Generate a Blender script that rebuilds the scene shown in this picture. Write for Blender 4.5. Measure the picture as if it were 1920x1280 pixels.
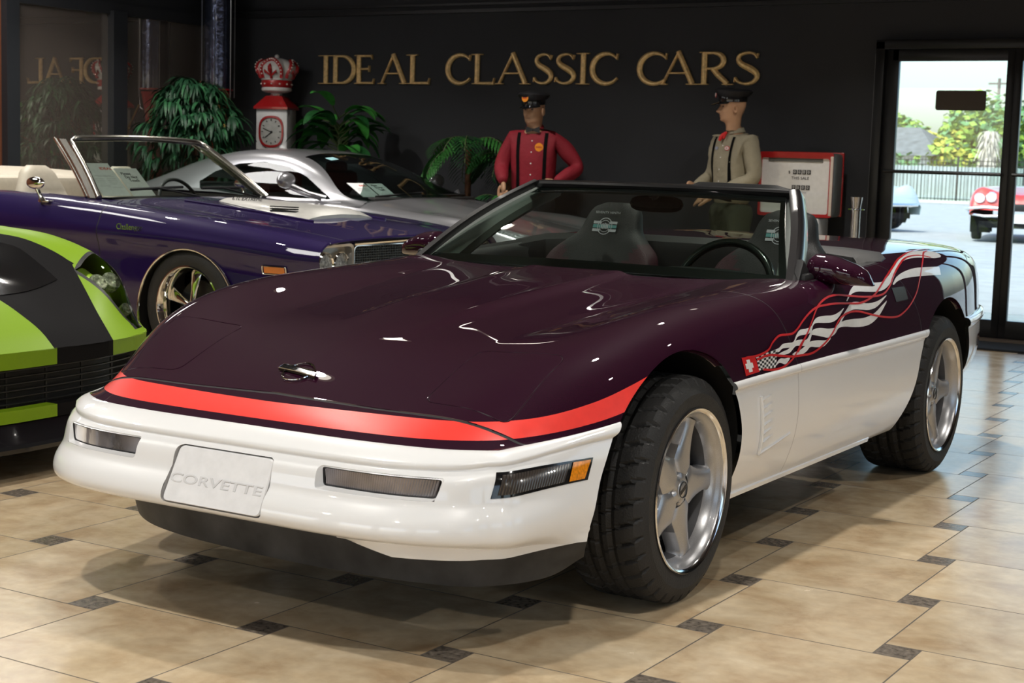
import bpy, bmesh, math, random
import numpy as np
from mathutils import Vector, Matrix
from mathutils.bvhtree import BVHTree
for _o in list(bpy.data.objects): bpy.data.objects.remove(_o)
SC = bpy.context.scene
COL = SC.collection
PI = math.pi

# ---------------------------------------------------------------- camera
CAMPOS = Vector((2.7092, -4.0407, 1.2449))
YAW, PITCH, ROLL, FPX = .5429, .1155, .0299, 2975.6
def _axes():
    cy, sy = math.cos(YAW), math.sin(YAW)
    f = Vector((-sy*math.cos(PITCH), cy*math.cos(PITCH), -math.sin(PITCH)))
    r0 = Vector((cy, sy, 0)); u0 = r0.cross(f)
    r = r0*math.cos(ROLL)+u0*math.sin(ROLL); u = -r0*math.sin(ROLL)+u0*math.cos(ROLL)
    return r, u, f
_r, _u, _f = _axes()
cam_data = bpy.data.cameras.new('camera'); cam = bpy.data.objects.new('camera', cam_data); COL.objects.link(cam)
cam.matrix_world = Matrix(((_r.x, _u.x, -_f.x, CAMPOS.x), (_r.y, _u.y, -_f.y, CAMPOS.y), (_r.z, _u.z, -_f.z, CAMPOS.z), (0, 0, 0, 1)))
cam_data.sensor_width = 36; cam_data.lens = FPX*36/1920; cam_data.clip_end = 300
cam_data.dof.use_dof = True; cam_data.dof.focus_distance = 4.9; cam_data.dof.aperture_fstop = 9
SC.camera = cam

# ---------------------------------------------------------------- world, sun, big lights, exposure
wd = bpy.data.worlds.new('world'); SC.world = wd; wd.use_nodes = True
wn = wd.node_tree.nodes; wl = wd.node_tree.links; wn.clear()
wo = wn.new('ShaderNodeOutputWorld'); wb = wn.new('ShaderNodeBackground'); sk = wn.new('ShaderNodeTexSky')
sk.sky_type = 'NISHITA'; sk.sun_disc = False; sk.sun_elevation = math.radians(52); sk.sun_rotation = math.radians(200); sk.air_density = 1.0; sk.dust_density = 2.5
wb.inputs['Strength'].default_value = .42
wl.new(sk.outputs[0], wb.inputs[0]); wl.new(wb.outputs[0], wo.inputs[0])
sun_d = bpy.data.lights.new('sun', 'SUN'); sun_d.energy = 5.5; sun_d.angle = math.radians(.6); sun_d.color = (1, .95, .86)
sun = bpy.data.objects.new('sun', sun_d); COL.objects.link(sun); sun.rotation_euler = (math.radians(35), math.radians(12), math.radians(-25))
SC.view_settings.view_transform = 'Standard'; SC.view_settings.look = 'None'; SC.view_settings.gamma = 1
SC.view_settings.use_curve_mapping = False; SC.view_settings.exposure = 0.0
def area_light(name, loc, size, energy, color=(1, 1, 1), rot=(0, 0, 0)):
    d = bpy.data.lights.new(name, 'AREA'); d.shape = 'RECTANGLE'; d.size, d.size_y = size; d.energy = energy; d.color = color
    o = bpy.data.objects.new(name, d); COL.objects.link(o); o.location = loc; o.rotation_euler = rot; return o
LAMPS = [(-6.2, 5.6), (-3.6, 5.6), (-1.0, 5.6), (-5.6, 3.2), (-2.8, 3.2), (.0, 3.2), (2.8, 3.2), (-4.6, .7), (-1.9, .7), (.8, .7), (3.4, .7), (-3.4, -1.8), (-.7, -1.8), (2.0, -1.8), (4.6, -1.8), (-2.2, -4.4), (.6, -4.4), (3.4, -4.4)]
LAMPZ = 3.16
PANELS = [(-6.5, 1.7, 0), (-4.4, -.7, 0), (-6.9, 4.3, 0)]
for _x, _y, _r in PANELS:
    _o = area_light('panel_light', (_x, _y, 3.135), (1.15, .55), 30, (1, .98, .95), (0, 0, _r))
for _i, (_x, _y) in enumerate(LAMPS):
    _d = bpy.data.lights.new('downlight_beam', 'AREA'); _d.shape = 'DISK'; _d.size = .13; _d.energy = 29; _d.color = (1, .955, .88); _d.spread = math.radians(125)
    _o = bpy.data.objects.new('downlight_beam', _d); COL.objects.link(_o); _o.location = (_x, _y, LAMPZ-.012)


# ---------------------------------------------------------------- object helpers
def link(o): COL.objects.link(o); return o
def thing(name, label, cat, loc=(0, 0, 0), rz=0, group=None, scale=None):
    o = bpy.data.objects.new(name, None); link(o); o.empty_display_size = .1
    o.location = loc; o.rotation_euler = (0, 0, rz); o['label'] = label; o['category'] = cat
    if group: o['group'] = group
    return o
def tag(o, label, cat, group=None):
    o['label'] = label; o['category'] = cat
    if group: o['group'] = group
    return o
def struct(o): o['kind'] = 'structure'; return o
def copy_tree(o, parent=None):
    c = o.copy(); link(c)
    if parent is not None: c.parent = parent
    for ch in list(o.children): copy_tree(ch, c)
    return c
def mobj(name, verts, faces, mats, parent=None, smooth=True, angle=40, mi=None, label=None, normals=None):
    me = bpy.data.meshes.new(name)
    me.from_pydata([tuple(float(c) for c in v) for v in verts], [], [tuple(int(i) for i in f) for f in faces])
    if not isinstance(mats, (list, tuple)): mats = [mats]
    for m in mats: me.materials.append(m)
    if mi is not None:
        me.polygons.foreach_set('material_index', np.array(mi, dtype=np.int32))
    if smooth:
        me.polygons.foreach_set('use_smooth', np.ones(len(me.polygons), dtype=bool))
        if angle is not None and normals is None:
            try: me.set_sharp_from_angle(angle=math.radians(angle))
            except Exception: pass
    me.update()
    if normals is not None: me.normals_split_custom_set_from_vertices([tuple(n) for n in normals])
    o = bpy.data.objects.new(name, me); link(o)
    if parent is not None: o.parent = parent
    if label: o['label'] = label
    return o
class MB:
    """collects shapes into one mesh"""
    def __init__(s): s.v = []; s.f = []; s.m = []
    def add(s, v, f, m=0, M=None):
        b = len(s.v)
        if M is not None: v = [M @ Vector(p) for p in v]
        s.v += [tuple(p) for p in v]; s.f += [[i+b for i in q] for q in f]; s.m += [m]*len(f); return s
    def box(s, c, d, rz=0, m=0, bev=0, M=None):
        bm = bmesh.new(); bmesh.ops.create_cube(bm, size=1)
        for v in bm.verts: v.co = Vector((v.co.x*d[0], v.co.y*d[1], v.co.z*d[2]))
        if bev: bmesh.ops.bevel(bm, geom=bm.edges[:], offset=bev, segments=2, affect='EDGES', profile=.5)
        R = Matrix.Translation(c) @ Matrix.Rotation(rz, 4, 'Z')
        if M is not None: R = M @ R
        return s.bm(bm, m, R)
    def bm(s, bm, m=0, M=None):
        bm.verts.ensure_lookup_table(); b = len(s.v)
        for i, v in enumerate(bm.verts): v.index = i; s.v.append(tuple(M @ v.co if M is not None else v.co))
        for f in bm.faces: s.f.append([v.index+b for v in f.verts]); s.m.append(m)
        bm.free(); return s
    def tube(s, pts, r, n=10, m=0, close=False, cap=True, flat=1.0, M=None):
        pts = [Vector(p) for p in pts]; N = len(pts)
        if not hasattr(r, '__len__'): r = [r]*N
        T = []
        for i in range(N):
            if close: t = pts[(i+1) % N]-pts[i-1]
            else: t = pts[min(i+1, N-1)]-pts[max(i-1, 0)]
            T.append(t.normalized())
        ref = Vector((0, 0, 1)) if abs(T[0].z) < .9 else Vector((1, 0, 0))
        nrm = (ref-T[0]*ref.dot(T[0])).normalized(); v = []; f = []
        for i in range(N):
            nrm = (nrm-T[i]*nrm.dot(T[i])).normalized(); bn = T[i].cross(nrm)
            for k in range(n):
                a = 2*PI*k/n; v.append(pts[i]+nrm*math.cos(a)*r[i]+bn*math.sin(a)*r[i]*flat)
        for i in range(N if close else N-1):
            for k in range(n):
                a = i*n+k; b = i*n+(k+1) % n; j = (i+1) % N; f.append([a, b, j*n+(k+1) % n, j*n+k])
        if cap and not close: f.append(list(range(n))[::-1]); f.append([(N-1)*n+k for k in range(n)])
        return s.add(v, f, m, M)
    def lathe(s, prof, n=32, m=0, axis='Z', M=None, cap=False, arc=None):
        """prof: (r, h) list"""
        v = []; f = []; K = len(prof); full = arc is None; nn = n if full else n+1
        for i in range(nn):
            a = 2*PI*i/n if full else arc[0]+(arc[1]-arc[0])*i/n
            for r, h in prof:
                if axis == 'Z': v.append((r*math.cos(a), r*math.sin(a), h))
                else: v.append((h, r*math.cos(a), r*math.sin(a)))
        for i in range(n):
            j = (i+1) % n if full else i+1
            for k in range(K-1): f.append([i*K+k, j*K+k, j*K+k+1, i*K+k+1])
        if cap:
            f.append([i*K for i in range(nn)][::-1]); f.append([i*K+K-1 for i in range(nn)])
        return s.add(v, f, m, M)
    def grid(s, P, m=0, closeu=False, closev=False, M=None):
        U = len(P); V = len(P[0]); v = [p for row in P for p in row]; f = []
        for i in range(U if closeu else U-1):
            for k in range(V if closev else V-1):
                i2 = (i+1) % U; k2 = (k+1) % V; f.append([i*V+k, i2*V+k, i2*V+k2, i*V+k2])
        return s.add(v, f, m, M)
    def prism(s, poly, h0, h1, m=0, bev=0, M=None, seg=2):
        """polygon in XY extruded h0..h1"""
        bm = bmesh.new(); vs = [bm.verts.new((p[0], p[1], h0)) for p in poly]; fc = bm.faces.new(vs)
        r = bmesh.ops.extrude_face_region(bm, geom=[fc]); tv = [g for g in r['geom'] if isinstance(g, bmesh.types.BMVert)]
        for v in tv: v.co.z = h1
        bmesh.ops.recalc_face_normals(bm, faces=bm.faces[:])
        if bev:
            ed = [e for e in bm.edges if abs(e.verts[0].co.z-h1) < 1e-6 and abs(e.verts[1].co.z-h1) < 1e-6]
            bmesh.ops.bevel(bm, geom=ed, offset=bev, segments=seg, affect='EDGES', profile=.5)
        bmesh.ops.triangulate(bm, faces=[f for f in bm.faces if len(f.verts) > 4])
        return s.bm(bm, m, M)
    def sphere(s, c, r, n=16, m=0, M=None):
        if not hasattr(r, '__len__'): r = (r, r, r)
        bm = bmesh.new(); bmesh.ops.create_uvsphere(bm, u_segments=n, v_segments=max(6, n*2//3), radius=1)
        R = Matrix.Translation(c) @ Matrix.Diagonal((r[0], r[1], r[2], 1))
        return s.bm(bm, m, (M @ R) if M is not None else R)
    def build(s, name, mats, parent=None, smooth=True, angle=40, label=None):
        return mobj(name, s.v, s.f, mats, parent, smooth, angle, mi=s.m, label=label)
def cr(P, n, closed=False):
    """Catmull-Rom resample: n segments per span"""
    P = [np.array(p, float) for p in P]; N = len(P); out = []
    for i in range(N if closed else N-1):
        if closed: p0, p1, p2, p3 = P[i-1], P[i], P[(i+1) % N], P[(i+2) % N]
        else:
            p1, p2 = P[i], P[i+1]; p0 = P[i-1] if i > 0 else 2*p1-p2; p3 = P[i+2] if i+2 < N else 2*p2-p1
        for k in range(n):
            t = k/n; out.append(.5*((2*p1)+(-p0+p2)*t+(2*p0-5*p1+4*p2-p3)*t*t+(-p0+3*p1-3*p2+p3)*t**3))
    if not closed: out.append(P[-1])
    return out
def pch(xs, ys):
    """monotone cubic (pchip) interpolator; ys may be vectors"""
    xs = np.array(xs, float); ys = np.array(ys, float); h = np.diff(xs); sh = (-1,)+(1,)*(ys.ndim-1)
    d = np.diff(ys, axis=0)/h.reshape(sh); m = np.zeros_like(ys)
    for i in range(1, len(xs)-1):
        w1 = 2*h[i]+h[i-1]; w2 = h[i]+2*h[i-1]
        with np.errstate(divide='ignore', invalid='ignore'):
            mm = (w1+w2)/(w1/d[i-1]+w2/d[i])
        m[i] = np.where(d[i-1]*d[i] > 0, np.nan_to_num(mm), 0)
    m[0] = d[0]; m[-1] = d[-1]
    def f(x):
        x = min(max(x, xs[0]), xs[-1]); i = int(min(max(np.searchsorted(xs, x)-1, 0), len(xs)-2))
        t = (x-xs[i])/h[i]
        return (2*t**3-3*t*t+1)*ys[i]+(t**3-2*t*t+t)*h[i]*m[i]+(-2*t**3+3*t*t)*ys[i+1]+(t**3-t*t)*h[i]*m[i+1]
    return f
def crf(xs, ys):
    """C1 Catmull-Rom (finite difference) interpolator for smooth body curves; ys may be vectors"""
    xs = np.array(xs, float); ys = np.array(ys, float); h = np.diff(xs); sh = (-1,)+(1,)*(ys.ndim-1)
    d = np.diff(ys, axis=0)/h.reshape(sh); m = np.zeros_like(ys)
    for i in range(1, len(xs)-1): m[i] = (d[i-1]*h[i]+d[i]*h[i-1])/(h[i]+h[i-1])
    m[0] = d[0]; m[-1] = d[-1]
    def f(x):
        x = min(max(x, xs[0]), xs[-1]); i = int(min(max(np.searchsorted(xs, x)-1, 0), len(xs)-2))
        t = (x-xs[i])/h[i]
        return (2*t**3-3*t*t+1)*ys[i]+(t**3-2*t*t+t)*h[i]*m[i]+(-2*t**3+3*t*t)*ys[i+1]+(t**3-t*t)*h[i]*m[i+1]
    return f
def inpoly(poly):
    """signed distance to a 2D polygon, positive inside (scalar function)"""
    P = np.array(poly, float); Q = np.roll(P, -1, axis=0)
    def f(a, b):
        p = np.array((a, b)); e = Q-P; w = p-P
        t = np.clip((w*e).sum(1)/np.maximum((e*e).sum(1), 1e-12), 0, 1); dd = np.sqrt((((w-e*t[:, None]))**2).sum(1).min())
        c = ((P[:, 1] <= b) & (Q[:, 1] > b)) | ((Q[:, 1] <= b) & (P[:, 1] > b))
        with np.errstate(divide='ignore', invalid='ignore'):
            xi = P[:, 0]+(b-P[:, 1])/(Q[:, 1]-P[:, 1])*(Q[:, 0]-P[:, 0])
        ins = (c & (a < xi)).sum() % 2 == 1
        return dd if ins else -dd
    return f
class SM:
    """surface mesh that can be cut along implicit functions and tagged"""
    def __init__(s, v, f): s.v = [np.array(p, float) for p in v]; s.f = [list(q) for q in f]; s.t = ['']*len(f); s.n = None
    def calc_normals(s):
        n = np.zeros((len(s.v), 3)); V = np.array(s.v)
        for q in s.f:
            for a in range(1, len(q)-1):
                c = np.cross(V[q[a]]-V[q[0]], V[q[a+1]]-V[q[0]])
                for i in (q[0], q[a], q[a+1]): n[i] += c
        s.n = [x/max(np.linalg.norm(x), 1e-12) for x in n]
    def cut(s, fn, tags=None, region=None):
        """insert the line fn=0; fn(p)->float; region(p)->bool limits where"""
        val = {}
        def V(i):
            if i not in val:
                x = fn(s.v[i]); val[i] = x if abs(x) > 1e-7 else 1e-7
            return val[i]
        cache = {}; nf = []; nt = []
        for q, t in zip(s.f, s.t):
            if (tags is not None and t not in tags) or (region is not None and not region(s.v[q[0]])): nf.append(q); nt.append(t); continue
            sg = [V(i) > 0 for i in q]
            if all(sg) or not any(sg): nf.append(q); nt.append(t); continue
            A = []; B = []; N = len(q)
            for k in range(N):
                i, j = q[k], q[(k+1) % N]; (A if sg[k] else B).append(i)
                if sg[k] != sg[(k+1) % N]:
                    key = (min(i, j), max(i, j))
                    if key not in cache:
                        a, b = key; lo, hi = 0., 1.; fa = V(a)
                        x0, x1 = V(a), V(b); w = x0/(x0-x1); pm = s.v[a]*(1-w)+s.v[b]*w
                        fm = fn(pm)
                        for _ in range(4):
                            if (fm > 0) == (x0 > 0): lo = w; x0 = fm
                            else: hi = w; x1 = fm
                            w = .5*(lo+hi) if abs(x0-x1) < 1e-12 else lo+(hi-lo)*x0/(x0-x1)
                            pm = s.v[a]*(1-w)+s.v[b]*w; fm = fn(pm)
                            if abs(fm) < 1e-5: break
                        cache[key] = len(s.v); s.v.append(pm)
                        if s.n is not None:
                            nn = s.n[a]*(1-w)+s.n[b]*w; s.n.append(nn/max(np.linalg.norm(nn), 1e-9))
                    A.append(cache[key]); B.append(cache[key])
            for Pq in (A, B):
                if len(Pq) >= 3: nf.append(Pq); nt.append(t)
        s.f = nf; s.t = nt
    def cen(s, q): return sum(s.v[i] for i in q)/len(q)
    def settag(s, pred, tagname, tags=None):
        for k, q in enumerate(s.f):
            if tags is not None and s.t[k] not in tags: continue
            if pred(s.cen(q)): s.t[k] = tagname
    def extract(s, name, tagmats, parent, both=True, label=None, side=0):
        """tagmats: {tag: material}; mirrored to -x when both"""
        mats = []; vi = {}; V = []; N = []; F = []; MI = []
        for q, t in zip(s.f, s.t):
            if t not in tagmats: continue
            m = tagmats[t]
            if m not in mats: mats.append(m)
            g = []
            for i in q:
                if i not in vi: vi[i] = len(V); V.append(s.v[i]); N.append(s.n[i] if s.n else None)
                g.append(vi[i])
            F.append(g); MI.append(mats.index(m))
        if side > 0: both = False
        if side < 0:
            V = [p*[-1, 1, 1] for p in V]; N = [n*[-1, 1, 1] if n is not None else None for n in N]; F = [f[::-1] for f in F]; both = False
        if both:
            b = len(V); K = len(F); sl = [i for i in range(b) if abs(V[i][0]) < 1e-6]; mp = {}
            for i in range(b):
                if abs(V[i][0]) < 1e-6: mp[i] = i
                else: mp[i] = len(V); V.append(V[i]*[-1, 1, 1]); N.append(N[i]*[-1, 1, 1] if N[i] is not None else None)
            for i in sl:
                if N[i] is not None: n = N[i].copy(); n[0] = 0; N[i] = n/np.linalg.norm(n)
            for k in range(K): F.append([mp[i] for i in F[k]][::-1]); MI.append(MI[k])
        return mobj(name, V, F, mats, parent, True, None, mi=MI, label=label, normals=N if s.n else None)

# ---------------------------------------------------------------- materials
_mc = {}
def mat(name, col=(.5, .5, .5), rough=.5, metal=0, coat=0, coat_rough=.02, spec=.5, emit=None, estr=1, noise=None, bump=None, trans=0, ior=1.45, alpha=1, sheen=0):
    """Principled material. noise=(scale, amount, detail): brightness mottling; bump=(scale, strength)"""
    if name in _mc: return _mc[name]
    m = bpy.data.materials.new(name); m.use_nodes = True; nt = m.node_tree; b = nt.nodes['Principled BSDF']
    b.inputs['Base Color'].default_value = (*col, 1); b.inputs['Roughness'].default_value = rough; b.inputs['Metallic'].default_value = metal
    b.inputs['Coat Weight'].default_value = coat; b.inputs['Coat Roughness'].default_value = coat_rough
    b.inputs['Specular IOR Level'].default_value = spec; b.inputs['IOR'].default_value = ior
    b.inputs['Transmission Weight'].default_value = trans; b.inputs['Alpha'].default_value = alpha
    if sheen: b.inputs['Sheen Weight'].default_value = sheen
    if emit: b.inputs['Emission Color'].default_value = (*emit, 1); b.inputs['Emission Strength'].default_value = estr
    tc = nt.nodes.new('ShaderNodeTexCoord')
    n = noise or (30, .06, 3)
    tx = nt.nodes.new('ShaderNodeTexNoise'); tx.inputs['Scale'].default_value = n[0]; tx.inputs['Detail'].default_value = n[2]
    nt.links.new(tc.outputs['Object'], tx.inputs['Vector'])
    mr = nt.nodes.new('ShaderNodeMapRange'); mr.inputs['From Min'].default_value = .25; mr.inputs['From Max'].default_value = .75
    mr.inputs['To Min'].default_value = 1-n[1]; mr.inputs['To Max'].default_value = 1+n[1]
    nt.links.new(tx.outputs['Fac'], mr.inputs['Value'])
    mx = nt.nodes.new('ShaderNodeVectorMath'); mx.operation = 'SCALE'; mx.inputs[0].default_value = col
    nt.links.new(mr.outputs[0], mx.inputs['Scale']); nt.links.new(mx.outputs[0], b.inputs['Base Color'])
    if bump:
        t2 = nt.nodes.new('ShaderNodeTexNoise'); t2.inputs['Scale'].default_value = bump[0]; t2.inputs['Detail'].default_value = 4
        nt.links.new(tc.outputs['Object'], t2.inputs['Vector']); bp = nt.nodes.new('ShaderNodeBump'); bp.inputs['Strength'].default_value = bump[1]
        bp.inputs['Distance'].default_value = .01
        nt.links.new(t2.outputs['Fac'], bp.inputs['Height']); nt.links.new(bp.outputs[0], b.inputs['Normal'])
    _mc[name] = m; return m
def glass(name, tint=(.8, .9, .85), refl=1.0, ior=1.45, rough=0):
    if name in _mc: return _mc[name]
    m = bpy.data.materials.new(name); m.use_nodes = True; nt = m.node_tree; nt.nodes.clear()
    o = nt.nodes.new('ShaderNodeOutputMaterial'); t = nt.nodes.new('ShaderNodeBsdfTransparent'); g = nt.nodes.new('ShaderNodeBsdfGlossy')
    fr = nt.nodes.new('ShaderNodeFresnel'); fr.inputs[0].default_value = ior; mx = nt.nodes.new('ShaderNodeMixShader')
    t.inputs[0].default_value = (*tint, 1); g.inputs['Roughness'].default_value = rough; g.inputs[0].default_value = (refl, refl, refl, 1)
    nt.links.new(fr.outputs[0], mx.inputs[0]); nt.links.new(t.outputs[0], mx.inputs[1]); nt.links.new(g.outputs[0], mx.inputs[2]); nt.links.new(mx.outputs[0], o.inputs[0])
    _mc[name] = m; return m
_fonts = {}
def text_mesh(s, size=1, ext=0, font=None, bevel=0, spacing=1):
    c = bpy.data.curves.new('t', 'FONT'); c.body = s; c.size = size; c.extrude = ext; c.bevel_depth = bevel; c.space_character = spacing
    c.align_x = 'CENTER'; c.align_y = 'CENTER'; c.resolution_u = 4
    o = bpy.data.objects.new('t', c); link(o); dg = bpy.context.evaluated_depsgraph_get(); me = bpy.data.meshes.new_from_object(o.evaluated_get(dg))
    v = [tuple(p.co) for p in me.vertices]; f = [list(p.vertices) for p in me.polygons]
    bpy.data.objects.remove(o); bpy.data.curves.remove(c); bpy.data.meshes.remove(me); return v, f
def text_obj(name, s, size, mt, parent, M, ext=0, sx=1, bold=0):
    v, f = text_mesh(s, size, ext, bevel=bold)
    v = [M @ Vector((p[0]*sx, p[1], p[2])) for p in v]
    return mobj(name, v, f, mt, parent, False)
def frame(o, x, z):
    """matrix with local X along x, Z along z"""
    x = Vector(x).normalized(); z = Vector(z); z = (z-x*z.dot(x)).normalized(); y = z.cross(x)
    return Matrix(((x.x, y.x, z.x, o[0]), (x.y, y.y, z.y, o[1]), (x.z, y.z, z.z, o[2]), (0, 0, 0, 1)))
def floor_mat():
    m = bpy.data.materials.new('floor_tile'); m.use_nodes = True; nt = m.node_tree; b = nt.nodes['Principled BSDF']; N = nt.nodes.new; L = nt.links.new
    tc = N('ShaderNodeTexCoord'); sep = N('ShaderNodeSeparateXYZ'); L(tc.outputs['Object'], sep.inputs[0])
    def M(op, a, b_=None, c=None):
        n = N('ShaderNodeMath'); n.operation = op
        for i, v in enumerate((a, b_, c)):
            if v is None: continue
            if isinstance(v, (int, float)): n.inputs[i].default_value = v
            else: L(v, n.inputs[i])
        return n.outputs[0]
    # tile axes frame rotated TA from world X; pythagorean tiling: big A, small B
    A, B, TA, OX, OY = (.5145, .0985, .003, -.5396, -.4832)
    ca, sa = math.cos(TA), math.sin(TA)
    x = M('SUBTRACT', sep.outputs[0], OX); y = M('SUBTRACT', sep.outputs[1], OY)
    X = M('ADD', M('MULTIPLY', x, ca), M('MULTIPLY', y, sa)); Y = M('SUBTRACT', M('MULTIPLY', y, ca), M('MULTIPLY', x, sa))
    # lattice u=(A,B) v=(-B,A): coordinates
    D = A*A+B*B
    i_ = M('ADD', M('MULTIPLY', X, A/D), M('MULTIPLY', Y, B/D)); j_ = M('ADD', M('MULTIPLY', X, -B/D), M('MULTIPLY', Y, A/D))
    g = .0022; masks = []; small = None; idx = None
    fi = M('FLOOR', i_); fj = M('FLOOR', j_); bigs = []
    # small tile occupies [0,B]x[0,B] at lattice point (with centre at origin shift), big [B,B+A]x[0,A]
    for a in (0, 1, 2):
        for c in (-1, 0, 1):
            ci = M('ADD', fi, float(a)); cj = M('ADD', fj, float(c))
            px = M('SUBTRACT', X, M('SUBTRACT', M('MULTIPLY', ci, A), M('MULTIPLY', cj, B)))
            py = M('SUBTRACT', Y, M('ADD', M('MULTIPLY', ci, B), M('MULTIPLY', cj, A)))
            def inside(x0, x1, y0, y1):
                u = M('MINIMUM', M('SUBTRACT', px, x0), M('SUBTRACT', x1, px)); v = M('MINIMUM', M('SUBTRACT', py, y0), M('SUBTRACT', y1, py))
                return M('MINIMUM', u, v)
            sm_ = M('GREATER_THAN', inside(-B/2, B/2, -B/2, B/2), g); bg = M('GREATER_THAN', inside(-A-B/2, -B/2, -B/2, A-B/2), g)
            small = sm_ if small is None else M('MAXIMUM', small, sm_)
            h = M('FRACT', M('MULTIPLY', M('SINE', M('ADD', M('MULTIPLY', ci, 12.9898), M('MULTIPLY', cj, 78.233))), 43758.5))
            hb = M('MULTIPLY', bg, h); bigs.append((bg, hb))
    big = bigs[0][0]; hh = bigs[0][1]
    for a, c in bigs[1:]: big = M('MAXIMUM', big, a); hh = M('MAXIMUM', hh, c)
    n1 = N('ShaderNodeTexNoise'); n1.inputs['Scale'].default_value = 4.5; n1.inputs['Detail'].default_value = 9; n1.inputs['Roughness'].default_value = .62; n1.inputs['Distortion'].default_value = .35
    off = N('ShaderNodeCombineXYZ'); L(M('MULTIPLY', hh, 37.0), off.inputs[2]); va = N('ShaderNodeVectorMath'); va.operation = 'ADD'; L(tc.outputs['Object'], va.inputs[0]); L(off.outputs[0], va.inputs[1]); L(va.outputs[0], n1.inputs['Vector'])
    cr_ = N('ShaderNodeValToRGB'); e = cr_.color_ramp.elements; e[0].position = .30; e[0].color = (.37, .255, .145, 1); e[1].position = .72; e[1].color = (.58, .475, .33, 1)
    e2 = e.new(.52); e2.color = (.50, .39, .25, 1); L(n1.outputs['Fac'], cr_.inputs[0])
    n2 = N('ShaderNodeTexNoise'); n2.inputs['Scale'].default_value = 22; n2.inputs['Detail'].default_value = 6; L(va.outputs[0], n2.inputs['Vector'])
    mr = N('ShaderNodeMapRange'); L(n2.outputs['Fac'], mr.inputs[0]); mr.inputs[1].default_value = .3; mr.inputs[2].default_value = .7; mr.inputs[3].default_value = .90; mr.inputs[4].default_value = 1.06
    tv = M('MULTIPLY', mr.outputs[0], M('ADD', M('MULTIPLY', hh, .14), .93))
    sc = N('ShaderNodeVectorMath'); sc.operation = 'SCALE'; L(cr_.outputs[0], sc.inputs[0]); L(tv, sc.inputs['Scale'])
    n3 = N('ShaderNodeTexNoise'); n3.inputs['Scale'].default_value = 60; n3.inputs['Detail'].default_value = 5; L(tc.outputs['Object'], n3.inputs['Vector'])
    c3 = N('ShaderNodeValToRGB'); f = c3.color_ramp.elements; f[0].position = .35; f[0].color = (.085, .070, .056, 1); f[1].position = .7; f[1].color = (.21, .175, .14, 1); L(n3.outputs['Fac'], c3.inputs[0])
    m1 = N('ShaderNodeMix'); m1.data_type = 'RGBA'; L(big, m1.inputs['Factor']); m1.inputs['A'].default_value = (.085, .068, .052, 1); L(sc.outputs[0], m1.inputs['B'])
    m2 = N('ShaderNodeMix'); m2.data_type = 'RGBA'; L(small, m2.inputs['Factor']); L(m1.outputs['Result'], m2.inputs['A']); L(c3.outputs[0], m2.inputs['B'])
    L(m2.outputs['Result'], b.inputs['Base Color'])
    rr = M('ADD', M('MULTIPLY', n1.outputs['Fac'], .18), .14); gl = M('MAXIMUM', big, small)
    ro = M('ADD', M('MULTIPLY', gl, rr), M('MULTIPLY', M('SUBTRACT', 1.0, gl), .7)); L(ro, b.inputs['Roughness'])
    bp = N('ShaderNodeBump'); bp.inputs['Strength'].default_value = .25; bp.inputs['Distance'].default_value = .003
    L(M('ADD', gl, M('MULTIPLY', n2.outputs['Fac'], .12)), bp.inputs['Height']); L(bp.outputs[0], b.inputs['Normal'])
    return m
b = MB(); b.add([(-16, -9, 0), (9, -9, 0), (9, 10.2, 0), (-16, 10.2, 0)], [[0, 1, 2, 3]])
struct(b.build('floor', floor_mat(), smooth=False))
def rrect0(c, n=5, r=.03):
    out = []; N = len(c)
    for i in range(N):
        p = np.array(c[i]); a = np.array(c[i-1]); b = np.array(c[(i+1) % N]); da = (a-p)/np.linalg.norm(a-p); db = (b-p)/np.linalg.norm(b-p)
        for k in range(n+1):
            t = k/n; out.append(tuple((p+da*r)*(1-t)**2+2*p*t*(1-t)+(p+db*r)*t*t))
    return out
WY = 7.8; WXL = -7.92; CEIL = 3.2
WALLM = mat('charcoal_wall_paint', (.024, .0255, .030), rough=.75, bump=(140, .25), noise=(2, .08, 3))
BEIGE = mat('warm_beige_wall', (.40, .32, .25), rough=.8, bump=(90, .15))
CEILM = mat('ceiling_paint', (.062, .047, .042), rough=.85)
FRM = mat('black_aluminium', (.010, .010, .011), rough=.32, metal=.3)
def wall_box(name, x0, x1, y0, y1, z0, z1, m):
    b = MB(); b.box(((x0+x1)/2, (y0+y1)/2, (z0+z1)/2), (x1-x0, y1-y0, z1-z0)); return struct(b.build(name, m, smooth=False))
# back wall with the door opening
b = MB()
for (x0, x1, z0, z1) in ((WXL-.2, -1.26, 0, CEIL), (-1.26, 2.50, 2.19, CEIL), (2.50, 8.2, 0, CEIL)):
    b.box(((x0+x1)/2, WY+.1, (z0+z1)/2), (x1-x0, .2, z1-z0))
struct(b.build('wall_back', WALLM, smooth=False))
b = MB(); b.box((WXL-.1, -.5, 2.85), (.2, 16.8, .74)); b.box((WXL-.05, 6.55, 2.46), (.16, 2.6, .10))
struct(b.build('wall_left', WALLM, smooth=False))
b = MB(); b.box((WXL-.1, -1.85, 1.24), (.2, 14.14, 2.48)); struct(b.build('trim_3', mat('terracotta_wall', (.22, .075, .035), rough=.7), smooth=False))
wall_box('ceiling', -8.2, 8.2, -9, 8.0, CEIL, CEIL+.1, CEILM)
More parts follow.
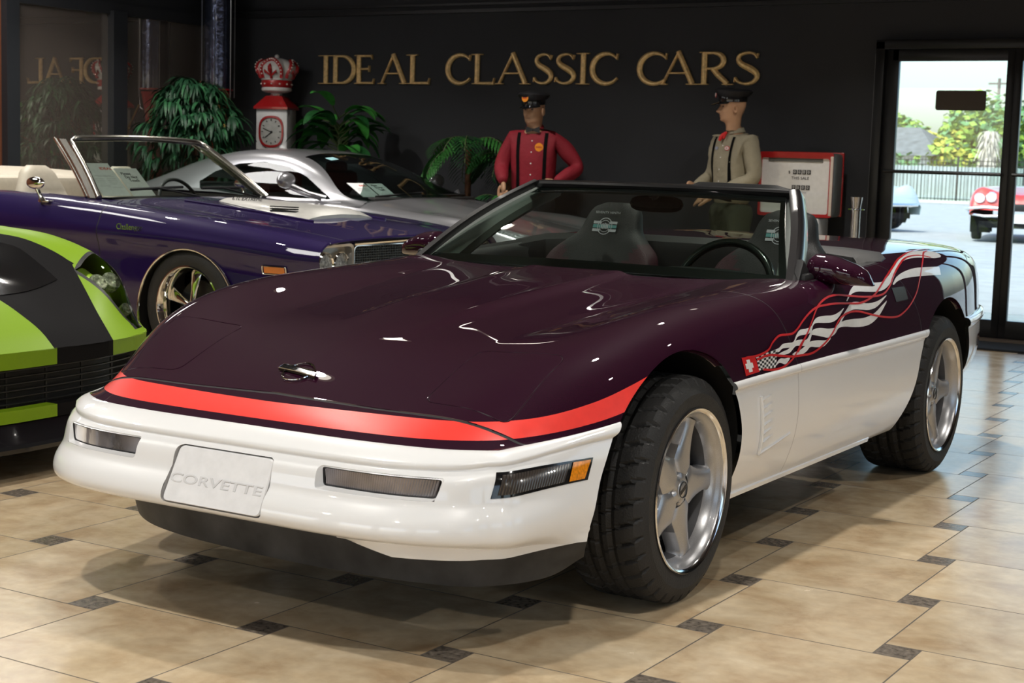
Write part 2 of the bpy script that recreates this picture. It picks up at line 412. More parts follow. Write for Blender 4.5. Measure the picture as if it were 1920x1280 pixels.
# front wall behind the camera, with window openings
b = MB(); xs = [-8.2, -6.9, -4.4, -3.6, -1.1, -.3, 2.2, 3.0, 5.5, 8.2]
for k in range(0, len(xs)-1):
    if k % 2 == 0: b.box(((xs[k]+xs[k+1])/2, -8.9, 1.6), (xs[k+1]-xs[k], .2, 3.2))
    else: b.box(((xs[k]+xs[k+1])/2, -8.9, 2.95), (xs[k+1]-xs[k], .2, .5)); b.box(((xs[k]+xs[k+1])/2, -8.9, .15), (xs[k+1]-xs[k], .2, .3))
struct(b.build('wall_front', BEIGE, smooth=False))
b = MB(); ys = [-8.9, -6.0, -3.6, -2.6, .0, 1.0, 3.6, 8.0]
for k in range(0, len(ys)-1):
    if k % 2 == 0: b.box((8.1, (ys[k]+ys[k+1])/2, 1.6), (.2, ys[k+1]-ys[k], 3.2))
    else: b.box((8.1, (ys[k]+ys[k+1])/2, 2.95), (.2, ys[k+1]-ys[k], .5)); b.box((8.1, (ys[k]+ys[k+1])/2, .35), (.2, ys[k+1]-ys[k], .7))
struct(b.build('wall_right', BEIGE, smooth=False))
# crown strip along the top of the back wall
b = MB(); b.box((-3.4, WY-.02, 2.50), (9.1, .04, .03)); b.box((-3.4, WY-.012, 2.56), (9.1, .024, .02)); struct(b.build('trim_1', mat('trim_grey', (.012, .012, .014), rough=.4)))
b = MB(); b.box((-4.6, WY-.01, .07), (6.7, .02, .14)); struct(b.build('baseboard_back', mat('black_baseboard', (.01, .01, .01), rough=.4)))
# ceiling lamps
for (x, y) in LAMPS:
    t = thing('ceiling_downlight', 'round recessed ceiling lamp seen only as a glint in the paint', 'lamp', (x, y, CEIL), group='ceiling lamps')
    b = MB(); b.lathe([(.075, 0), (.10, 0), (.10, -.008), (.08, -.012), (.072, -.004)], 24); b.build('trim_ring', mat('white_metal', (.7, .7, .7), rough=.4), t)
    b = MB(); b.lathe([(.0, -.003), (.074, -.003)], 24); b.build('lens', mat('lamp_lens', (1, 1, 1), emit=(1, .92, .8), estr=6), t)
for i, (x, y, r) in enumerate(PANELS):
    t = thing('ceiling_light_panel', 'rectangular white ceiling light panel reflected in the car paint', 'lamp', (x, y, CEIL), r, group='ceiling light panels')
    b = MB(); b.box((0, 0, -.03), (1.22, .62, .06), bev=.004); b.build('panel_frame', mat('white_metal', (.7, .7, .7), rough=.4), t)
# asphalt outside all round
b = MB(); b.add([(-80, -60, -.03), (60, -60, -.03), (60, 90, -.03), (-80, 90, -.03)], [[0, 1, 2, 3]])
g = b.build('ground', mat('sunlit_asphalt', (.33, .34, .35), rough=.9, noise=(3, .12, 6), bump=(60, .2)), smooth=False); struct(g)

# ---- dark reflective window wall on the left
b = MB()
for y0, y1 in ((5.20, 5.335), (6.41, 6.58), (7.70, 7.80)): b.box((WXL+.02, (y0+y1)/2, 1.22), (.10, y1-y0, 2.44))
b.box((WXL+.02, 6.5, .05), (.10, 2.6, .10)); struct(b.build('window_1', mat('window_frame_grey', (.030, .033, .038), rough=.4), smooth=False))
m = bpy.data.materials.new('dark_mirror_glass'); m.use_nodes = True; nt = m.node_tree; nt.nodes.clear()
_o = nt.nodes.new('ShaderNodeOutputMaterial'); _g = nt.nodes.new('ShaderNodeBsdfGlossy'); _d = nt.nodes.new('ShaderNodeBsdfDiffuse'); _m = nt.nodes.new('ShaderNodeMixShader')
_g.inputs['Roughness'].default_value = .01; _g.inputs[0].default_value = (.80, .74, .66, 1); _d.inputs[0].default_value = (.27, .225, .195, 1); _m.inputs[0].default_value = .68
_n = nt.nodes.new('ShaderNodeTexNoise'); _n.inputs['Scale'].default_value = .8; _tc = nt.nodes.new('ShaderNodeTexCoord'); nt.links.new(_tc.outputs['Object'], _n.inputs['Vector'])
_mr = nt.nodes.new('ShaderNodeMapRange'); nt.links.new(_n.outputs['Fac'], _mr.inputs[0]); _mr.inputs[3].default_value = .62; _mr.inputs[4].default_value = .72; nt.links.new(_mr.outputs[0], _m.inputs[0])
nt.links.new(_d.outputs[0], _m.inputs[1]); nt.links.new(_g.outputs[0], _m.inputs[2]); nt.links.new(_m.outputs[0], _o.inputs[0])
b = MB(); b.box((WXL-.01, 6.5, 1.25), (.01, 2.6, 2.4)); struct(b.build('window_2', m, smooth=False))
# ---- glazed entrance door
dr = bpy.data.objects.new('door_1', None); link(dr); dr['kind'] = 'structure'
def dbox(nm, x0, x1, y0, y1, z0, z1, mt, bev=.004):
    b = MB(); b.box(((x0+x1)/2, (y0+y1)/2, (z0+z1)/2), (x1-x0, y1-y0, z1-z0), bev=bev); return b.build(nm, mt, dr)
dbox('door_frame', -1.26, -1.19, 7.70, 7.86, 0, 2.19, FRM); dbox('door_frame', -1.26, .62, 7.70, 7.86, 2.13, 2.20, FRM); dbox('door_frame', .55, .62, 7.70, 7.86, 0, 2.13, FRM)
for x0, x1 in ((-1.19, -.235), (-.235, .55)):
    dbox('door_stile', x0, x0+(.10 if x0 < -1 else .055), 7.74, 7.79, .02, 2.13, FRM); dbox('door_stile', x1-(.055 if x1 < 0 else .10), x1, 7.74, 7.79, .02, 2.13, FRM)
    dbox('door_rail', x0+.05, x1-.05, 7.74, 7.79, 2.045, 2.13, FRM); dbox('door_rail', x0+.05, x1-.05, 7.74, 7.79, .02, .16, FRM)
    b = MB(); b.tube([(x0+.04, 7.70, 1.225), (x1-.04, 7.70, 1.225)], .013, 8); b.tube([(x0+.07, 7.70, 1.225), (x0+.07, 7.75, 1.225)], .01, 8); b.tube([(x1-.07, 7.70, 1.225), (x1-.07, 7.75, 1.225)], .01, 8); b.build('push_bar', FRM, dr)
    b = MB(); b.box(((x0+x1)/2, 7.765, 1.1), (x1-x0-.1, .006, 1.9)); b.build('glass_pane', glass('door_glass', (.90, .97, .96)), dr)
b = MB(); b.prism(rrect0([(-.80, 1.685), (-.43, 1.685), (-.43, 1.83), (-.80, 1.83)], r=.02), 0, .006, M=Matrix(((1, 0, 0, 0), (0, 0, -1, 7.758), (0, 1, 0, 0), (0, 0, 0, 1)))); b.build('door_plaque', mat('dark_brown_plaque', (.030, .018, .008), rough=.5), dr, label='blank dark brown plaque on the door glass')
wn_ = bpy.data.objects.new('window_3', None); link(wn_); wn_['kind'] = 'structure'
for x0, x1 in ((.62, 1.53), (1.53, 2.50)):
    b = MB(); b.box((x0+.03, 7.77, 1.07), (.06, .09, 2.13)); b.box((x1-.03, 7.77, 1.07), (.06, .09, 2.13)); b.box(((x0+x1)/2, 7.77, 2.14), (x1-x0, .09, .12)); b.box(((x0+x1)/2, 7.77, .08), (x1-x0, .09, .16)); b.build('window_frame', FRM, wn_)
    b = MB(); b.box(((x0+x1)/2, 7.775, 1.1), (x1-x0-.1, .006, 2.0)); b.build('window_pane', glass('door_glass', (.90, .97, .96)), wn_)
b = MB(); b.box((-1.275, 7.785, 1.1), (.022, .02, 2.0)); struct(b.build('trim_2', mat('grey_metal_strip', (.16, .16, .17), rough=.4), smooth=False))
b = MB(); b.box((-.3, 7.66, .015), (1.9, .12, .03)); struct(b.build('trim_4', mat('bronze_threshold', (.12, .09, .07), rough=.5, metal=.5), smooth=False))
# ================================================================ the convertible in front
PURP = mat('aubergine_paint', (.020, .0008, .0105), rough=.6, metal=.05, coat=1, coat_rough=.008, spec=.06, noise=(900, .2, 1))
WHT = mat('white_paint', (.80, .80, .80), rough=.32, coat=1, coat_rough=.02, noise=(4, .01, 1))
REDS = mat('red_stripe_vinyl', (.90, .048, .035), rough=.35, coat=.8, coat_rough=.03)
WVIN = mat('white_vinyl', (.78, .78, .78), rough=.35, coat=.8, coat_rough=.03)
REDL = mat('red_pinstripe', (.55, .01, .012), rough=.35, coat=.8)
GAP = mat('panel_gap', (.004, .004, .005), rough=.6)
BLK = mat('black_trim', (.012, .012, .013), rough=.45)
BLKG = mat('gloss_black_trim', (.008, .008, .009), rough=.12, coat=.5)
RUB = mat('tyre_rubber', (.016, .0155, .015), rough=.62, bump=(180, .25), noise=(12, .25, 4))
DAM = mat('scuffed_black_plastic', (.040, .039, .038), rough=.55, noise=(9, .6, 5))
SILV = mat('silver_wheel_paint', (.43, .43, .44), rough=.33, metal=.75, coat=.5, noise=(600, .12, 1))
POL = mat('polished_lip', (.78, .78, .78), rough=.12, metal=1)
CHR = mat('chrome', (.85, .85, .86), rough=.05, metal=1)
LEA = mat('black_leather', (.010, .0105, .011), rough=.5, spec=.3, bump=(260, .35))
LEAM = mat('maroon_leather', (.028, .004, .009), rough=.5, spec=.3, bump=(260, .35))
DASH = mat('dark_dashboard_vinyl', (.016, .018, .018), rough=.5, bump=(300, .2))
DGREY = mat('grey_pillar_trim', (.24, .26, .245), rough=.38)
GLS = glass('windscreen_glass', (.62, .72, .66))
STEEL = mat('dark_steel', (.05, .05, .052), rough=.4, metal=.8)

def wheel_tire(parent, R, W, rim, mat_r, tread=True):
    """tyre along X axis, outer face at x=0 going to x=-W"""
    nseg = 432; prof = []
    hw = W/2
    P = [(rim, -.006), (rim+.012, .004), (rim+.03, .009), (rim+.055, .009), (R-.030, .001), (R-.016, -.006), (R-.006, -.016), (R-.002, -.030)]
    n_in = 14
    for k in range(1, n_in): P.append((R-.0005, -.030-(W-.060)*k/n_in))
    P += [(R-.002, -W+.030), (R-.008, -W+.014), (R-.03, -W), (rim+.02, -W-.004), (rim-.02, -W+.01)]
    rows = []
    for i in range(nseg):
        a = 2*PI*i/nseg; row = []
        for k, (r, h) in enumerate(P):
            rr = r; hh = h
            if tread and 5 <= k <= 8+n_in:
                u = (-h)/W
                ph = (i+(6 if u < .5 else 0)+int(26*abs(u-.5))) % 12
                if ph in (0, 1) and (u < .28 or u > .72): rr -= .009
                if ph == 0 and .28 <= u <= .72: rr -= .006
                if k in (11, 14, 17): rr -= .007
            row.append((hh, rr*math.cos(a), rr*math.sin(a)))
        rows.append(row)
    b = MB(); b.grid(rows, closeu=True)
    return b.build('tire', mat_r, parent, angle=22)
def ring_pts(n, r, x): return [(x, r*math.cos(2*PI*k/n), r*math.sin(2*PI*k/n)) for k in range(n)]
def vette_wheel(name, root, pos, side, W, dish):
    w = bpy.data.objects.new(name, None); link(w); w.parent = root; w.location = pos
    w.rotation_euler = (0, 0, 0 if side > 0 else PI)
    R = .3255; rim = .222
    wheel_tire(w, R, W, rim, RUB)
    # rim barrel + lip
    b = MB()
    b.lathe([(.2345, .004), (.2365, .009), (.2345, .0125), (.229, .011), (.223, .004)], 96, m=1, axis='X')
    b.lathe([(.223, .004), (.219, -.006), (.213, -.010), (.208, -.022), (.204, -.030), (.201, -.045)], 96, m=0, axis='X')
    b.lathe([(.201, -.045), (.198, -.060), (.194, -.085), (.190, -W+.02), (.222, -W+.0)], 96, m=2, axis='X')
    b.lathe([(.214, -.0098), (.2085, -.0215)], 96, m=0, axis='X')
    b.build('rim', [SILV, POL, mat('shaded_barrel', (.10, .10, .105), rough=.5, metal=.6)], w)
    # spokes: star outline
    def star_half(k):
        a0 = k*2*PI/5
        ax = (math.cos(a0), math.sin(a0)); px = (-ax[1], ax[0])
        prof = [(.045, .0420), (.062, .0570), (.074, .0660), (.086, .0650), (.105, .0560), (.130, .0470), (.155, .0405), (.178, .0365), (.192, .0380), (.206, .048)]
        return ax, px, prof
    for k in range(5):
        ax, px, prof = star_half(k); pr_ = cr(prof, 4); b = MB(); P = []
        for (r, hw) in pr_:
            t = max(0, (r-.045)/.16)
            x0 = -.012-.010*math.sin(t*PI*.9)-dish*.5*(1-t)**1.2-.012*t**3
            row = []
            for j in range(-6, 7):
                q = j/6; dd = x0-.016*(abs(q)**3.2)-(.035 if abs(q) == 1 else 0)
                ww = hw*q
                row.append((dd, ax[0]*r+px[0]*ww, ax[1]*r+px[1]*ww))
            P.append(row)
        b.grid([list(x) for x in P]); b.build('spoke', SILV, w, angle=50)
    # hub
    b = MB(); hx = -.012-dish*.5
    hub = []
    for i in range(80):
        a = 2*PI*i/80; d = abs(((a-PI/5) % (2*PI/5))-0); d = min(d, 2*PI/5-d); pocket = math.exp(-(d/.16)**2)
        row = []
        for (r, h) in [(.0, .003), (.028, .003), (.036, .002), (.045, -.001-.022*pocket), (.056, -.003-.03*pocket), (.068, -.008-.034*pocket), (.076, -.024-.03*pocket), (.08, -.055)]:
            row.append((hx+h, r*math.cos(a), r*math.sin(a)))
        hub.append(row)
    b.grid(hub, closeu=True); b.build('hub', SILV, w, angle=60)
    for k in range(5):
        a = PI/5+k*2*PI/5; c = (hx-.018, .060*math.cos(a), .060*math.sin(a)); b = MB()
        b.lathe([(.0, .010), (.006, .010), (.0085, .006), (.0095, -.006), (.012, -.010)], 6, axis='X', M=Matrix.Translation(c)); b.build('lug_nut', CHR, w, angle=20)
    b = MB(); b.lathe([(.0, .0075), (.022, .007), (.026, .005), (.027, .002)], 40, axis='X', m=0, M=Matrix.Translation((hx, 0, 0)))
    b.tube([(hx+.008, .023*math.cos(t), .023*math.sin(t)) for t in np.linspace(0, 2*PI, 33)[:-1]], .0012, 6, m=1, close=True)
    b.box((hx+.0075, 0, 0), (.002, .034, .011), m=1, M=Matrix.Translation((0, 0, 0)) @ Matrix.Rotation(.45, 4, 'X'))
    b.build('centre_cap', [SILV, STEEL], w)
    b = MB(); b.lathe([(.0, -.085), (.155, -.085), (.160, -.090), (.160, -.11), (.05, -.11)], 48, axis='X'); b.build('brake_disc', STEEL, w)
    b = MB(); b.tube([(-.075, -.178, .075), (-.012, -.172, .074)], .004, 8); b.build('valve_stem', BLK, w)
    return w

vette = thing('convertible_car', 'low purple and white convertible with red nose stripe and open top in the foreground', 'car', (0, 0, 0))

# --- upper body, half section control table ---
FR = [0, .22, .48, .62, .76, .85, .91, .95, .98, 1.0]
# yside, ycentre, bow power, Xs, z per column
ST = [
 (-.760, -.885, 5, .702, [.530, .530, .530, .530, .529, .528, .528, .528, .528, .528]),
 (-.735, -.850, 5, .708, [.552, .551, .548, .547, .545, .541, .537, .533, .530, .529]),
 (-.700, -.800, 5, .716, [.580, .577, .571, .569, .566, .560, .552, .543, .534, .531]),
 (-.650, -.740, 5, .734, [.612, .605, .596, .594, .592, .586, .575, .560, .542, .534]),
 (-.585, -.660, 5, .762, [.652, .642, .628, .626, .628, .620, .607, .586, .556, .540]),
 (-.500, -.560, 5, .800, [.690, .680, .670, .670, .674, .668, .653, .628, .580, .551]),
 (-.400, -.440, 5, .842, [.721, .715, .711, .715, .722, .718, .702, .671, .610, .567]),
 (-.280, -.300, 4, .874, [.746, .742, .738, .747, .762, .761, .744, .711, .645, .586]),
 (-.120, -.120, 4, .890, [.766, .763, .757, .770, .797, .798, .783, .752, .685, .600]),
 (.080, .080, 4, .896, [.787, .784, .777, .791, .822, .822, .808, .779, .714, .608]),
 (.320, .320, 4, .898, [.808, .805, .799, .812, .837, .835, .821, .792, .726, .614]),
 (.580, .560, 4, .900, [.829, .827, .822, .830, .846, .845, .831, .804, .738, .617]),
 (.800, .760, 4, .901, [.844, .843, .840, .844, .855, .853, .842, .816, .746, .619]),
 (1.000, .960, 4, .902, [.856, .856, .855, .857, .864, .864, .854, .828, .752, .620]),
 (1.300, 1.300, 4, .902, [.870, .870, .870, .872, .879, .880, .870, .842, .760, .620]),
 (1.650, 1.650, 4, .903, [.880, .880, .880, .888, .897, .898, .886, .856, .770, .621]),
 (1.950, 1.950, 4, .905, [.920, .920, .920, .918, .916, .914, .900, .868, .780, .623]),
 (2.250, 2.250, 4, .909, [.935, .935, .934, .931, .926, .920, .905, .872, .788, .626]),
 (2.550, 2.580, 4, .903, [.938, .938, .937, .934, .927, .919, .903, .870, .788, .630]),
 (2.800, 2.880, 4, .884, [.934, .934, .933, .930, .921, .911, .894, .862, .784, .634]),
 (3.000, 3.130, 4, .853, [.924, .924, .923, .919, .909, .898, .882, .852, .778, .638]),
 (3.150, 3.290, 5, .822, [.910, .910, .909, .906, .898, .888, .873, .845, .775, .640]),
 (3.225, 3.355, 5, .800, [.872, .872, .872, .870, .866, .860, .848, .825, .765, .640]),
 (3.265, 3.395, 5, .788, [.760, .760, .760, .760, .758, .755, .748, .735, .705, .640]),
 (3.280, 3.415, 5, .782, [.640, .640, .640, .640, .640, .640, .640, .640, .640, .640]),
]
def _sts():
    out = []
    for (ys, yc, p, X, zs) in ST:
        row = []
        for f, z in zip(FR, zs):
            row.append((f*X, ys+(yc-ys)*(1-f**p), z))
        out.append(row)
    return np.array(out)
_T = _sts()
_u = [0.]
for i in range(1, len(_T)): _u.append(_u[-1]+max(.03, np.linalg.norm(_T[i, 5]-_T[i-1, 5])))
_F = crf(_u, _T)
NU, NV = 210, 64
_rows = []
for i in range(NU+1):
    s = _u[-1]*i/NU; sec = _F(s)
    dcol = [0.]
    for k in range(1, len(FR)): dcol.append(dcol[-1]+max(.02, np.linalg.norm(_T[12, k]-_T[12, k-1])))
    g = crf(dcol, sec); row = []
    for k in range(NV+1):
        q = k/NV; q = 1-(1-q)**1.25
        row.append(g(dcol[-1]*q))
    _rows.append(row)
_A = np.array(_rows)
for _it in range(10):   # fair the panels
    B_ = _A.copy(); B_[1:-1] = .25*_A[:-2]+.5*_A[1:-1]+.25*_A[2:]
    wgt = np.ones((NU+1, 1, 1)); wgt[:3] = 0; wgt[-14:] = 0; _A = _A*(1-wgt)+B_*wgt
    C_ = _A.copy(); C_[:, 1:-1] = .25*_A[:, :-2]+.5*_A[:, 1:-1]+.25*_A[:, 2:]; C_[:, -5:] = _A[:, -5:]; wgt = np.ones((NU+1, 1, 1)); wgt[-14:] = 0; wgt[0] = 0; _A = _A*(1-wgt)+C_*wgt
for i in range(NU+1):
    row = []
    for k in range(NV+1):
        x, y, z = _A[i, k]
        if -.5 < y < 1.1:
            a = min(1, max(0, (y+.42)/.5))*min(1, max(0, (1.0-y)/.12)); a = a*a*(3-2*a)
            xr = .155+.035*y; d = (x-xr)
            b = 1/(1+math.exp(d/.010)) if d > -.12 else 1
            z += a*(.013*b+.006*math.exp(-(d/.03)**2))
            xa = .46+.10*y; a2 = min(1, max(0, (y+.34)/.35))*min(1, max(0, (1.0-y)/.25)); d2 = x-xa
            z -= a2*.007*math.exp(-abs(d2)/.03)
        row.append((x, y, z))
    row[0] = (0.0, row[0][1], row[0][2]); _rows[i] = row
_v = [p for r in _rows for p in r]; _f = []
W1 = NV+1
for i in range(NU):
    for k in range(NV): _f.append([i*W1+k, i*W1+k+1, (i+1)*W1+k+1, (i+1)*W1+k])
UP = SM(_v, _f)

# --- skirt: path along lower edge of upper body, profile by height ---
nose_edge = [_rows[0][k] for k in range(0, NV+1)]
side_edge = [_rows[i][NV] for i in range(1, NU+1)]
tail_edge = [_rows[NU][k] for k in range(NV-1, -1, -1)]
path = np.array(nose_edge+side_edge+tail_edge)
# resample
seg = np.r_[0, np.cumsum(np.linalg.norm(np.diff(path[:, :2], axis=0), axis=1))]
NS = 420; SP = []
for i in range(NS+1):
    s = seg[-1]*i/NS; SP.append([np.interp(s, seg, path[:, k]) for k in range(3)])
SP = np.array(SP)
for _ in range(3):
    SP[1:-1, :2] = .25*SP[:-2, :2]+.5*SP[1:-1, :2]+.25*SP[2:, :2]
SP[0, 0] = 0; SP[-1, 0] = 0
tan = np.gradient(SP[:, :2], axis=0); tan /= np.linalg.norm(tan, axis=1)[:, None]
nor = np.c_[tan[:, 1], -tan[:, 0]]
if nor[NS//2][0] < 0: nor = -nor
nor[0] = (0, -1); nor[-1] = (0, 1)
for _ in range(40):   # blend the offset directions round the corners
    nor[1:-1] = .25*nor[:-2]+.5*nor[1:-1]+.25*nor[2:]
nor /= np.linalg.norm(nor, axis=1)[:, None]
# profiles: v -> (offset, z relative fraction) for front, side, rear
PF = [(0, .530), (.012, .5265), (.030, .518), (.048, .506), (.058, .497), (.059, .488), (.057, .481), (.066, .474), (.083, .462), (.092, .445), (.098, .420), (.104, .402), (.116, .388), (.130, .370), (.138, .350), (.139, .333), (.132, .318), (.112, .308), (.085, .303), (.060, .301)]
PS = [(0, .620), (.004, .618), (.0075, .612), (.009, .604), (.008, .597), (.003, .592), (-.002, .589), (-.003, .580), (-.001, .560), (.000, .530), (.001, .500), (.001, .470), (-.001, .440), (-.005, .405), (-.012, .370), (-.022, .335), (-.034, .300), (-.048, .268), (-.062, .245), (-.085, .232)]
PFS = [(0, .570), (.004, .568), (.010, .562), (.014, .553), (.014, .545), (.010, .538), (.006, .533), (.008, .525), (.012, .505), (.016, .480), (.018, .455), (.020, .425), (.022, .400), (.023, .375), (.022, .350), (.018, .325), (.014, .305), (.012, .288), (.012, .275), (.012, .264)]
PR = [(0, .640), (.010, .638), (.020, .632), (.024, .622), (.024, .612), (.020, .600), (.012, .592), (.010, .580), (.010, .555), (.010, .525), (.009, .495), (.006, .465), (.000, .435), (-.010, .405), (-.025, .375), (-.045, .345), (-.065, .320), (-.085, .300), (-.110, .285), (-.140, .280)]
PF, PS, PFS, PR = map(np.array, (PF, PS, PFS, PR))
def sstep(a, b, x): t = min(1, max(0, (x-a)/(b-a))); return t*t*(3-2*t)
srow = []
for i in range(NS+1):
    x, y, zb = SP[i]; nx, ny = nor[i]
    if y < .0:
        w = max(sstep(.30, .92, -ny)*(1-.22*sstep(.45, .72, x)), .60*(1-sstep(-.80, -.42, y)))
        pr_ = PF*w+PFS*(1-w)
        pr_ = pr_*(1-sstep(-.30, 0, y))+PS*sstep(-.30, 0, y)
    elif y < 2.3: pr_ = PS
    else:
        w = sstep(2.3, 2.75, y); pr_ = PS*(1-w)+PR*w
    g = crf(np.arange(len(pr_)), pr_); row = []
    for k in range(0, (len(pr_)-1)*3+1):
        o_, z_ = g(k/3); f = k/((len(pr_)-1)*3)
        z = z_+(zb-pr_[0, 1])*(1-f)**2
        row.append((x+nx*o_, y+ny*o_, z))
    if i in (0, NS): row = [(0, p[1], p[2]) for p in row]
    srow.append(row)
KS = len(srow[0]); _v = [p for r in srow for p in r]; _f = []
for i in range(NS):
    for k in range(KS-1): _f.append([i*KS+k, i*KS+k+1, (i+1)*KS+k+1, (i+1)*KS+k])
LO = SM(_v, _f)

def rrect0(c, n=5, r=.03):
    out = []; N = len(c)
    for i in range(N):
        p = np.array(c[i]); a = np.array(c[i-1]); b = np.array(c[(i+1) % N]); da = (a-p)/np.linalg.norm(a-p); db = (b-p)/np.linalg.norm(b-p)
        for k in range(n+1):
            t = k/n; out.append(tuple((p+da*r)*(1-t)**2+2*p*t*(1-t)+(p+db*r)*t*t))
    return out
# --- cut lines ---
def polar_open(cy, cz, tab):
    th = np.array([a for a, r in tab])*PI/180; rr = np.array([r for a, r in tab]); f = crf(th, rr)
    def g(p):
        a = math.atan2(p[2]-cz, p[1]-cy)
        if a < -PI/2: a += 2*PI
        return math.hypot(p[1]-cy, p[2]-cz)-float(f(a))
    return g
archF = polar_open(-.05, .30, [(-90, .36), (-40, .34), (-15, .335), (0, .352), (20, .375), (50, .412), (90, .428), (120, .428), (150, .437), (175, .447), (188, .452), (205, .45), (225, .45), (270, .36)])
archR = polar_open(2.40, .30, [(-90, .5), (-40, .42), (-10, .37), (10, .375), (45, .410), (90, .432), (130, .440), (150, .435), (165, .43), (178, .46), (190, .55), (200, .70), (215, .9), (270, .5)])
isside = lambda p: p[0] > .60
for S in (UP, LO):
    S.calc_normals()
UP.cut(archF, region=lambda p: p[0] > .6 and p[1] < .8); UP.settag(lambda c: c[0] > .6 and c[1] < .8 and archF(c) < 0, 'void')
UP.cut(archR, region=lambda p: p[0] > .6 and 1.4 < p[1] < 3.3, tags=['']); UP.settag(lambda c: c[0] > .6 and c[1] > 1.4 and archR(c) < 0, 'void')
LO.cut(archF, region=lambda p: p[0] > .6 and p[1] < .8); LO.settag(lambda c: c[0] > .6 and c[1] < .8 and archF(c) < 0, 'void')
LO.cut(archR, region=lambda p: p[0] > .6 and 1.4 < p[1] < 3.3, tags=['']); LO.settag(lambda c: c[0] > .6 and c[1] > 1.4 and archR(c) < 0, 'void')
# cockpit opening in plan
cow = lambda x: .855+.155*(x/.764)**2
cock = inpoly([(-.1, .855)]+[(x, cow(x)) for x in (0, .2, .4, .6, .74)]+[(.775, 1.05), (.79, 1.2), (.80, 1.5), (.80, 1.75), (.785, 1.86), (.74, 1.93), (.6, 1.97), (.3, 2.0), (-.1, 2.0)])
fcock = lambda p: cock(abs(p[0]), p[1])
UP.cut(fcock, tags=[''], region=lambda p: p[2] > .8); UP.settag(lambda c: fcock(c) > 0 and c[2] > .8, 'void', [''])
BV0 = None
def _mkbv(*S):
    V = []; F = []
    for s_ in S:
        b_ = len(V); V += [Vector(p) for p in s_.v]; F += [[i+b_ for i in q] for q in s_.f]
    return BVHTree.FromPolygons(V, F)
BV0 = _mkbv(UP, LO)
FOGP = [(.304, .4165), (.300, .4715), (.634, .4700), (.620, .4150)]
PLATEP = [(-.170, .3260), (-.164, .4705), (.164, .4705), (.170, .3260)]
# hood front gap and door gaps
def ygap_nose(x): return -.765+.045*(x/.68)**2+.035*(min(x, .8)/.72)**14
fng = lambda p: p[1]-ygap_nose(p[0])
UP.cut(lambda p: fng(p)-.0035, tags=['']); UP.cut(lambda p: fng(p)+.0035, tags=[''])
def nosefn(c): return fng(c)
ygd = crf([.60, .70, .77, .86, .93], [.735, .665, .618, .562, .545])
fgd = lambda p: p[1]-float(ygd(p[2]))
ygr = crf([.22, .40, .50, .62, .70, .80, .86, .90, .95], [1.88, 1.98, 2.01, 2.02, 1.98, 1.86, 1.77, 1.70, 1.66])
fgr = lambda p: p[1]-float(ygr(p[2]))
fogf = inpoly(rrect0(FOGP, r=.010)); platef = inpoly(rrect0(PLATEP, r=.018))
_rf = lambda p: p[1] < -.75 and p[0] < .7
for _fn in (fogf, platef):
    LO.cut(lambda p: _fn(p[0], p[2]), tags=[''], region=_rf); LO.settag(lambda c: _rf(c) and _fn(c[0], c[2]) > 0, 'void', [''])
ygd2 = lambda p: p[1]-float(np.interp(p[2], [.2, .45, .6], [.75, .745, .735]))
reg1 = lambda p: p[0] > .68 and .3 < p[1] < 1.1
for d in (-.003, .003):
    UP.cut(lambda p: fgd(p)-d, tags=[''], region=reg1)
    UP.cut(lambda p: fgr(p)-d, tags=[''], region=lambda p: p[0] > .74 and 1.4 < p[1] < 2.4)
    LO.cut(lambda p: ygd2(p)-d*.7, tags=[''], region=reg1)
    LO.cut(lambda p: fgr(p)-.035-d*.7, tags=[''], region=lambda p: p[0] > .6 and 1.4 < p[1] < 2.4)
# red stripe on nose and fender
fl_ = crf([-.92, -.80, -.70, -.60, -.45, -.33, -.2], [.545, .545, .5465, .5525, .574, .600, .625])
fu_ = crf([-.92, -.80, -.70, -.60, -.45, -.33, -.2], [.581, .581, .5835, .592, .622, .655, .69])
# headlamp lids (plan rounded quads)
def rrect(c, n=5, r=.03):
    out = []; N = len(c)
    for i in range(N):
        p = np.array(c[i]); a = np.array(c[i-1]); b = np.array(c[(i+1) % N]); da = (a-p)/np.linalg.norm(a-p); db = (b-p)/np.linalg.norm(b-p)
        for k in range(n+1):
            t = k/n; out.append(tuple((p+da*r)*(1-t)**2+2*p*t*(1-t)+(p+db*r)*t*t))
    return out
lid = inpoly(rrect([(.425, -.690), (.672, -.680), (.688, -.404), (.420, -.404)], r=.035))
flid = lambda p: lid(p[0], p[1])
rl = lambda p: .35 < p[0] < .75 and -.75 < p[1] < -.35
UP.cut(lambda p: flid(p)-.0016, tags=[''], region=rl); UP.cut(lambda p: flid(p)+.0016, tags=[''], region=rl)
for k, q in enumerate(UP.f):
    if UP.t[k]: continue
    c = UP.cen(q)
    n_ = fng(c); onside = c[0] > .68 and c[2] > .5
    if rl(c) and abs(flid(c)) < .0016: t = 'lidgap'
    elif rl(c) and flid(c) > 0: t = 'lid'
    elif abs(n_) < .0035 and c[1] < -.5 and c[0] < .726: t = 'gap'
    elif n_ < 0 and c[1] < -.60 and c[0] < .726: t = 'nose'
    elif c[0] > .68 and abs(fgd(c)) < .003: t = 'dgap'
    elif c[0] > .74 and 1.4 < c[1] < 2.4 and abs(fgr(c)) < .003: t = 'dgap2'
    elif fgd(c) < 0 or c[1] < (cow(c[0]) if c[0] < .7 else .6): t = 'hood'
    elif c[1] < 2.2 and fgr(c) < 0 and c[0] > .70: t = 'door'
    else: t = 'rear'
    UP.t[k] = t
stz = lambda p: p[1] < -.1 and p[2] < .72
UP.cut(lambda p: p[2]-float(fl_(p[1])), tags=['nose', 'hood'], region=stz); UP.cut(lambda p: p[2]-float(fu_(p[1])), tags=['nose', 'hood'], region=stz)
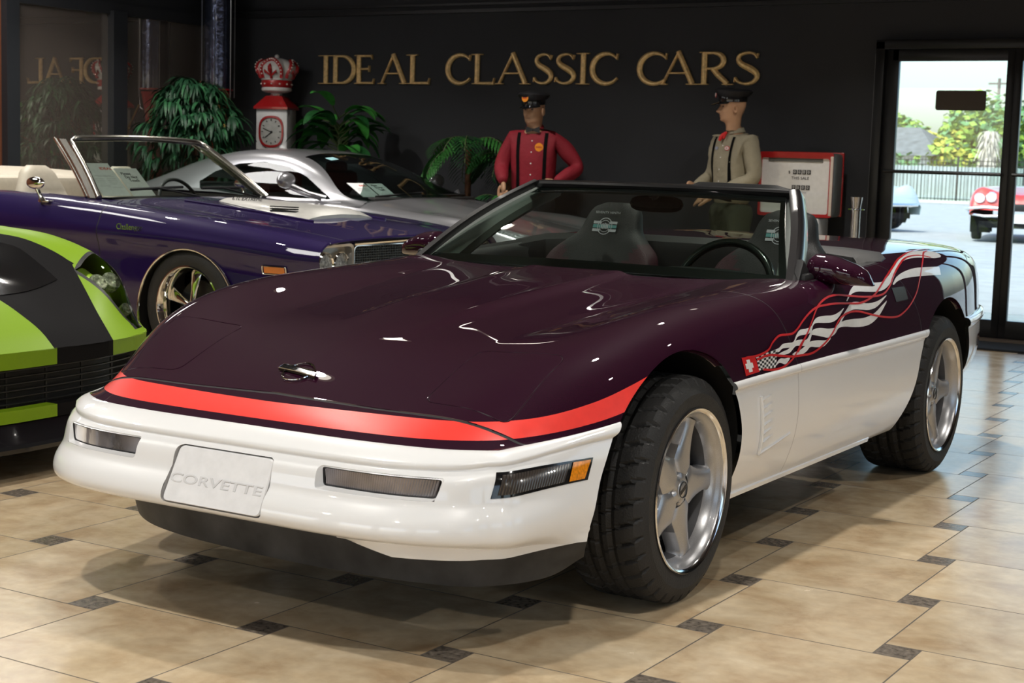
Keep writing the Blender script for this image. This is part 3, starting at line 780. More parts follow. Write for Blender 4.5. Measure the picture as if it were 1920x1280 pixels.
for k, q in enumerate(UP.f):
    if UP.t[k] in ('nose', 'hood'):
        c = UP.cen(q)
        if c[1] < -.1 and fl_(c[1]) < c[2] < fu_(c[1]): UP.t[k] += '_red'
for k, q in enumerate(LO.f):
    if LO.t[k]: continue
    c = LO.cen(q)
    if .3 < c[1] < 1.1 and abs(ygd2(c)) < .0021: t = 'gapw'
    elif c[0] > .6 and 1.4 < c[1] < 2.4 and abs(fgr(c)-.035) < .0021: t = 'gapw2'
    elif c[1] < 0: t = 'bumper'
    elif c[1] < .735: t = 'fpanel'
    elif c[1] < 2.2 and fgr(c)-.035 < 0: t = 'door'
    elif c[1] < 2.4: t = 'door_end'
    else: t = 'rbumper'
    LO.t[k] = t

GAPW = mat('shadowed_white_gap', (.35, .34, .33), rough=.5)
UP.extract('hood', {'hood': PURP, 'hood_red': REDS, 'gap': GAP, 'dgap': GAP, 'lidgap': GAP}, vette, label='purple one-piece hood and front fenders')
for sd in (1, -1):
    UP.extract('headlamp_cover', {'lid': PURP}, vette, side=sd)
    UP.extract('door_upper', {'door': PURP, 'dgap2': GAP}, vette, side=sd)
    LO.extract('lower_fender_panel', {'fpanel': WHT, 'gapw': GAPW}, vette, side=sd)
    LO.extract('door_lower', {'door': WHT, 'gapw2': GAPW, 'door_end': WHT}, vette, side=sd)
UP.extract('rear_body', {'rear': PURP}, vette)
UP.extract('nose_panel', {'nose': PURP, 'nose_red': REDS}, vette, label='purple nose panel with a red stripe')
LO.extract('front_bumper', {'bumper': WHT}, vette, label='white front bumper cover')
LO.extract('rear_bumper', {'rbumper': WHT}, vette, label='white rear bumper cover')
# side surface lookup
def bvh_of(*S):
    V = []; F = []
    for s in S:
        b = len(V); V += [Vector(p) for p in s.v]; F += [[i+b for i in q] for q, t in zip(s.f, s.t) if t != 'void']
    return BVHTree.FromPolygons(V, F)
BV = bvh_of(UP, LO); BVL = bvh_of(LO)
def sideP(y, z, off=.0012, sgn=1):
    h = BV.ray_cast(Vector((2, y, z)), Vector((-1, 0, 0)))
    if h[0] is None: return Vector((sgn*.89, y, z))
    p = h[0]+h[1].normalized()*(off if h[1].x > 0 else -off); return Vector((p.x*sgn, p.y, p.z))
def _bvh_all():
    V = []; F = []
    for s in (UP, LO):
        for sg in (1, -1):
            b = len(V); V += [Vector((p[0]*sg, p[1], p[2])) for p in s.v]; F += [[i+b for i in q] for q, t in zip(s.f, s.t) if t != 'void']
    return BVHTree.FromPolygons(V, F)
for (nm, y, sd, W, dish, xx) in (('front_wheel', 0, 1, .245, .03, .872), ('front_wheel', 0, -1, .245, .03, .872), ('rear_wheel', 2.443, 1, .27, .045, .878), ('rear_wheel', 2.443, -1, .27, .045, .878)):
    vette_wheel(nm, vette, (sd*xx, y, .3245), sd, W, dish)
def dens(poly, k=6):
    out = []
    for i in range(len(poly)):
        a = np.array(poly[i]); c = np.array(poly[(i+1) % len(poly)])
        for t in range(k): out.append(a+(c-a)*t/k)
    return out
# ---- wheel wells, floor pan
LINER = mat('wheel_well_liner', (.006, .006, .006), rough=.8)
def well(fn, cy, cz, a0, a1, name, r_extra=.0):
    for sg in (1, -1):
        b = MB(); P = []; n = 40
        for k in range(n+1):
            a = math.radians(a0+(a1-a0)*k/n)
            lo, hi = .2, 1.0
            for _ in range(22):
                mid = (lo+hi)/2; (lo, hi) = (mid, hi) if fn((.9, cy+mid*math.cos(a), cz+mid*math.sin(a))) < 0 else (lo, mid)
            y, z = cy+lo*math.cos(a), cz+lo*math.sin(a); z = max(z, .14)
            q = sideP(y, z, -.002); xo = q.x if q.x > .5 else .86
            P.append([(sg*xo, y, z), (sg*(xo-.012), y, z), (sg*(xo-.03), cy+(y-cy)*1.03, cz+(z-cz)*1.03), (sg*.56, cy+(y-cy)*1.03, cz+(z-cz)*1.03), (sg*.555, cy+(y-cy)*.5, cz+(z-cz)*.5), (sg*.555, cy, cz)])
        b.grid([[p for p in r[1:]] for r in P]); b.build('wheel_well', LINER, vette, angle=60)
        # painted lip round the opening
        b = MB(); b.grid([[r[0], r[1], (r[1][0]-sg*.010, cy+(r[1][1]-cy)*.985, cz+(r[1][2]-cz)*.985)] for r in P if r[0][2] > .655]); b.build('arch_lip', PURP, vette)
well(archF, -.05, .30, -10, 179, 'f'); well(archR, 2.40, .30, -4, 172, 'r')
b = MB()
b.box((0, 1.2, .25), (1.36, 1.6, .10), bev=.03); b.box((0, -.62, .40), (1.10, .34, .20)); b.box((0, .0, .30), (1.05, 1.2, .22)); b.box((0, 2.6, .36), (1.05, 1.1, .24)); b.box((0, 3.1, .45), (1.3, .3, .2))
b.build('underbody', LINER, vette)
# white rocker sill under the doors
for sg in (1, -1):
    b = MB(); b.grid([[(sg*.842, y, .262), (sg*.850, y, .252), (sg*.846, y, .238), (sg*.825, y, .230), (sg*.79, y, .232)] for y in np.linspace(.27, 1.62, 30)]); b.build('rocker_sill', WHT, vette)
# black air dam below the nose
def dam(name, pts, ztop, zbot, th=.012):
    P = cr(pts, 10); b = MB()
    b.grid([[(p[0], p[1], zt), (p[0]*.985, p[1]+.012, (zt+zb)/2), (p[0]*.97, p[1]+.03, zb), (p[0]*.955, p[1]+.045, zb+.004), (p[0]*.97, p[1]+.05, zt)] for p, zt, zb in zip(P, cr(ztop, 10), cr(zbot, 10))])
    return b.build(name, DAM, vette)
pts = [(-.80, -.49, 0), (-.74, -.58, 0), (-.60, -.68, 0), (-.42, -.73, 0), (-.2, -.745, 0), (0, -.75, 0), (.2, -.745, 0), (.42, -.73, 0), (.60, -.68, 0), (.745, -.58, 0), (.815, -.495, 0)]
dam('air_dam', pts, [(.26,)]+[(.31,)]*9+[(.268,)], [(.20,), (.155,), (.145,), (.14,), (.135,), (.132,), (.132,), (.135,), (.14,), (.165,), (.215,)])
# lower white chin below the bumper corner
for sg in (1,):
    b = MB(); rows = []; seq = [i for i in range(NS+1) if SP[i][1] < -.36 and SP[i][0] > .36]
    for n_, i in enumerate(seq):
        x, y, zb = SP[i]; nx, ny = nor[i]; e = min(1, n_/10); w = max(sstep(.30, .92, -ny)*(1-.22*sstep(.45, .72, x)), .60*(1-sstep(-.80, -.42, y))); o_ = .085*w+.012*(1-w)
        if y+ny*o_ > -.492: continue
        rows.append([(sg*(x+nx*(o_+a)), y+ny*(o_+a), zz) for a, zz in ((.020*w+.004, .325), (.006, .300), (-.004, .300-.018*e), (-.008, .300-.034*e), (-.02, .298-.036*e))])
    b.grid(rows if sg > 0 else rows[::-1]); b.build('chin_panel', WHT, vette)
# raised edges of the lids and hood that catch the light
for sg in (1, -1):
    pts_ = dens(rrect([(.425, -.690), (.672, -.680), (.688, -.404), (.420, -.404)], r=.035), 3)
    P_ = []
    for x, y in pts_:
        h = BV.ray_cast(Vector((x, y, 2)), Vector((0, 0, -1))); P_.append((sg*x, y, h[0].z+.0002))
    b = MB(); b.tube(P_, .0013, 6, close=True); b.build('headlamp_cover_edge', PURP, vette)
P_ = []
for x in np.linspace(-.70, .70, 61):
    y = ygap_nose(abs(x))+.004; h = BV.ray_cast(Vector((abs(x)+1e-4, y, 2)), Vector((0, 0, -1)))
    if h[0]: P_.append((x, y, h[0].z+.0002))
b = MB(); b.tube(P_, .0013, 6); b.build('hood_edge', PURP, vette)
# ---- bumper recesses with lamps
def frontY(x, z):
    h = BV0.ray_cast(Vector((abs(x)+1e-4, -2, z)), Vector((0, 1, 0))); return h[0].y if h[0] else -.98
def dens(poly, k=6):
    out = []
    for i in range(len(poly)):
        a = np.array(poly[i]); c = np.array(poly[(i+1) % len(poly)])
        for t in range(k): out.append(a+(c-a)*t/k)
    return out
CLENS = mat('ribbed_clear_lens', (.20, .185, .19), rough=.14, coat=1, noise=(7, .75, 3), metal=.6)
def lamp_front(sg):
    root = bpy.data.objects.new('fog_lamp', None); link(root); root.parent = vette
    P = dens(rrect(FOGP, n=4, r=.010), 4); cx, cz = .465, .443; W = []; S_ = []
    def ly(x): return frontY(x, .443)+.013+.012*(.62-x)/.32
    for x, z in P:
        y = frontY(x, z); xi, zi = (x-cx)*.965+cx, (z-cz)*.86+cz; yi = ly(xi)-.001
        W.append([(sg*x, y, z), (sg*(x*.5+xi*.5), (y+yi)/2+.002, z*.5+zi*.5), (sg*xi, yi, zi)])
        x2, z2 = (xi-cx)*.98+cx, (zi-cz)*.90+cz; S_.append([(sg*xi, yi, zi), (sg*x2, yi+.0005, z2), (sg*x2, yi+.012, z2)])
    b = MB(); b.grid(W if sg > 0 else W[::-1], closeu=True); b.build('lamp_recess', WHT, root, angle=70)
    b = MB(); b.grid(S_ if sg > 0 else S_[::-1], closeu=True); b.build('lamp_surround', BLK, root)
    b = MB(); G = []; u, v = 96, 8
    for i in range(u+1):
        row = []
        for k in range(v+1):
            t = k/v; x0, x1 = .308, .622-.012*(1-t); x = x0+(x1-x0)*i/u; z = .419+.0495*t
            row.append((sg*x, ly(x)+.003+(.0022 if i % 2 else 0), z))
        G.append(row)
    b.grid(G if sg > 0 else G[::-1]); b.build('lens', CLENS, root, smooth=True, angle=25)
    return root
for sg in (1, -1): lamp_front(sg)
def sidepatch(poly, off, sg, nu=24, nv=6, axis=(.75, -.55)):
    """bilinear patch on the bumper corner: poly 4 corners as 3D points; projects along direction axis"""
    A, B, C, D = [Vector(p) for p in poly]; G = []; d = Vector((-axis[0], -axis[1], 0)).normalized()
    for i in range(nu+1):
        row = []
        for k in range(nv+1):
            t = A.lerp(B, i/nu); bt = D.lerp(C, i/nu); p = t.lerp(bt, k/nv)
            h = BV.ray_cast(p-d*.6, d); q = h[0] if h[0] else p; q = q-d*off; row.append((q.x*sg, q.y, q.z))
        G.append(row)
    return G
TL, TR, BR, BL = (.7158, -.799, .4830), (.8200, -.492, .4870), (.8150, -.512, .4320), (.7199, -.8268, .4215)
def lerp3(a, b, t): return tuple(a[i]+(b[i]-a[i])*t for i in range(3))
for sg in (1, -1):
    root = bpy.data.objects.new('side_marker', None); link(root); root.parent = vette
    b = MB(); b.grid(sidepatch((TL, TR, BR, BL), .0015, sg)); b.build('lamp_surround', BLKG, root)
    def sub(u0, u1, v0, v1, sk=0): 
        T = lambda u: lerp3(TL, TR, u); Bt = lambda u: lerp3(BL, BR, u)
        f = lambda u, v: lerp3(T(u), Bt(u), v)
        return (f(u0+sk, v0), f(u1, v0), f(u1-.02, v1), f(u0, v1))
    G = sidepatch(sub(.05, .75, .10, .88), .004, sg, 48, 6); b = MB()
    G = [[(p[0]-sg*(.0018 if i % 2 else 0), p[1]+(.0012 if i % 2 else 0), p[2]) for p in r] for i, r in enumerate(G)]
    b.grid(G); b.build('smoked_lens', mat('smoked_lens', (.045, .038, .034), rough=.15, coat=1), root, angle=25)
    b = MB(); b.grid(sidepatch(sub(.785, .975, .07, .90), .0045, sg, 10, 6)); b.build('amber_lens', mat('amber_lens', (.75, .25, .008), rough=.15, coat=1, noise=(140, .35, 2)), root, label='amber lens')
# licence plate recess cover with embossed lettering
rp = dens(rrect(PLATEP, n=5, r=.018), 3)
ya, yb = frontY(0, .4705), frontY(0, .326)
def plane_y(x, z): return ya+(yb-ya)*(.4705-z)/.1445
czp = .398; out = [(x, frontY(x, z), z) for x, z in rp]; mid = [(x*.985, plane_y(x, z)+.010, (z-czp)*.97+czp) for x, z in rp]
b = MB(); b.grid([[o, m_] for o, m_ in zip(out, mid)], closeu=True); b.build('plate_recess', GAPW, vette, angle=70)
b = MB(); i0 = [(x*.978, plane_y(x, z)+.008, (z-czp)*.955+czp) for x, z in rp]; i1 = [(x*.974, plane_y(x, z)-.001, (z-czp)*.948+czp) for x, z in rp]; i2 = [(x*.955, plane_y(x, z)-.004, (z-czp)*.915+czp) for x, z in rp]
b.grid([[a_, c_, d_] for a_, c_, d_ in zip(i0, i1, i2)], closeu=True); b.add(i2, [list(range(len(i2)))[::-1]]); b.build('licence_plate_cover', mat('satin_white_paint', (.76, .76, .77), rough=.25, coat=.6), vette, angle=30)
sl = math.atan((ya-yb)/.1445)
M = Matrix.Translation((-.004, plane_y(0, .388)-.0042, .388)) @ Matrix.Rotation(PI/2-sl, 4, 'X')
text_obj('embossed_lettering', 'CORVETTE', .036, mat('embossed_white', (.62, .62, .63), rough=.3), vette, M, ext=.0010, sx=1.75, bold=.0006)
# emblem on nose: ring with crossed flag
def hoodP(x, y, off=.003):
    h = BV.ray_cast(Vector((abs(x)+1e-4, y, 2)), Vector((0, 0, -1))); return Vector((x, y, h[0].z+off))
root = bpy.data.objects.new('nose_emblem', None); link(root); root.parent = vette
b = MB(); b.tube([hoodP(.046*math.cos(t), -.672+.040*math.sin(t), .005) for t in np.linspace(0, 2*PI, 41)[:-1]], .0026, 8, close=True); b.build('ring', CHR, root)
b = MB(); q = [(-.071, .012), (-.004, .000), (.070, -.008), (.062, .012), (-.002, .018), (-.066, .032)]
b.add([hoodP(x, -.682+y, .010) for x, y in q]+[hoodP(x, -.682+y, .003) for x, y in q], [[0, 1, 4, 5][::-1], [1, 2, 3, 4][::-1]]+[[i, (i+1) % 6, (i+1) % 6+6, i+6] for i in range(6)]); b.build('flag', mat('black_chrome', (.05, .045, .05), rough=.15, metal=1), root)
b = MB(); b.tube([hoodP(x, -.682+y, .011) for x, y in q], .0013, 6, close=True); b.build('flag_edge', CHR, root)
b = MB()
for i in range(7):
    for k in range(3):
        if (i+k) % 2:
            x = -.066+.0085*i; y = -.682+.012-.0018*i+.0058*k+.002; b.add([hoodP(x, y, .0108), hoodP(x+.0085, y-.0018, .0108), hoodP(x+.0085, y+.0040, .0108), hoodP(x, y+.0058, .0108)], [[0, 1, 2, 3]])
b.add([hoodP(-.002, -.680, .0108), hoodP(.058, -.687, .0108), (hoodP(.054, -.675, .0108)), hoodP(0, -.667, .0108)], [[0, 1, 2, 3]])
b.build('checks', BLKG, root)
# louvre insert on the lower front fender (recessed panel with gills)
for sg in (1, -1):
    b = MB(); q = [(.425, .548), (.640, .566), (.690, .400), (.455, .366)]
    def fp(u, v, o):
        y = (q[0][0]*(1-u)+q[1][0]*u)*(1-v)+(q[3][0]*(1-u)+q[2][0]*u)*v; z = (q[0][1]*(1-u)+q[1][1]*u)*(1-v)+(q[3][1]*(1-u)+q[2][1]*u)*v
        return sideP(y, z, o, sg)
    P = []
    for i in range(25):
        u = i/24; row = []
        for k in range(49):
            v = k/48; e = min(u/.05, (1-v)/.035, 1); e = max(0, e)
            g = 0
            if .04 < u < .40 and .05 < v < .93: w_ = ((v-.05)/.88*6) % 1; g = .011*(1-w_)**3*(1-u/.45)
            # recess depth fades toward the rear and top
            d = -.008*e*(1-u)*min(1, v/.05 if v < .05 else 1)
            row.append(fp(u, v, .0015+d*0+g+(.004*(1-e) if (u < .05 or v > .965) else 0)))
        P.append(row)
    b.grid(P if sg > 0 else P[::-1]); b.build('side_louvre', WHT, vette, angle=40)
    b = MB(); b.tube([fp(0, 1, .003), fp(0, .75, .0045), fp(0, .5, .005), fp(0, .25, .0045), fp(0, 0, .003)], .006, 8); b.tube([fp(0, 1, .003), fp(.5, 1, .003), fp(1, 1, .001)], .005, 8); b.build('louvre_edge', WHT, vette)
# rear side lamp
for sg in (1, -1):
    b = MB(); b.grid([[sideP(y, z, .004, sg) for z in (.475, .50, .535)] for y in np.linspace(2.96, 3.06, 6)]); b.build('rear_side_lamp', mat('clear_red_lens', (.18, .10, .09), rough=.15, coat=1), vette)
DEC = {
 'R1': ([(.525, .679), (.571, .683), (.603, .692), (.644, .692), (.691, .692), (.722, .711), (.758, .724), (.812, .724), (.851, .727), (.882, .739)], [(.524, .669), (.569, .671), (.596, .678), (.642, .677), (.678, .676), (.705, .691), (.736, .705), (.795, .706), (.834, .707), (.852, .711)]),
 'R2': ([(.831, .709), (.864, .732), (.912, .751), (.981, .753), (1.061, .75), (1.124, .756), (1.179, .767)], [(.835, .707), (.878, .731), (.913, .735), (.982, .73), (1.051, .728), (1.109, .738), (1.174, .763)]),
 'R3': ([(1.216, .788), (1.282, .818), (1.339, .832), (1.404, .838), (1.464, .837), (1.564, .832), (1.632, .833), (1.718, .849), (1.813, .872), (1.931, .894), (2.096, .911), (2.268, .916), (2.396, .913), (2.475, .905), (2.474, .893)], [(1.223, .786), (1.265, .802), (1.307, .81), (1.365, .811), (1.44, .806), (1.544, .801), (1.628, .806), (1.708, .824), (1.803, .856), (1.916, .883), (2.035, .895), (2.153, .897), (2.275, .892), (2.362, .888), (2.446, .889)]),
 'R4': ([(.56, .664), (.599, .669), (.646, .673), (.684, .685), (.718, .694), (.76, .693), (.803, .69), (.833, .703), (.853, .717)], [(.578, .66), (.619, .658), (.658, .661), (.693, .673), (.72, .677), (.768, .672), (.812, .671), (.833, .684), (.856, .705)]),
 'R5': ([(.842, .708), (.875, .717), (.931, .717), (1.011, .709), (1.082, .709), (1.123, .726), (1.161, .745), (1.199, .759), (1.259, .779), (1.335, .777), (1.421, .767), (1.528, .769), (1.632, .784)], [(.841, .702), (.876, .698), (.943, .688), (1.0, .68), (1.06, .687), (1.099, .705), (1.135, .723), (1.185, .743), (1.26, .755), (1.347, .75), (1.423, .744), (1.513, .75), (1.63, .781)]),
 'R6': ([(.534, .634), (.572, .649), (.617, .646), (.659, .648)], [(.54, .631), (.57, .637), (.615, .628), (.649, .639)]),
 'R7': ([(.675, .654), (.703, .659), (.746, .662), (.79, .671), (.824, .68), (.891, .68), (.97, .674), (1.023, .678)], [(.691, .648), (.717, .645), (.754, .645), (.799, .653), (.833, .663), (.888, .658), (.951, .655), (1.014, .672)]),
 'R8': ([(1.045, .69), (1.096, .716), (1.159, .724), (1.248, .724), (1.363, .72), (1.472, .728), (1.56, .749), (1.627, .765)], [(1.052, .687), (1.105, .704), (1.167, .704), (1.268, .695), (1.371, .691), (1.452, .698), (1.531, .719), (1.618, .757)]),
 'R9': ([(1.726, .819), (1.792, .841), (1.891, .855), (2.019, .863), (2.154, .862), (2.334, .857)], [(1.734, .815), (1.797, .827), (1.885, .833), (2.004, .833), (2.139, .831), (2.315, .825)]),
 'L1': [(.316, .675), (.404, .674), (.482, .683), (.526, .704), (.58, .719), (.64, .718), (.692, .718), (.739, .73), (.792, .75), (.868, .772), (.94, .784), (1.02, .786), (1.114, .785), (1.222, .779), (1.333, .773), (1.427, .779), (1.513, .794), (1.594, .819), (1.686, .846), (1.822, .876), (1.958, .898), (2.149, .913), (2.334, .918), (2.491, .917)],
 'L2': [(.393, .662), (.48, .668), (.578, .658), (.659, .648), (.744, .644), (.831, .642), (.899, .65), (.981, .67), (1.043, .694), (1.098, .724), (1.153, .741), (1.232, .749), (1.319, .745), (1.431, .728), (1.564, .71), (1.69, .7), (1.777, .705), (1.885, .733), (1.975, .775), (2.043, .824), (2.141, .873), (2.28, .905), (2.409, .914)],
 'L3': [(.723, .656), (.77, .684), (.819, .712), (.863, .741), (.925, .777), (.981, .796), (1.06, .809), (1.143, .811), (1.259, .802), (1.393, .791), (1.51, .787), (1.607, .791), (1.688, .814), (1.769, .847), (1.871, .874), (2.005, .896), (2.138, .904), (2.248, .901), (2.31, .892)],
 'L4': [(.436, .629), (.512, .621), (.593, .621), (.657, .634), (.701, .65), (.747, .677), (.806, .705)],
 'block': [(.285, .678), (.381, .676), (.411, .625), (.308, .622)],
 'check': [(.388, .673), (.562, .68), (.533, .626), (.405, .629)],
}

def side_decal(P, off):
    return [sideP(float(p[0]), float(p[1]), off) for p in P]
_white = MB(); _redl = MB(); _redb = MB(); _chk = MB()
for k in ('R1', 'R2', 'R3', 'R4', 'R5', 'R6', 'R7', 'R8', 'R9'):
    a, c = DEC[k]; n = max(len(a), len(c)); a = cr(a, 6); c = cr(c, 6)
    if len(a) != len(c):
        ta = np.linspace(0, 1, len(a)); tc = np.linspace(0, 1, len(c)); c = [np.array([np.interp(t, tc, [q[0] for q in c]), np.interp(t, tc, [q[1] for q in c])]) for t in ta]
    _white.grid([side_decal([p*(1-v)+q*v for v in np.linspace(0, 1, 6)], .0016) for p, q in zip(a, c)])
for k, w in (('L1', .0036), ('L2', .0036), ('L3', .0036), ('L4', .0034)):
    P = cr(DEC[k], 6); T = np.gradient(np.array(P), axis=0); T /= np.linalg.norm(T, axis=1)[:, None]+1e-9
    rows = []
    for p, t in zip(P, T):
        h = BV.ray_cast(Vector((2, p[0], p[1])), Vector((-1, 0, 0)))
        if not h[0]: continue
        n = h[1].normalized(); n = n if n.x > 0 else -n; c = h[0]+n*.0026; tg = Vector((0, t[0], t[1])); tg = (tg-n*tg.dot(n)).normalized(); sd_ = n.cross(tg)
        rows.append([c-sd_*w, c+n*.0004, c+sd_*w])
    _redl.grid(rows)
def bil(q, u, v): q = [np.array(p) for p in q]; return (q[0]*(1-u)+q[1]*u)*(1-v)+(q[3]*(1-u)+q[2]*u)*v
_redb.grid([side_decal([bil(DEC['block'], u, v) for v in np.linspace(0, 1, 9)], .0016) for u in np.linspace(0, 1, 11)])
# white cross on the red block
bl = DEC['block']
for (u0, u1, v0, v1) in ((.12, .66, .36, .66), (.26, .52, .16, .86)):
    _white.grid([side_decal([bil(bl, u, v) for v in np.linspace(v0, v1, 5)], .0026) for u in np.linspace(u0, u1, 5)])
ck = DEC['check']
for i in range(9):
    for k in range(7):
        top = 0 if i < 1 or True else 0
        if (i+k) % 2 == 0: m_ = _white
        else: m_ = _chk
        m_.grid([side_decal([bil(ck, u, v) for v in (k/7, (k+1)/7)], .0020) for u in (i/9, (i+1)/9)])
for nm, m_, mt in (('white_wave_graphic', _white, WVIN), ('red_ribbon_graphic', _redl, REDL), ('red_block_graphic', _redb, mat('red_vinyl', (.62, .012, .014), rough=.35, coat=.8)), ('checker_graphic', _chk, GAP)):
    m_.build(nm, mt, vette, angle=None)
# door handle recess, fuel and lock details
b = MB(); hq = [(1.705, .806), (1.850, .804), (1.868, .755), (1.730, .753)]
b.grid([side_decal([bil(hq, u, v) for v in np.linspace(0, 1, 5)], .0015) for u in np.linspace(0, 1, 9)]); b.build('door_handle', mat('handle_grey', (.045, .045, .05), rough=.25, coat=1), vette)
# ================================================================ windscreen, cabin, mirrors
def wsP(u, v):
    """u -1..1 across, v 0 base..1 top"""
    xb, xt = .742*u, .520*u
    B_ = np.array((xb, .868+.135*abs(u)**2.2, .862-.016*abs(u)**2)); T_ = np.array((xt, 1.462+.050*u*u, 1.140-.006*u*u))
    p = B_*(1-v)+T_*v; p[2] += .018*math.sin(PI*v)*(1-.4*u*u); p[1] -= .022*math.sin(PI*v)*(1-.3*u*u); return p
root = bpy.data.objects.new('windscreen', None); link(root); root.parent = vette; root['label'] = 'raked green-tinted windscreen'
b = MB(); G = [[wsP(u, v) for v in np.linspace(0, 1, 16)] for u in np.linspace(-1, 1, 33)]; b.grid(G); b.build('glass_pane', GLS, root)
FRIT = mat('black_glass_border', (.006, .007, .007), rough=.25)
b = MB(); off = np.array((0, .004, -.002))
b.grid([[wsP(u, v)+off for v in (0, .03, .06, .085)] for u in np.linspace(-1, 1, 33)])
b.grid([[wsP(u, v)+off for v in (.90, .94, .98, 1)] for u in np.linspace(-1, 1, 33)])
b.grid([[wsP(u, v)+off for v in np.linspace(0, 1, 16)] for u in (.965, 1.0)])
b.build('glass_border', FRIT, root)
# header rail
HB = mat('black_header_rail', (.010, .010, .011), rough=.28, coat=.4)
def hdr(u): return np.array((.545*u, 1.472+.050*u*u, 1.148-.004*u*u))
b = MB(); prof = [(-.012, -.012), (-.020, .000), (-.016, .009), (.000, .014), (.030, .015), (.052, .010), (.058, -.004), (.050, -.020), (.02, -.024), (-.006, -.020)]
b.grid([[hdr(u)+np.array((0, a, c)) for a, c in prof] for u in np.linspace(-1, 1, 33)], closev=True)

b.build('header_rail', HB, root)
b = MB()
P = [[hdr(u)+np.array((0, a, c)) for a, c in [(.004, .013), (.008, .026), (.040, .026), (.05, .012)]] for u in [.30, .33]+list(np.linspace(.36, .86, 8))+[.90]]
for k in (0, -1):
    P[k] = [hdr([.27, 0, .95][k])+np.array((0, a, .012)) for a in (.004, .008, .040, .05)]
b.grid(P); b.build('header_seal', BLK, root)
# pillars
for sg in (1, -1):
    b = MB(); P0 = np.array((.768, .985, .838)); P1 = np.array((.552, 1.530, 1.150)); rows = []
    for t in np.linspace(0, 1, 14):
        p = P0*(1-t)+P1*t; p[2] += .020*math.sin(PI*t); p[0] += .014*math.sin(PI*t)
        rows.append([(sg*(p[0]+a), p[1]+c, p[2]+d) for a, c, d in [(-.018, -.028, .006), (.006, -.022, .010), (.016, -.004, .006), (.013, .060, -.022), (.002, .085, -.036), (-.020, .012, -.008)]])
    b.grid(rows, closev=True); b.add(rows[0], [[0, 1, 2, 3, 4, 5]]); b.build('windscreen_pillar', mat('pillar_black', (.014, .013, .014), rough=.3, coat=.5), root)
    b = MB(); rows = []
    for t in np.linspace(0, 1, 14):
        p = P0*(1-t)+P1*t; p[2] += .020*math.sin(PI*t); p[0] += .012*math.sin(PI*t); w_ = 1-.35*t
        rows.append([(sg*(p[0]-.010), p[1]+.006, p[2]-.004), (sg*(p[0]-.045*w_), p[1]+.016, p[2]-.010), (sg*(p[0]-.090*w_), p[1]+.05, p[2]-.026), (sg*(p[0]-.098*w_), p[1]+.085, p[2]-.040), (sg*(p[0]-.07*w_), p[1]+.11, p[2]-.055), (sg*(p[0]-.0), p[1]+.04, p[2]-.03)])
    b.grid(rows, closev=True); b.build('pillar_trim', DGREY, root)
# cabin tub
CB = mat('cabin_black', (.010, .010, .010), rough=.6)
b = MB()
edge = [(-.78, 1.05), (-.795, 1.2), (-.805, 1.5), (-.80, 1.75), (-.785, 1.88), (-.74, 1.95), (-.6, 1.99), (-.3, 2.02), (0, 2.02), (.3, 2.02), (.6, 1.99), (.74, 1.95), (.785, 1.88), (.80, 1.75), (.805, 1.5), (.795, 1.2), (.78, 1.05)]
def topz(x, y):
    h = BV.ray_cast(Vector((min(abs(x)+.02, .83), y+(.03 if abs(x) < .7 else 0), 2)), Vector((0, 0, -1))); return h[0].z if h[0] else .9
b.grid([[(x, y, topz(x, y)+.001), (x*.975, y-.01, topz(x, y)-.03), (x*.965, y-.02, .60), (x*.95, y-.03, .25)] for x, y in edge])
b.add([(-.76, .9, .25), (.76, .9, .25), (.76, 2.0, .25), (-.76, 2.0, .25)], [[0, 1, 2, 3]])
b.build('cabin_tub', CB, vette)
# padded sill cap on doors and rear bulkhead
CAP = mat('black_vinyl_cap', (.012, .012, .0125), rough=.45, bump=(300, .2))
for sg in (1, -1):
    b = MB(); rows = []
    for y in np.linspace(1.06, 1.76, 18):
        z = topz(.80, y); rows.append([(sg*.812, y, z-.004), (sg*.806, y, z+.007), (sg*.785, y, z+.010), (sg*.740, y, z+.006), (sg*.715, y, z-.02), (sg*.705, y, z-.12), (sg*.70, y, .60), (sg*.70, y, .40)])
    b.grid(rows); b.build('door_trim', CAP, vette)
b = MB(); rows = []
for x, y in [(-.80, 1.78), (-.785, 1.87), (-.74, 1.95), (-.6, 1.99), (-.3, 2.02), (0, 2.02), (.3, 2.02), (.6, 1.99), (.74, 1.95), (.785, 1.87), (.80, 1.78)]:
    z = topz(x, y); rows.append([(x*1.012, y+.012, z+.001), (x*1.005, y+.004, z+.010), (x*.96, y-.05, z+.008), (x*.92, y-.12, z-.010), (x*.91, y-.13, z-.05), (x*.92, y-.10, .5)])
b.grid(rows); b.build('tonneau_edge', CAP, vette)
# dashboard
b = MB(); rows = []
for x in np.linspace(-.73, .73, 45):
    hump = .022*math.exp(-((x-.38)/.20)**4); row = []
    for y, z in [(.86+.13*(x/.74)**2, .852-.014*(x/.74)**2), (.95+.06*(x/.74)**2, .853), (1.05, .856+hump*.6), (1.12, .855+hump), (1.17, .835+hump), (1.19, .79+hump*.5), (1.17, .70), (1.12, .55)]: row.append((x, y, z))
    rows.append(row)
b.grid(rows); b.build('dashboard', DASH, vette)
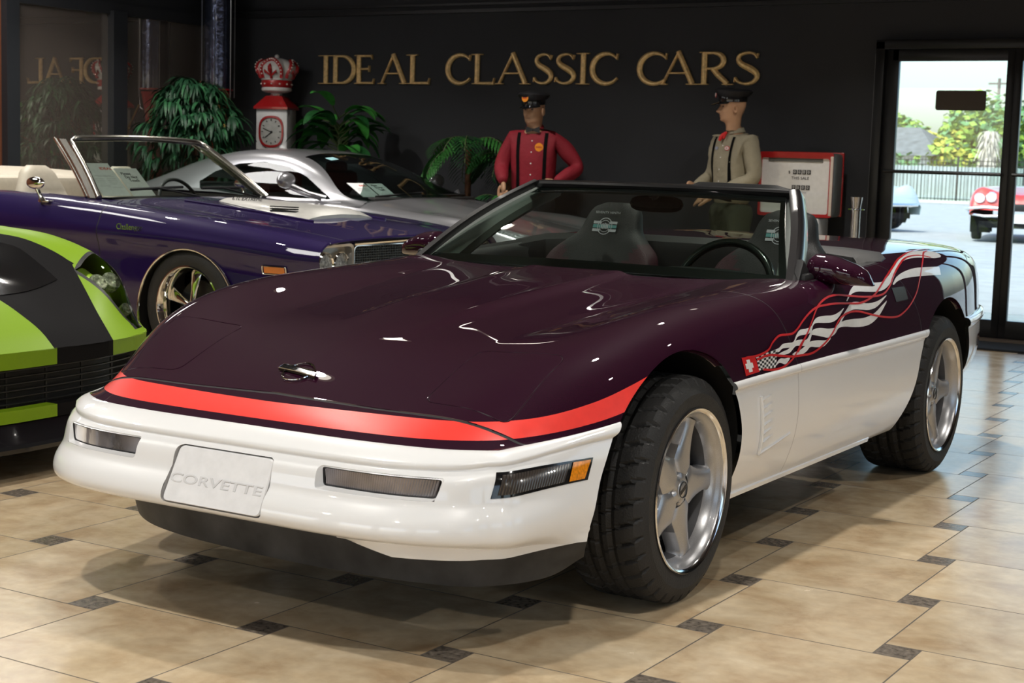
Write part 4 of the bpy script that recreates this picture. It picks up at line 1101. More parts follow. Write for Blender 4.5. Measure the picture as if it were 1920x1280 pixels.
# steering wheel
SWM = mat('steering_wheel_leather', (.010, .013, .012), rough=.22, coat=.3)
root = bpy.data.objects.new('steering_wheel', None); link(root); root.parent = vette
M = Matrix.Translation((.385, 1.285, .785)) @ Matrix.Rotation(math.radians(-66), 4, 'X') @ Matrix.Rotation(0, 4, 'Z')
M = Matrix.Translation((.385, 1.285, .785)) @ Matrix.Rotation(math.radians(68), 4, 'X')
b = MB(); b.tube([(.187*math.cos(t), .187*math.sin(t), 0) for t in np.linspace(0, 2*PI, 65)[:-1]], .0155, 12, close=True, M=M); b.build('rim', SWM, root)
b = MB()
for a in (0.15, PI-.15, -PI/2): b.tube([(.05*math.cos(a), .05*math.sin(a), -.02), (.18*math.cos(a), .18*math.sin(a), 0)], [.026, .014], 10, M=M, flat=.5)
b.build('spoke', SWM, root); b = MB(); b.lathe([(.0, .012), (.05, .008), (.068, -.01), (.06, -.045)], 28, M=M); b.build('hub_pad', SWM, root)
b = MB(); b.tube([(.385, 1.28, .78), (.385, 1.13, .74)], .035, 14); b.build('column', CB, root)
# seats
def seat_rows(cx):
    S_ = [(.30, .24, .09, 1.60), (.45, .255, .10, 1.64), (.58, .262, .095, 1.69), (.70, .262, .09, 1.745), (.80, .252, .085, 1.79), (.865, .225, .080, 1.825), (.905, .180, .074, 1.845), (.945, .142, .068, 1.865), (.99, .126, .062, 1.885), (1.03, .112, .055, 1.905), (1.055, .088, .045, 1.915), (1.068, .05, .03, 1.92)]
    F_ = crf([s[0] for s in S_], [s[1:] for s in S_]); rows = []
    for z in np.linspace(.30, 1.068, 48):
        w, d, y = F_(z); row = []
        for k in range(36):
            a = 2*PI*k/36; c, s = math.cos(a), math.sin(a); e = .62
            x = w*(abs(c)**e)*(1 if c > 0 else -1); dy = d*(abs(s)**.8)*(1 if s > 0 else -1)
            bol = .045*(abs(x)/max(w, .01))**4*(1 if z < .9 else max(0, 1-(z-.9)/.05)) if s < 0 else 0
            row.append((cx+x, y+dy-bol, z))
        rows.append(row)
    return rows
LOGO = mat('logo_grey_thread', (.42, .42, .45), rough=.7); TEAL = mat('logo_teal_thread', (.09, .26, .26), rough=.7)
for cx, lab in ((-.385, 'passenger'), (.385, 'driver')):
    root = bpy.data.objects.new('sport_seat', None); link(root); root.parent = vette
    rows = seat_rows(cx); b = MB(); b.grid(rows, closev=True, m=0); b.add(rows[-1], [list(range(36))])
    # bolsters in maroon
    for q, f in enumerate(b.f):
        c = sum((Vector(b.v[i]) for i in f), Vector())/len(f)
        if .12 < abs(c.x-cx) and c.z < .90 and (abs(c.x-cx) > .155+.6*(c.z-.86) if c.z > .8 else abs(c.x-cx) > .155): b.m[q] = 1
    b.build('seat_back', [LEA, LEAM], root, label='black leather seat back with maroon side bolsters')
    b = MB(); b.box((cx, 1.42, .36), (.50, .50, .16), bev=.05); b.build('seat_cushion', LEA, root)
    fy = lambda x, z: 1.885+.45*(z-.99)-.064
    sv = MB()
    M = Matrix.Translation((cx, 1.828, 1.035)) @ Matrix.Rotation(math.radians(90-24), 4, 'X')
    def tx(s, size, Mx, nm, mt): return text_obj(nm, s, size, mt, root, Mx, sx=1.1)
    F2 = lambda x, z: Matrix.Translation((cx+x, 1.872+(z-.99)*.45-.058, z)) @ Matrix.Rotation(math.radians(90-22), 4, 'X')
    tx('SEVENTY NINTH', .014, F2(0, 1.028), 'stitched_lettering', LOGO)
    b = MB(); m2 = F2(0, .972)
    for r0, r1 in ((.031, .034), (.022, .024)):
        P = [[(r*math.cos(t), r*math.sin(t)*1.1, .0015) for r in (r0, r1)] for t in np.linspace(0, 2*PI, 41)]; b.grid(P, M=m2)
    b.grid([[(x, y, .0008) for y in (.010, .022)] for x in (-.055, -.02)], M=m2); b.grid([[(x, y, .0008) for y in (.010, .022)] for x in (.02, .055)], M=m2)
    b.grid([[(x, y, .0008) for y in (-.024, -.012)] for x in (-.055, -.02)], M=m2); b.grid([[(x, y, .0008) for y in (-.024, -.012)] for x in (.02, .055)], M=m2)
    for k in range(5): x = -.014+.007*k; b.grid([[(x+.0022*q, y, .002) for y in (-.012, .014-.002*abs(k-2))] for q in (-1, 1)], M=m2)
    b.grid([[(x, y, .0006) for y in (-.008, .007)] for x in (-.055, .055)], m=1, M=m2)
    b.build('stitched_emblem', [LOGO, TEAL], root, smooth=False)
# interior mirror
root = bpy.data.objects.new('interior_mirror', None); link(root); root.parent = vette
b = MB(); b.tube([(0, 1.465, 1.135), (.004, 1.475, 1.10)], .012, 10); b.box((.0, 1.47, 1.12), (.04, .02, .03), bev=.006); b.build('stem', BLK, root)
b = MB(); rows = []
for t in np.linspace(-1, 1, 25):
    w = (1-abs(t)**4)**.5 if abs(t) < 1 else 0; rows.append([(.115*t+.005, 1.485+.022*w*math.cos(a)*.8, 1.083+(.030*w+.002)*math.sin(a)) for a in np.linspace(0, 2*PI, 17)[:-1]])
b.grid(rows, closev=True); b.build('housing', mat('mirror_housing', (.010, .012, .012), rough=.15), root)
# outside mirrors
for sg in (1, -1):
    root = bpy.data.objects.new('door_mirror', None); link(root); root.parent = vette
    b = MB(); rows = []; nk = 28
    F_ = crf([0, .06, .2, .4, .6, .8, .93, 1], [(.045, .050, .050), (.050, .060, .052), (.0505, .066, .052), (.048, .066, .050), (.041, .062, .044), (.032, .054, .033), (.020, .036, .020), (.002, .003, .002)])
    for t in np.linspace(0, 1, 30):
        h, df, db = F_(t); h = max(h, .0015); x = .765+.205*t; zc = .845+h; row = []
        for k in range(nk):
            a = 2*PI*k/nk; c, s = math.cos(a), math.sin(a); zz = zc+h*(abs(s)**.75)*(1 if s > 0 else -1); dd = (df*1.1 if c < 0 else .030)*abs(c)**.8*(-1 if c < 0 else 1)
            row.append((sg*x, 1.17+.03*t+dd, zz))
        rows.append(row)
    b.grid(rows, closev=True); b.add(rows[0], [list(range(nk))]); b.build('mirror_shell', PURP, root, label='purple mirror shell')
    b = MB(); b.grid([[(sg*x, 1.178+.03*t, z) for z in (.852, .852+2*F_(t)[0]*.9)] for t, x in zip(np.linspace(.06, .9, 10), .765+.205*np.linspace(.06, .9, 10))]); b.build('mirror_glass', mat('mirror_face', (.8, .8, .8), rough=.02, metal=1), root)
    b = MB(); b.box((sg*.775, 1.10, .866), (.04, .14, .035), bev=.012); b.prism([(0, 0), (.14, 0), (.10, .05), (.05, .085)], -.012, .012, bev=.006, M=frame((sg*.768, 1.0, .845), (0, 1, 0), (sg*1, 0, -.0))); b.build('mirror_foot', BLK, root)
# rear spoiler lip edge line
# ================================================================ generic car helpers (local frame: nose at -y, x = car's left, origin on floor at the front axle)
def body_grid(stations, NU, NV, ends=True):
    ys = [s[0] for s in stations]; T = np.array([[(p[0], s[0]+(p[2] if len(p) > 2 else 0), p[1]) for p in s[1]] for s in stations], float)
    F = crf(ys, T); K = T.shape[1]; d = [0.]
    mid = T[len(T)//2]
    for k in range(1, K): d.append(d[-1]+max(.03, np.linalg.norm(mid[k]-mid[k-1])))
    rows = []
    for i in range(NU+1):
        y = ys[0]+(ys[-1]-ys[0])*i/NU; g = crf(d, F(y)); r = [g(d[-1]*k/NV) for k in range(NV+1)]; r[0] = np.array((0, r[0][1], r[0][2])); rows.append(r)
    v = [p for r in rows for p in r]; W = NV+1
    f = [[i*W+k, i*W+k+1, (i+1)*W+k+1, (i+1)*W+k] for i in range(NU) for k in range(NV)]
    S = SM(v, f); S.calc_normals(); return S, rows
def circ_arch(cy, cz, r):
    return lambda p: math.hypot(p[1]-cy, p[2]-cz)-r
def cutout(S, fn, region, tagname='void'):
    S.cut(fn, tags=[''], region=region); S.settag(lambda c: region(c) and fn(c) < 0, tagname, [''])
def arch_liner(parent, cy, cz, r, xo, xi, m, chrome=None, a0=-30, a1=210):
    for sg in (1, -1):
        b = MB(); A = np.radians(np.linspace(a0, a1, 40))
        b.grid([[(sg*xo, cy+r*math.cos(a), max(.1, cz+r*math.sin(a))), (sg*xi, cy+r*1.03*math.cos(a), max(.1, cz+r*1.03*math.sin(a))), (sg*xi, cy, cz)] for a in A]); b.build('wheel_well', m, parent)
        if chrome is not None:
            b = MB(); b.tube([(sg*(xo+.002), cy+r*math.cos(a), cz+r*math.sin(a)) for a in np.radians(np.linspace(-15, 195, 50))], .008, 8); b.build('wheel_arch_trim', chrome, parent, label='thin chrome arch trim')
def sbvh(S):
    return BVHTree.FromPolygons([Vector(p) for p in S.v], [q for q, t in zip(S.f, S.t)])
def wheel5(name, parent, pos, sg, R, W, rr, mt, style='torque'):
    w = bpy.data.objects.new(name, None); link(w); w.parent = parent; w.location = pos; w.rotation_euler = (0, 0, 0 if sg > 0 else PI)
    wheel_tire(w, R, W, rr-.012, RUB, tread=False)
    b = MB(); b.lathe([(rr+.002, .002), (rr+.004, .008), (rr-.004, .010), (rr-.012, .002), (rr-.018, -.02), (rr-.03, -.035), (rr-.034, -.075), (rr-.034, -W+.03)], 72, axis='X'); b.build('rim', mt, w)
    for k in range(5):
        a = PI/2+k*2*PI/5; ax = (math.cos(a), math.sin(a)); px = (-ax[1], ax[0]); rows = []
        for t in np.linspace(0, 1, 14):
            r = .035+(rr-.07)*t; hw = .020+.022*t**1.6; x0 = -.045-.010*math.sin(t*PI)+(-.03*t**3)
            rows.append([(x0+.020*math.cos(q)*(1-.3*t), ax[0]*r+px[0]*hw*math.sin(q), ax[1]*r+px[1]*hw*math.sin(q)) for q in np.linspace(-PI*.6, PI*.6, 9)])
        b = MB(); b.grid(rows); b.build('spoke', mt, w)
    b = MB(); b.lathe([(0, -.012), (.026, -.014), (.034, -.024), (.05, -.045), (.052, -.08)], 32, axis='X'); b.build('hub', mt, w)
    b = MB(); b.lathe([(.0, -.10), (.15, -.10), (.15, -.12), (.0, -.12)], 40, axis='X'); b.build('brake_disc', STEEL, w)
    return w
CHR2 = mat('bright_chrome', (.80, .79, .76), rough=.06, metal=1)
PLUM = mat('plum_purple_paint', (.013, .0042, .055), rough=.5, metal=.05, coat=1, coat_rough=.010, spec=.1, noise=(900, .15, 1))
CREAM = mat('cream_leather', (.52, .47, .38), rough=.45, bump=(240, .2))
AMB = mat('amber_marker', (.55, .15, .01), rough=.2, coat=1)
PAPER = mat('white_paper', (.80, .80, .80), rough=.8)
INK = mat('black_ink', (.03, .03, .03), rough=.8)
HLENS = mat('headlight_glass', (.26, .28, .29), rough=.15, metal=.3, noise=(60, .7, 2), bump=(90, .9))

# ================================================================ purple muscle convertible
ch = thing('muscle_car', 'deep purple convertible with cream seats, chrome windscreen frame and white hood scoop panel', 'car', (-3.55, 3.66, 0), PI/2)
CS = [
 (-.93, [(0, .775), (.35, .775), (.60, .768), (.78, .757), (.85, .744), (.885, .722), (.902, .69), (.91, .652), (.90, .61), (.885, .45), (.85, .28)]),
 (-.75, [(0, .803), (.35, .80), (.60, .790), (.79, .780), (.865, .766), (.900, .742), (.920, .705), (.930, .656), (.915, .60), (.90, .44), (.86, .26)]),
 (-.40, [(0, .848), (.35, .838), (.60, .822), (.80, .818), (.880, .805), (.918, .778), (.940, .735), (.952, .685), (.935, .62), (.918, .42), (.87, .24)]),
 (.0, [(0, .885), (.35, .875), (.60, .852), (.81, .852), (.892, .838), (.928, .810), (.952, .765), (.968, .712), (.950, .65), (.932, .42), (.88, .22)]),
 (.40, [(0, .915), (.35, .905), (.60, .880), (.805, .880), (.888, .868), (.924, .842), (.952, .79), (.972, .725), (.953, .66), (.935, .42), (.88, .20)]),
 (.75, [(0, .935), (.35, .930), (.60, .920), (.80, .908), (.882, .894), (.918, .870), (.950, .81), (.973, .735), (.955, .67), (.935, .42), (.88, .20)]),
 (1.2, [(0, .95), (.35, .95), (.60, .95), (.77, .938), (.865, .922), (.905, .898), (.945, .84), (.974, .745), (.957, .68), (.935, .42), (.88, .20)]),
 (2.0, [(0, .95), (.35, .95), (.60, .95), (.77, .950), (.860, .940), (.905, .915), (.945, .85), (.975, .750), (.96, .69), (.935, .42), (.88, .20)]),
 (2.6, [(0, .97), (.35, .97), (.60, .97), (.77, .980), (.855, .970), (.90, .940), (.945, .86), (.975, .755), (.96, .69), (.935, .42), (.88, .22)]),
 (3.3, [(0, .93), (.35, .93), (.60, .93), (.77, .93), (.84, .92), (.885, .89), (.93, .82), (.95, .74), (.935, .67), (.91, .45), (.86, .28)]),
 (3.85, [(0, .86), (.35, .86), (.60, .86), (.75, .855), (.80, .845), (.84, .82), (.87, .78), (.88, .72), (.875, .66), (.86, .48), (.82, .35)]),
 (3.93, [(0, .78), (.35, .78), (.60, .78), (.72, .775), (.77, .77), (.80, .76), (.82, .73), (.83, .70), (.825, .65), (.82, .5), (.79, .38)])]
CB_, crow = body_grid(CS, 150, 66)
cutout(CB_, circ_arch(.0, .30, .375), lambda p: p[0] > .6 and abs(p[1]) < .6 and p[2] < .75)
cutout(CB_, circ_arch(2.794, .30, .375), lambda p: p[0] > .6 and abs(p[1]-2.794) < .6 and p[2] < .75)
ccock = inpoly([(-.1, .86), (.4, .86), (.70, .90), (.775, 1.0), (.785, 1.6), (.775, 2.3), (.70, 2.45), (-.1, 2.5)])
cutout(CB_, lambda p: -ccock(p[0], p[1]), lambda p: p[2] > .86)
ccowl = inpoly([(-.1, .75), (.4, .75), (.66, .79), (.66, .88), (-.1, .88)])
for d in (-.0035, .0035):
    CB_.cut(lambda p: p[1]-.68-d, tags=[''], region=lambda p: p[2] < .93 and p[0] > .86)
    CB_.cut(lambda p: p[0]-.70-.09*p[1]*0-d, tags=[''], region=lambda p: p[1] < .78 and p[2] > .7)
for k, q in enumerate(CB_.f):
    if CB_.t[k]: continue
    c = CB_.cen(q)
    if abs(c[1]-.68) < .0035 and c[0] > .862: CB_.t[k] = 'gap'
    elif abs(c[0]-.70) < .0035 and c[1] < .76 and c[2] > .7: CB_.t[k] = 'gap'
    elif c[0] < .70 and c[1] < .76 and c[2] > .74: CB_.t[k] = 'hood'
    elif c[0] > .80 and .68 < c[1] < 2.05 and c[2] < .935: CB_.t[k] = 'door'
    elif c[0] <= .70 and .75 < c[1] < .88: CB_.t[k] = 'cowl'
    else: CB_.t[k] = 'body'
CB_.extract('body_shell', {'body': PLUM, 'gap': GAP, 'cowl': BLK}, ch)
CB_.extract('hood', {'hood': PLUM}, ch)
CB_.extract('door', {'door': PLUM}, ch, side=1); CB_.extract('door', {'door': PLUM}, ch, side=-1)
BVC = sbvh(CB_)
def chS(y, z, off, sg=-1):
    h = BVC.ray_cast(Vector((2, y, z)), Vector((-1, 0, 0))); x = (h[0].x if h[0] else .93)+off; return Vector((sg*x, y, z))
def chT(x, y, off):
    h = BVC.ray_cast(Vector((abs(x)+1e-4, y, 2)), Vector((0, 0, -1))); return Vector((x, y, (h[0].z if h[0] else .9)+off))
arch_liner(ch, 0, .30, .372, .94, .6, LINER, CHR2); arch_liner(ch, 2.794, .30, .372, .95, .6, LINER, CHR2)
for y in (0, 2.794):
    for sg in (1, -1): wheel5('front_wheel' if y == 0 else 'rear_wheel', ch, (sg*.925, y, .338), sg, .338, .22, .235, CHR2)
b = MB(); b.box((0, 1.5, .33), (1.5, 4.2, .2)); b.build('underbody', LINER, ch)
lip_ = [p for p in crow[0] if p[2] > .70]; lip_ = [np.array((-p[0], p[1], p[2])) for p in lip_[::-1]]+lip_
b = MB(); b.grid([[p+np.array((0, .0, .001)), p+np.array((0, -.006, -.008)), p+np.array((0, .004, -.018)), p+np.array((0, .03, -.034))] for p in lip_]); b.build('hood_lip', PLUM, ch)
# front: chrome frame, mesh grille, twin lamps each side, bumper
fy = -.905
b = MB()
b.tube([(x, fy-.018, z) for x, z in [(-.60, .742), (0, .752), (.60, .742)]], .013, 8, flat=1.3)
b.tube([(x, fy-.012, z) for x, z in rrect([(-.585, .50), (.585, .50), (.585, .728), (-.585, .728)], r=.04)], .005, 6, close=True)
b.build('grille_frame', CHR2, ch)
b = MB(); b.add([(-.60, fy+.03, .49), (.60, fy+.03, .49), (.60, fy+.03, .735), (-.60, fy+.03, .735)], [[0, 1, 2, 3]])
for k in range(70): x = -.58+1.16*k/69; b.box((x, fy+.02, .614), (.0035, .006, .225), m=1)
for k in range(16): z = .505+.215*k/15; b.box((0, fy+.018, z), (1.17, .006, .003), m=1)
b.build('grille_mesh', [GAP, mat('grille_wire', (.10, .10, .095), rough=.4, metal=.7)], ch, smooth=False)
for sg in (1, -1):
    root = bpy.data.objects.new('headlight_bezel', None); link(root); root.parent = ch
    b = MB(); o1 = rrect([(.600, .505), (.892, .515), (.880, .735), (.600, .745)], r=.045); i1 = [((x-.745)*.90+.745, (z-.625)*.88+.625) for x, z in o1]
    b.grid([[(sg*x, fy-.01+.05*max(0, (x-.78)/.11)**2, z), (sg*x, fy-.028+.05*max(0, (x-.78)/.11)**2, z), (sg*i[0], fy-.024+.04*max(0, (x-.78)/.11)**2, i[1]), (sg*i[0], fy+.03, i[1])] for (x, z), i in zip(o1, i1)], closeu=True); b.build('chrome_surround', mat('satin_bezel', (.50, .50, .49), rough=.3, metal=.8), root)
    b = MB(); b.add([(sg*x, fy+.025, z) for x, z in i1], [list(range(len(i1)))]); b.build('backing', mat('dull_silver', (.35, .34, .32), rough=.35, metal=.8), root)
    for x in (.672, .812):
        M = Matrix.Translation((sg*x, fy+.01, .625)) @ Matrix.Rotation(PI/2, 4, 'X')
        b = MB(); b.lathe([(.0, .010), (.03, .009), (.05, .005), (.060, .0)], 32, M=M); b.build('headlight_lens', HLENS, root, angle=None)
        b = MB(); b.lathe([(.060, .0), (.066, .012), (.074, .006), (.078, -.02)], 32, M=M); b.build('headlight_ring', CHR2, root)
b = MB(); b.tube([(x, y, .44) for x, y in [(-.93, -.55), (-.90, -.85), (-.75, -.97), (0, -1.0), (.75, -.97), (.90, -.85), (.93, -.55)]], .055, 12, flat=.5); b.build('front_bumper', CHR2, ch)
b = MB(); b.box((0, -.86, .38), (1.6, .06, .25)); b.build('valance', PLUM, ch)
# side marker, script badge
b = MB(); b.grid([[chS(y, z, .006) for z in (.570, .588, .606)] for y in np.linspace(-.70, -.56, 8)]); b.build('side_marker', AMB, ch)
b = MB(); b.tube([chS(y, z, .006) for y, z in rrect([(-.71, .566), (-.55, .566), (-.55, .610), (-.71, .610)], r=.008)], .004, 6, close=True); b.build('marker_bezel', CHR2, ch)
M = Matrix(((0, 0, -1, -.967), (-1, 0, 0, .42), (0, 1, 0, .775), (0, 0, 0, 1)))
text_obj('script_badge', 'Challenger', .050, CHR2, ch, M @ Matrix.Shear('XZ', 4, (0, 0)) , ext=.002, sx=.95)
# shaker scoop panel with vent
b = MB(); rows = []
for y in np.linspace(-.38, .46, 30):
    t = (y+.38)/.84; w = .30*(1-.55*t**2.2); h = .040*min(1, (y+.40)/.10)*(1-.75*t); rows.append([(-w-.02, y, float(chT(w, y, .002).z)), (-w, y, float(chT(w, y, .002).z)+h*.7), (-w*.6, y, float(chT(w*.6, y, 0).z)+h+.012), (0, y, float(chT(0, y, 0).z)+h+.014), (w*.6, y, float(chT(w*.6, y, 0).z)+h+.012), (w, y, float(chT(w, y, .002).z)+h*.7), (w+.02, y, float(chT(w, y, .002).z))])
b.grid(rows); b.add(rows[0], [[0, 1, 2, 3, 4, 5, 6]]); b.build('shaker_scoop', mat('satin_silver_panel', (.50, .49, .46), rough=.4, metal=.3, coat=.3), ch, label='pale silver hood scoop')
b = MB()
for z0 in (0, .016, .032): b.box((-.285, -.17, .885+z0*.8), (.03, .20, .007), bev=.002)
b.build('scoop_grille', BLK, ch)
text_obj('scoop_lettering', '6.1L EXTREME', .032, INK, ch, Matrix(((0, 0, -1, -.283), (-1, 0, 0, .12), (0, 1, 0, .945), (0, 0, 0, 1))) @ Matrix.Rotation(-.6, 4, 'X'), ext=.001, sx=1.2)
for sg in (-1, 1): b = MB(); b.tube([chT(sg*.36, y, .004) for y in np.linspace(-.45, .55, 20)], .008, 6); b.build('scoop_edge_trim', PLUM, ch)
# windscreen
def cwP(u, v):
    B_ = np.array((.775*u, .86-.10*(1-u*u)+.0, .925+.02*(1-u*u))); T_ = np.array((.60*u, 1.30-.05*(1-u*u), 1.275+.018*(1-u*u))); p = B_*(1-v)+T_*v; p[1] -= .015*math.sin(PI*v); return p
root = bpy.data.objects.new('windscreen', None); link(root); root.parent = ch
b = MB(); b.grid([[cwP(u, v) for v in np.linspace(0, 1, 10)] for u in np.linspace(-1, 1, 25)]); b.build('glass_pane', glass('clear_glass', (.72, .80, .75)), root)
b = MB(); path = [cwP(-1, v) for v in np.linspace(0, .94, 10)]+[cwP(u, 1) for u in np.linspace(-.93, .93, 22)]+[cwP(1, v) for v in np.linspace(.94, 0, 10)]
b.tube(path, .022, 10, flat=.8)
b.build('chrome_windscreen_frame', mat('brushed_frame', (.42, .40, .36), rough=.25, metal=1), root)
for sg in (1, -1):
    E1 = [cwP(sg, v) for v in np.linspace(0, 1, 12)]; E2 = [p+np.array((sg*.012, .095+.02*k/11, .004)) for k, p in enumerate(E1)]
    b = MB(); b.grid([[p+np.array((sg*.018, .01, 0)), (p+q)/2+np.array((sg*.022, 0, 0)), q] for p, q in zip(E1, E2)]); b.build('pillar_panel', mat('brushed_frame', (.42, .40, .36), rough=.25, metal=1), root)
    b = MB(); b.tube(E2, .009, 8); b.build('vent_window_post', CHR2, root)
for x0, x1 in ((-.55, -.12), (.05, .48)):
    b = MB(); b.tube([cwP(t/.775, .10+.05*abs(t-x0))+np.array((0, -.018, .008)) for t in np.linspace(x0, x1, 8)], .009, 6); b.tube([cwP(x1/.775, .02)+np.array((.10, -.03, -.015)), cwP((x0+x1)/2/.775, .10)+np.array((0, -.022, .012))], .006, 6); b.build('wiper', BLK, ch)
# mirror
for sg in (-1, 1):
    root = bpy.data.objects.new('door_mirror', None); link(root); root.parent = ch
    b = MB(); rows = []
    for t in np.linspace(-1, 1, 17):
        w = math.sqrt(max(0, 1-t*t)); rows.append([(sg*(.945+.030*w*math.sin(a)-.0), 1.22+.075*t, 1.005+.038*w*math.cos(a)) for a in np.linspace(0, 2*PI, 17)[:-1]])
    b.grid(rows, closev=True); b.build('mirror_housing', CHR2, root)
    b = MB(); b.tube([(sg*.925, 1.18, .895), (sg*.935, 1.19, .93), (sg*.942, 1.215, .98)], [.022, .011, .014], 10); b.box((sg*.912, 1.165, .897), (.05, .09, .012), bev=.004); b.build('mirror_stalk', CHR2, root)
# cabin
b = MB(); b.grid([[(sx*.76, y, z) for sx, z in ((-1, .93), (-.99, .4), (.99, .4), (1, .93))] for y in np.linspace(.9, 2.45, 5)]); b.build('cabin_tub', mat('cabin_dark', (.02, .018, .016), rough=.6), ch)
b = MB(); b.grid([[(x, y, z) for y, z in ((.80, .93), (1.0, .925), (1.08, .90), (1.10, .75))] for x in np.linspace(-.74, .74, 12)]); b.build('dashboard', CB, ch)
b = MB(); M = Matrix.Translation((.36, 1.26, .85)) @ Matrix.Rotation(math.radians(68), 4, 'X'); b.tube([(.19*math.cos(t), .19*math.sin(t), 0) for t in np.linspace(0, 2*PI, 49)[:-1]], .012, 8, close=True, M=M); b.box((0, 0, -.01), (.36, .03, .01), M=M); b.build('steering_wheel', BLK, ch)
for cx in (-.38, .38):
    rows = []; F_ = crf([.4, .6, .8, .92, 1.02, 1.07, 1.10], [(.25, .09, 1.62), (.255, .085, 1.68), (.25, .075, 1.75), (.20, .07, 1.79), (.15, .06, 1.82), (.12, .05, 1.835), (.07, .03, 1.84)])
    for z in np.linspace(.4, 1.10, 28):
        w, d, y = F_(z); rows.append([(cx+w*(abs(math.cos(a))**.6)*np.sign(math.cos(a)), y+d*(abs(math.sin(a))**.8)*np.sign(math.sin(a))+.006*math.sin(z*90)*(z < .93), z) for a in np.linspace(0, 2*PI, 29)[:-1]])
    b = MB(); b.grid(rows, closev=True); b.add(rows[-1], [list(range(28))]); b.build('front_seat', CREAM, ch, label='cream leather front seat')
b = MB(); b.box((0, 2.36, .85), (1.42, .2, .34), bev=.05); b.box((0, 2.2, .62), (1.42, .45, .2), bev=.04)
for k in range(5): b.box((0, 2.258, .74+.022*k), (1.2, .01, .012), bev=.003)
b.build('rear_seat', CREAM, ch, label='cream rear bench seat')
b = MB(); rows = [[(x, y, z+.02*math.cos(x*3)) for y, z in ((2.42, .96), (2.47, 1.02), (2.62, 1.06), (2.82, 1.04), (2.95, .99), (3.0, .96))] for x in np.linspace(-.74, .74, 14)]; b.grid(rows); b.build('folded_top_cover', CREAM, ch)

# ================================================================ silver coupe behind it
fe = thing('sports_coupe', 'silver coupe with red interior parked between the purple convertible and the black wall', 'car', (-3.25, 5.95, 0), PI/2)
SILP = mat('metallic_silver_paint', (.42, .42, .445), rough=.30, metal=.75, coat=1, coat_rough=.02, noise=(1200, .06, 1))
FS = [
 (-1.00, [(0, .50), (.30, .50), (.50, .50), (.62, .495), (.70, .48), (.74, .46), (.76, .43), (.77, .38), (.765, .32), (.75, .26), (.72, .20)]),
 (-.92, [(0, .575), (.30, .575), (.50, .57), (.64, .56), (.74, .54), (.79, .51), (.82, .47), (.83, .42), (.825, .36), (.81, .27), (.78, .18)]),
 (-.70, [(0, .66), (.30, .655), (.50, .65), (.68, .655), (.79, .645), (.85, .61), (.88, .56), (.895, .49), (.89, .40), (.87, .28), (.83, .16)]),
 (-.35, [(0, .735), (.30, .725), (.50, .715), (.70, .745), (.81, .745), (.875, .715), (.91, .65), (.93, .56), (.925, .45), (.90, .28), (.86, .15)]),
 (.0, [(0, .79), (.30, .78), (.50, .77), (.70, .80), (.81, .805), (.88, .775), (.92, .71), (.945, .60), (.94, .48), (.91, .28), (.87, .14)]),
 (.45, [(0, .86), (.30, .85), (.50, .84), (.70, .84), (.80, .835), (.87, .805), (.915, .74), (.945, .63), (.935, .50), (.91, .28), (.87, .14)]),
 (.90, [(0, .92), (.30, .92), (.50, .91), (.70, .90), (.79, .88), (.86, .85), (.905, .79), (.94, .66), (.93, .50), (.905, .28), (.87, .14)]),
 (1.8, [(0, .92), (.30, .92), (.50, .92), (.70, .90), (.79, .885), (.86, .86), (.91, .80), (.95, .67), (.93, .50), (.91, .28), (.87, .14)]),
 (2.6, [(0, .98), (.30, .98), (.50, .97), (.70, .95), (.80, .93), (.88, .90), (.93, .83), (.965, .70), (.95, .52), (.92, .30), (.88, .16)]),
 (3.2, [(0, .93), (.30, .93), (.50, .92), (.70, .90), (.79, .88), (.85, .84), (.89, .76), (.91, .66), (.90, .50), (.88, .35), (.84, .25)]),
 (3.5, [(0, .80), (.30, .80), (.50, .80), (.66, .79), (.74, .77), (.79, .74), (.82, .68), (.83, .60), (.82, .50), (.80, .40), (.76, .32)])]
FB, _ = body_grid(FS, 120, 54)
cutout(FB, circ_arch(0, .30, .36), lambda p: p[0] > .6 and abs(p[1]) < .6 and p[2] < .72); cutout(FB, circ_arch(2.6, .30, .37), lambda p: p[0] > .6 and abs(p[1]-2.6) < .6 and p[2] < .72)
fhl = inpoly(rrect([(.60, -.73), (.70, -.80), (.845, -.60), (.865, -.30), (.80, -.26), (.70, -.50)], r=.03))
FB.cut(lambda p: fhl(p[0], p[1]), tags=[''], region=lambda p: p[2] > .5 and p[1] < -.1)
FB.settag(lambda c: c[2] > .5 and c[1] < -.1 and fhl(c[0], c[1]) > 0, 'lamp', [''])
FB.extract('body_shell', {'': SILP}, fe); FB.extract('headlight', {'lamp': HLENS}, fe, side=1); FB.extract('headlight', {'lamp': HLENS}, fe, side=-1)
arch_liner(fe, 0, .30, .358, .91, .6, LINER); arch_liner(fe, 2.6, .30, .368, .93, .6, LINER)
for y in (0, 2.6):
    for sg in (1, -1): wheel5('front_wheel' if y == 0 else 'rear_wheel', fe, (sg*.90, y, .33), sg, .33, .23, .24, SILV)
b = MB(); b.box((0, 1.3, .3), (1.4, 4.2, .2)); b.build('underbody', LINER, fe)
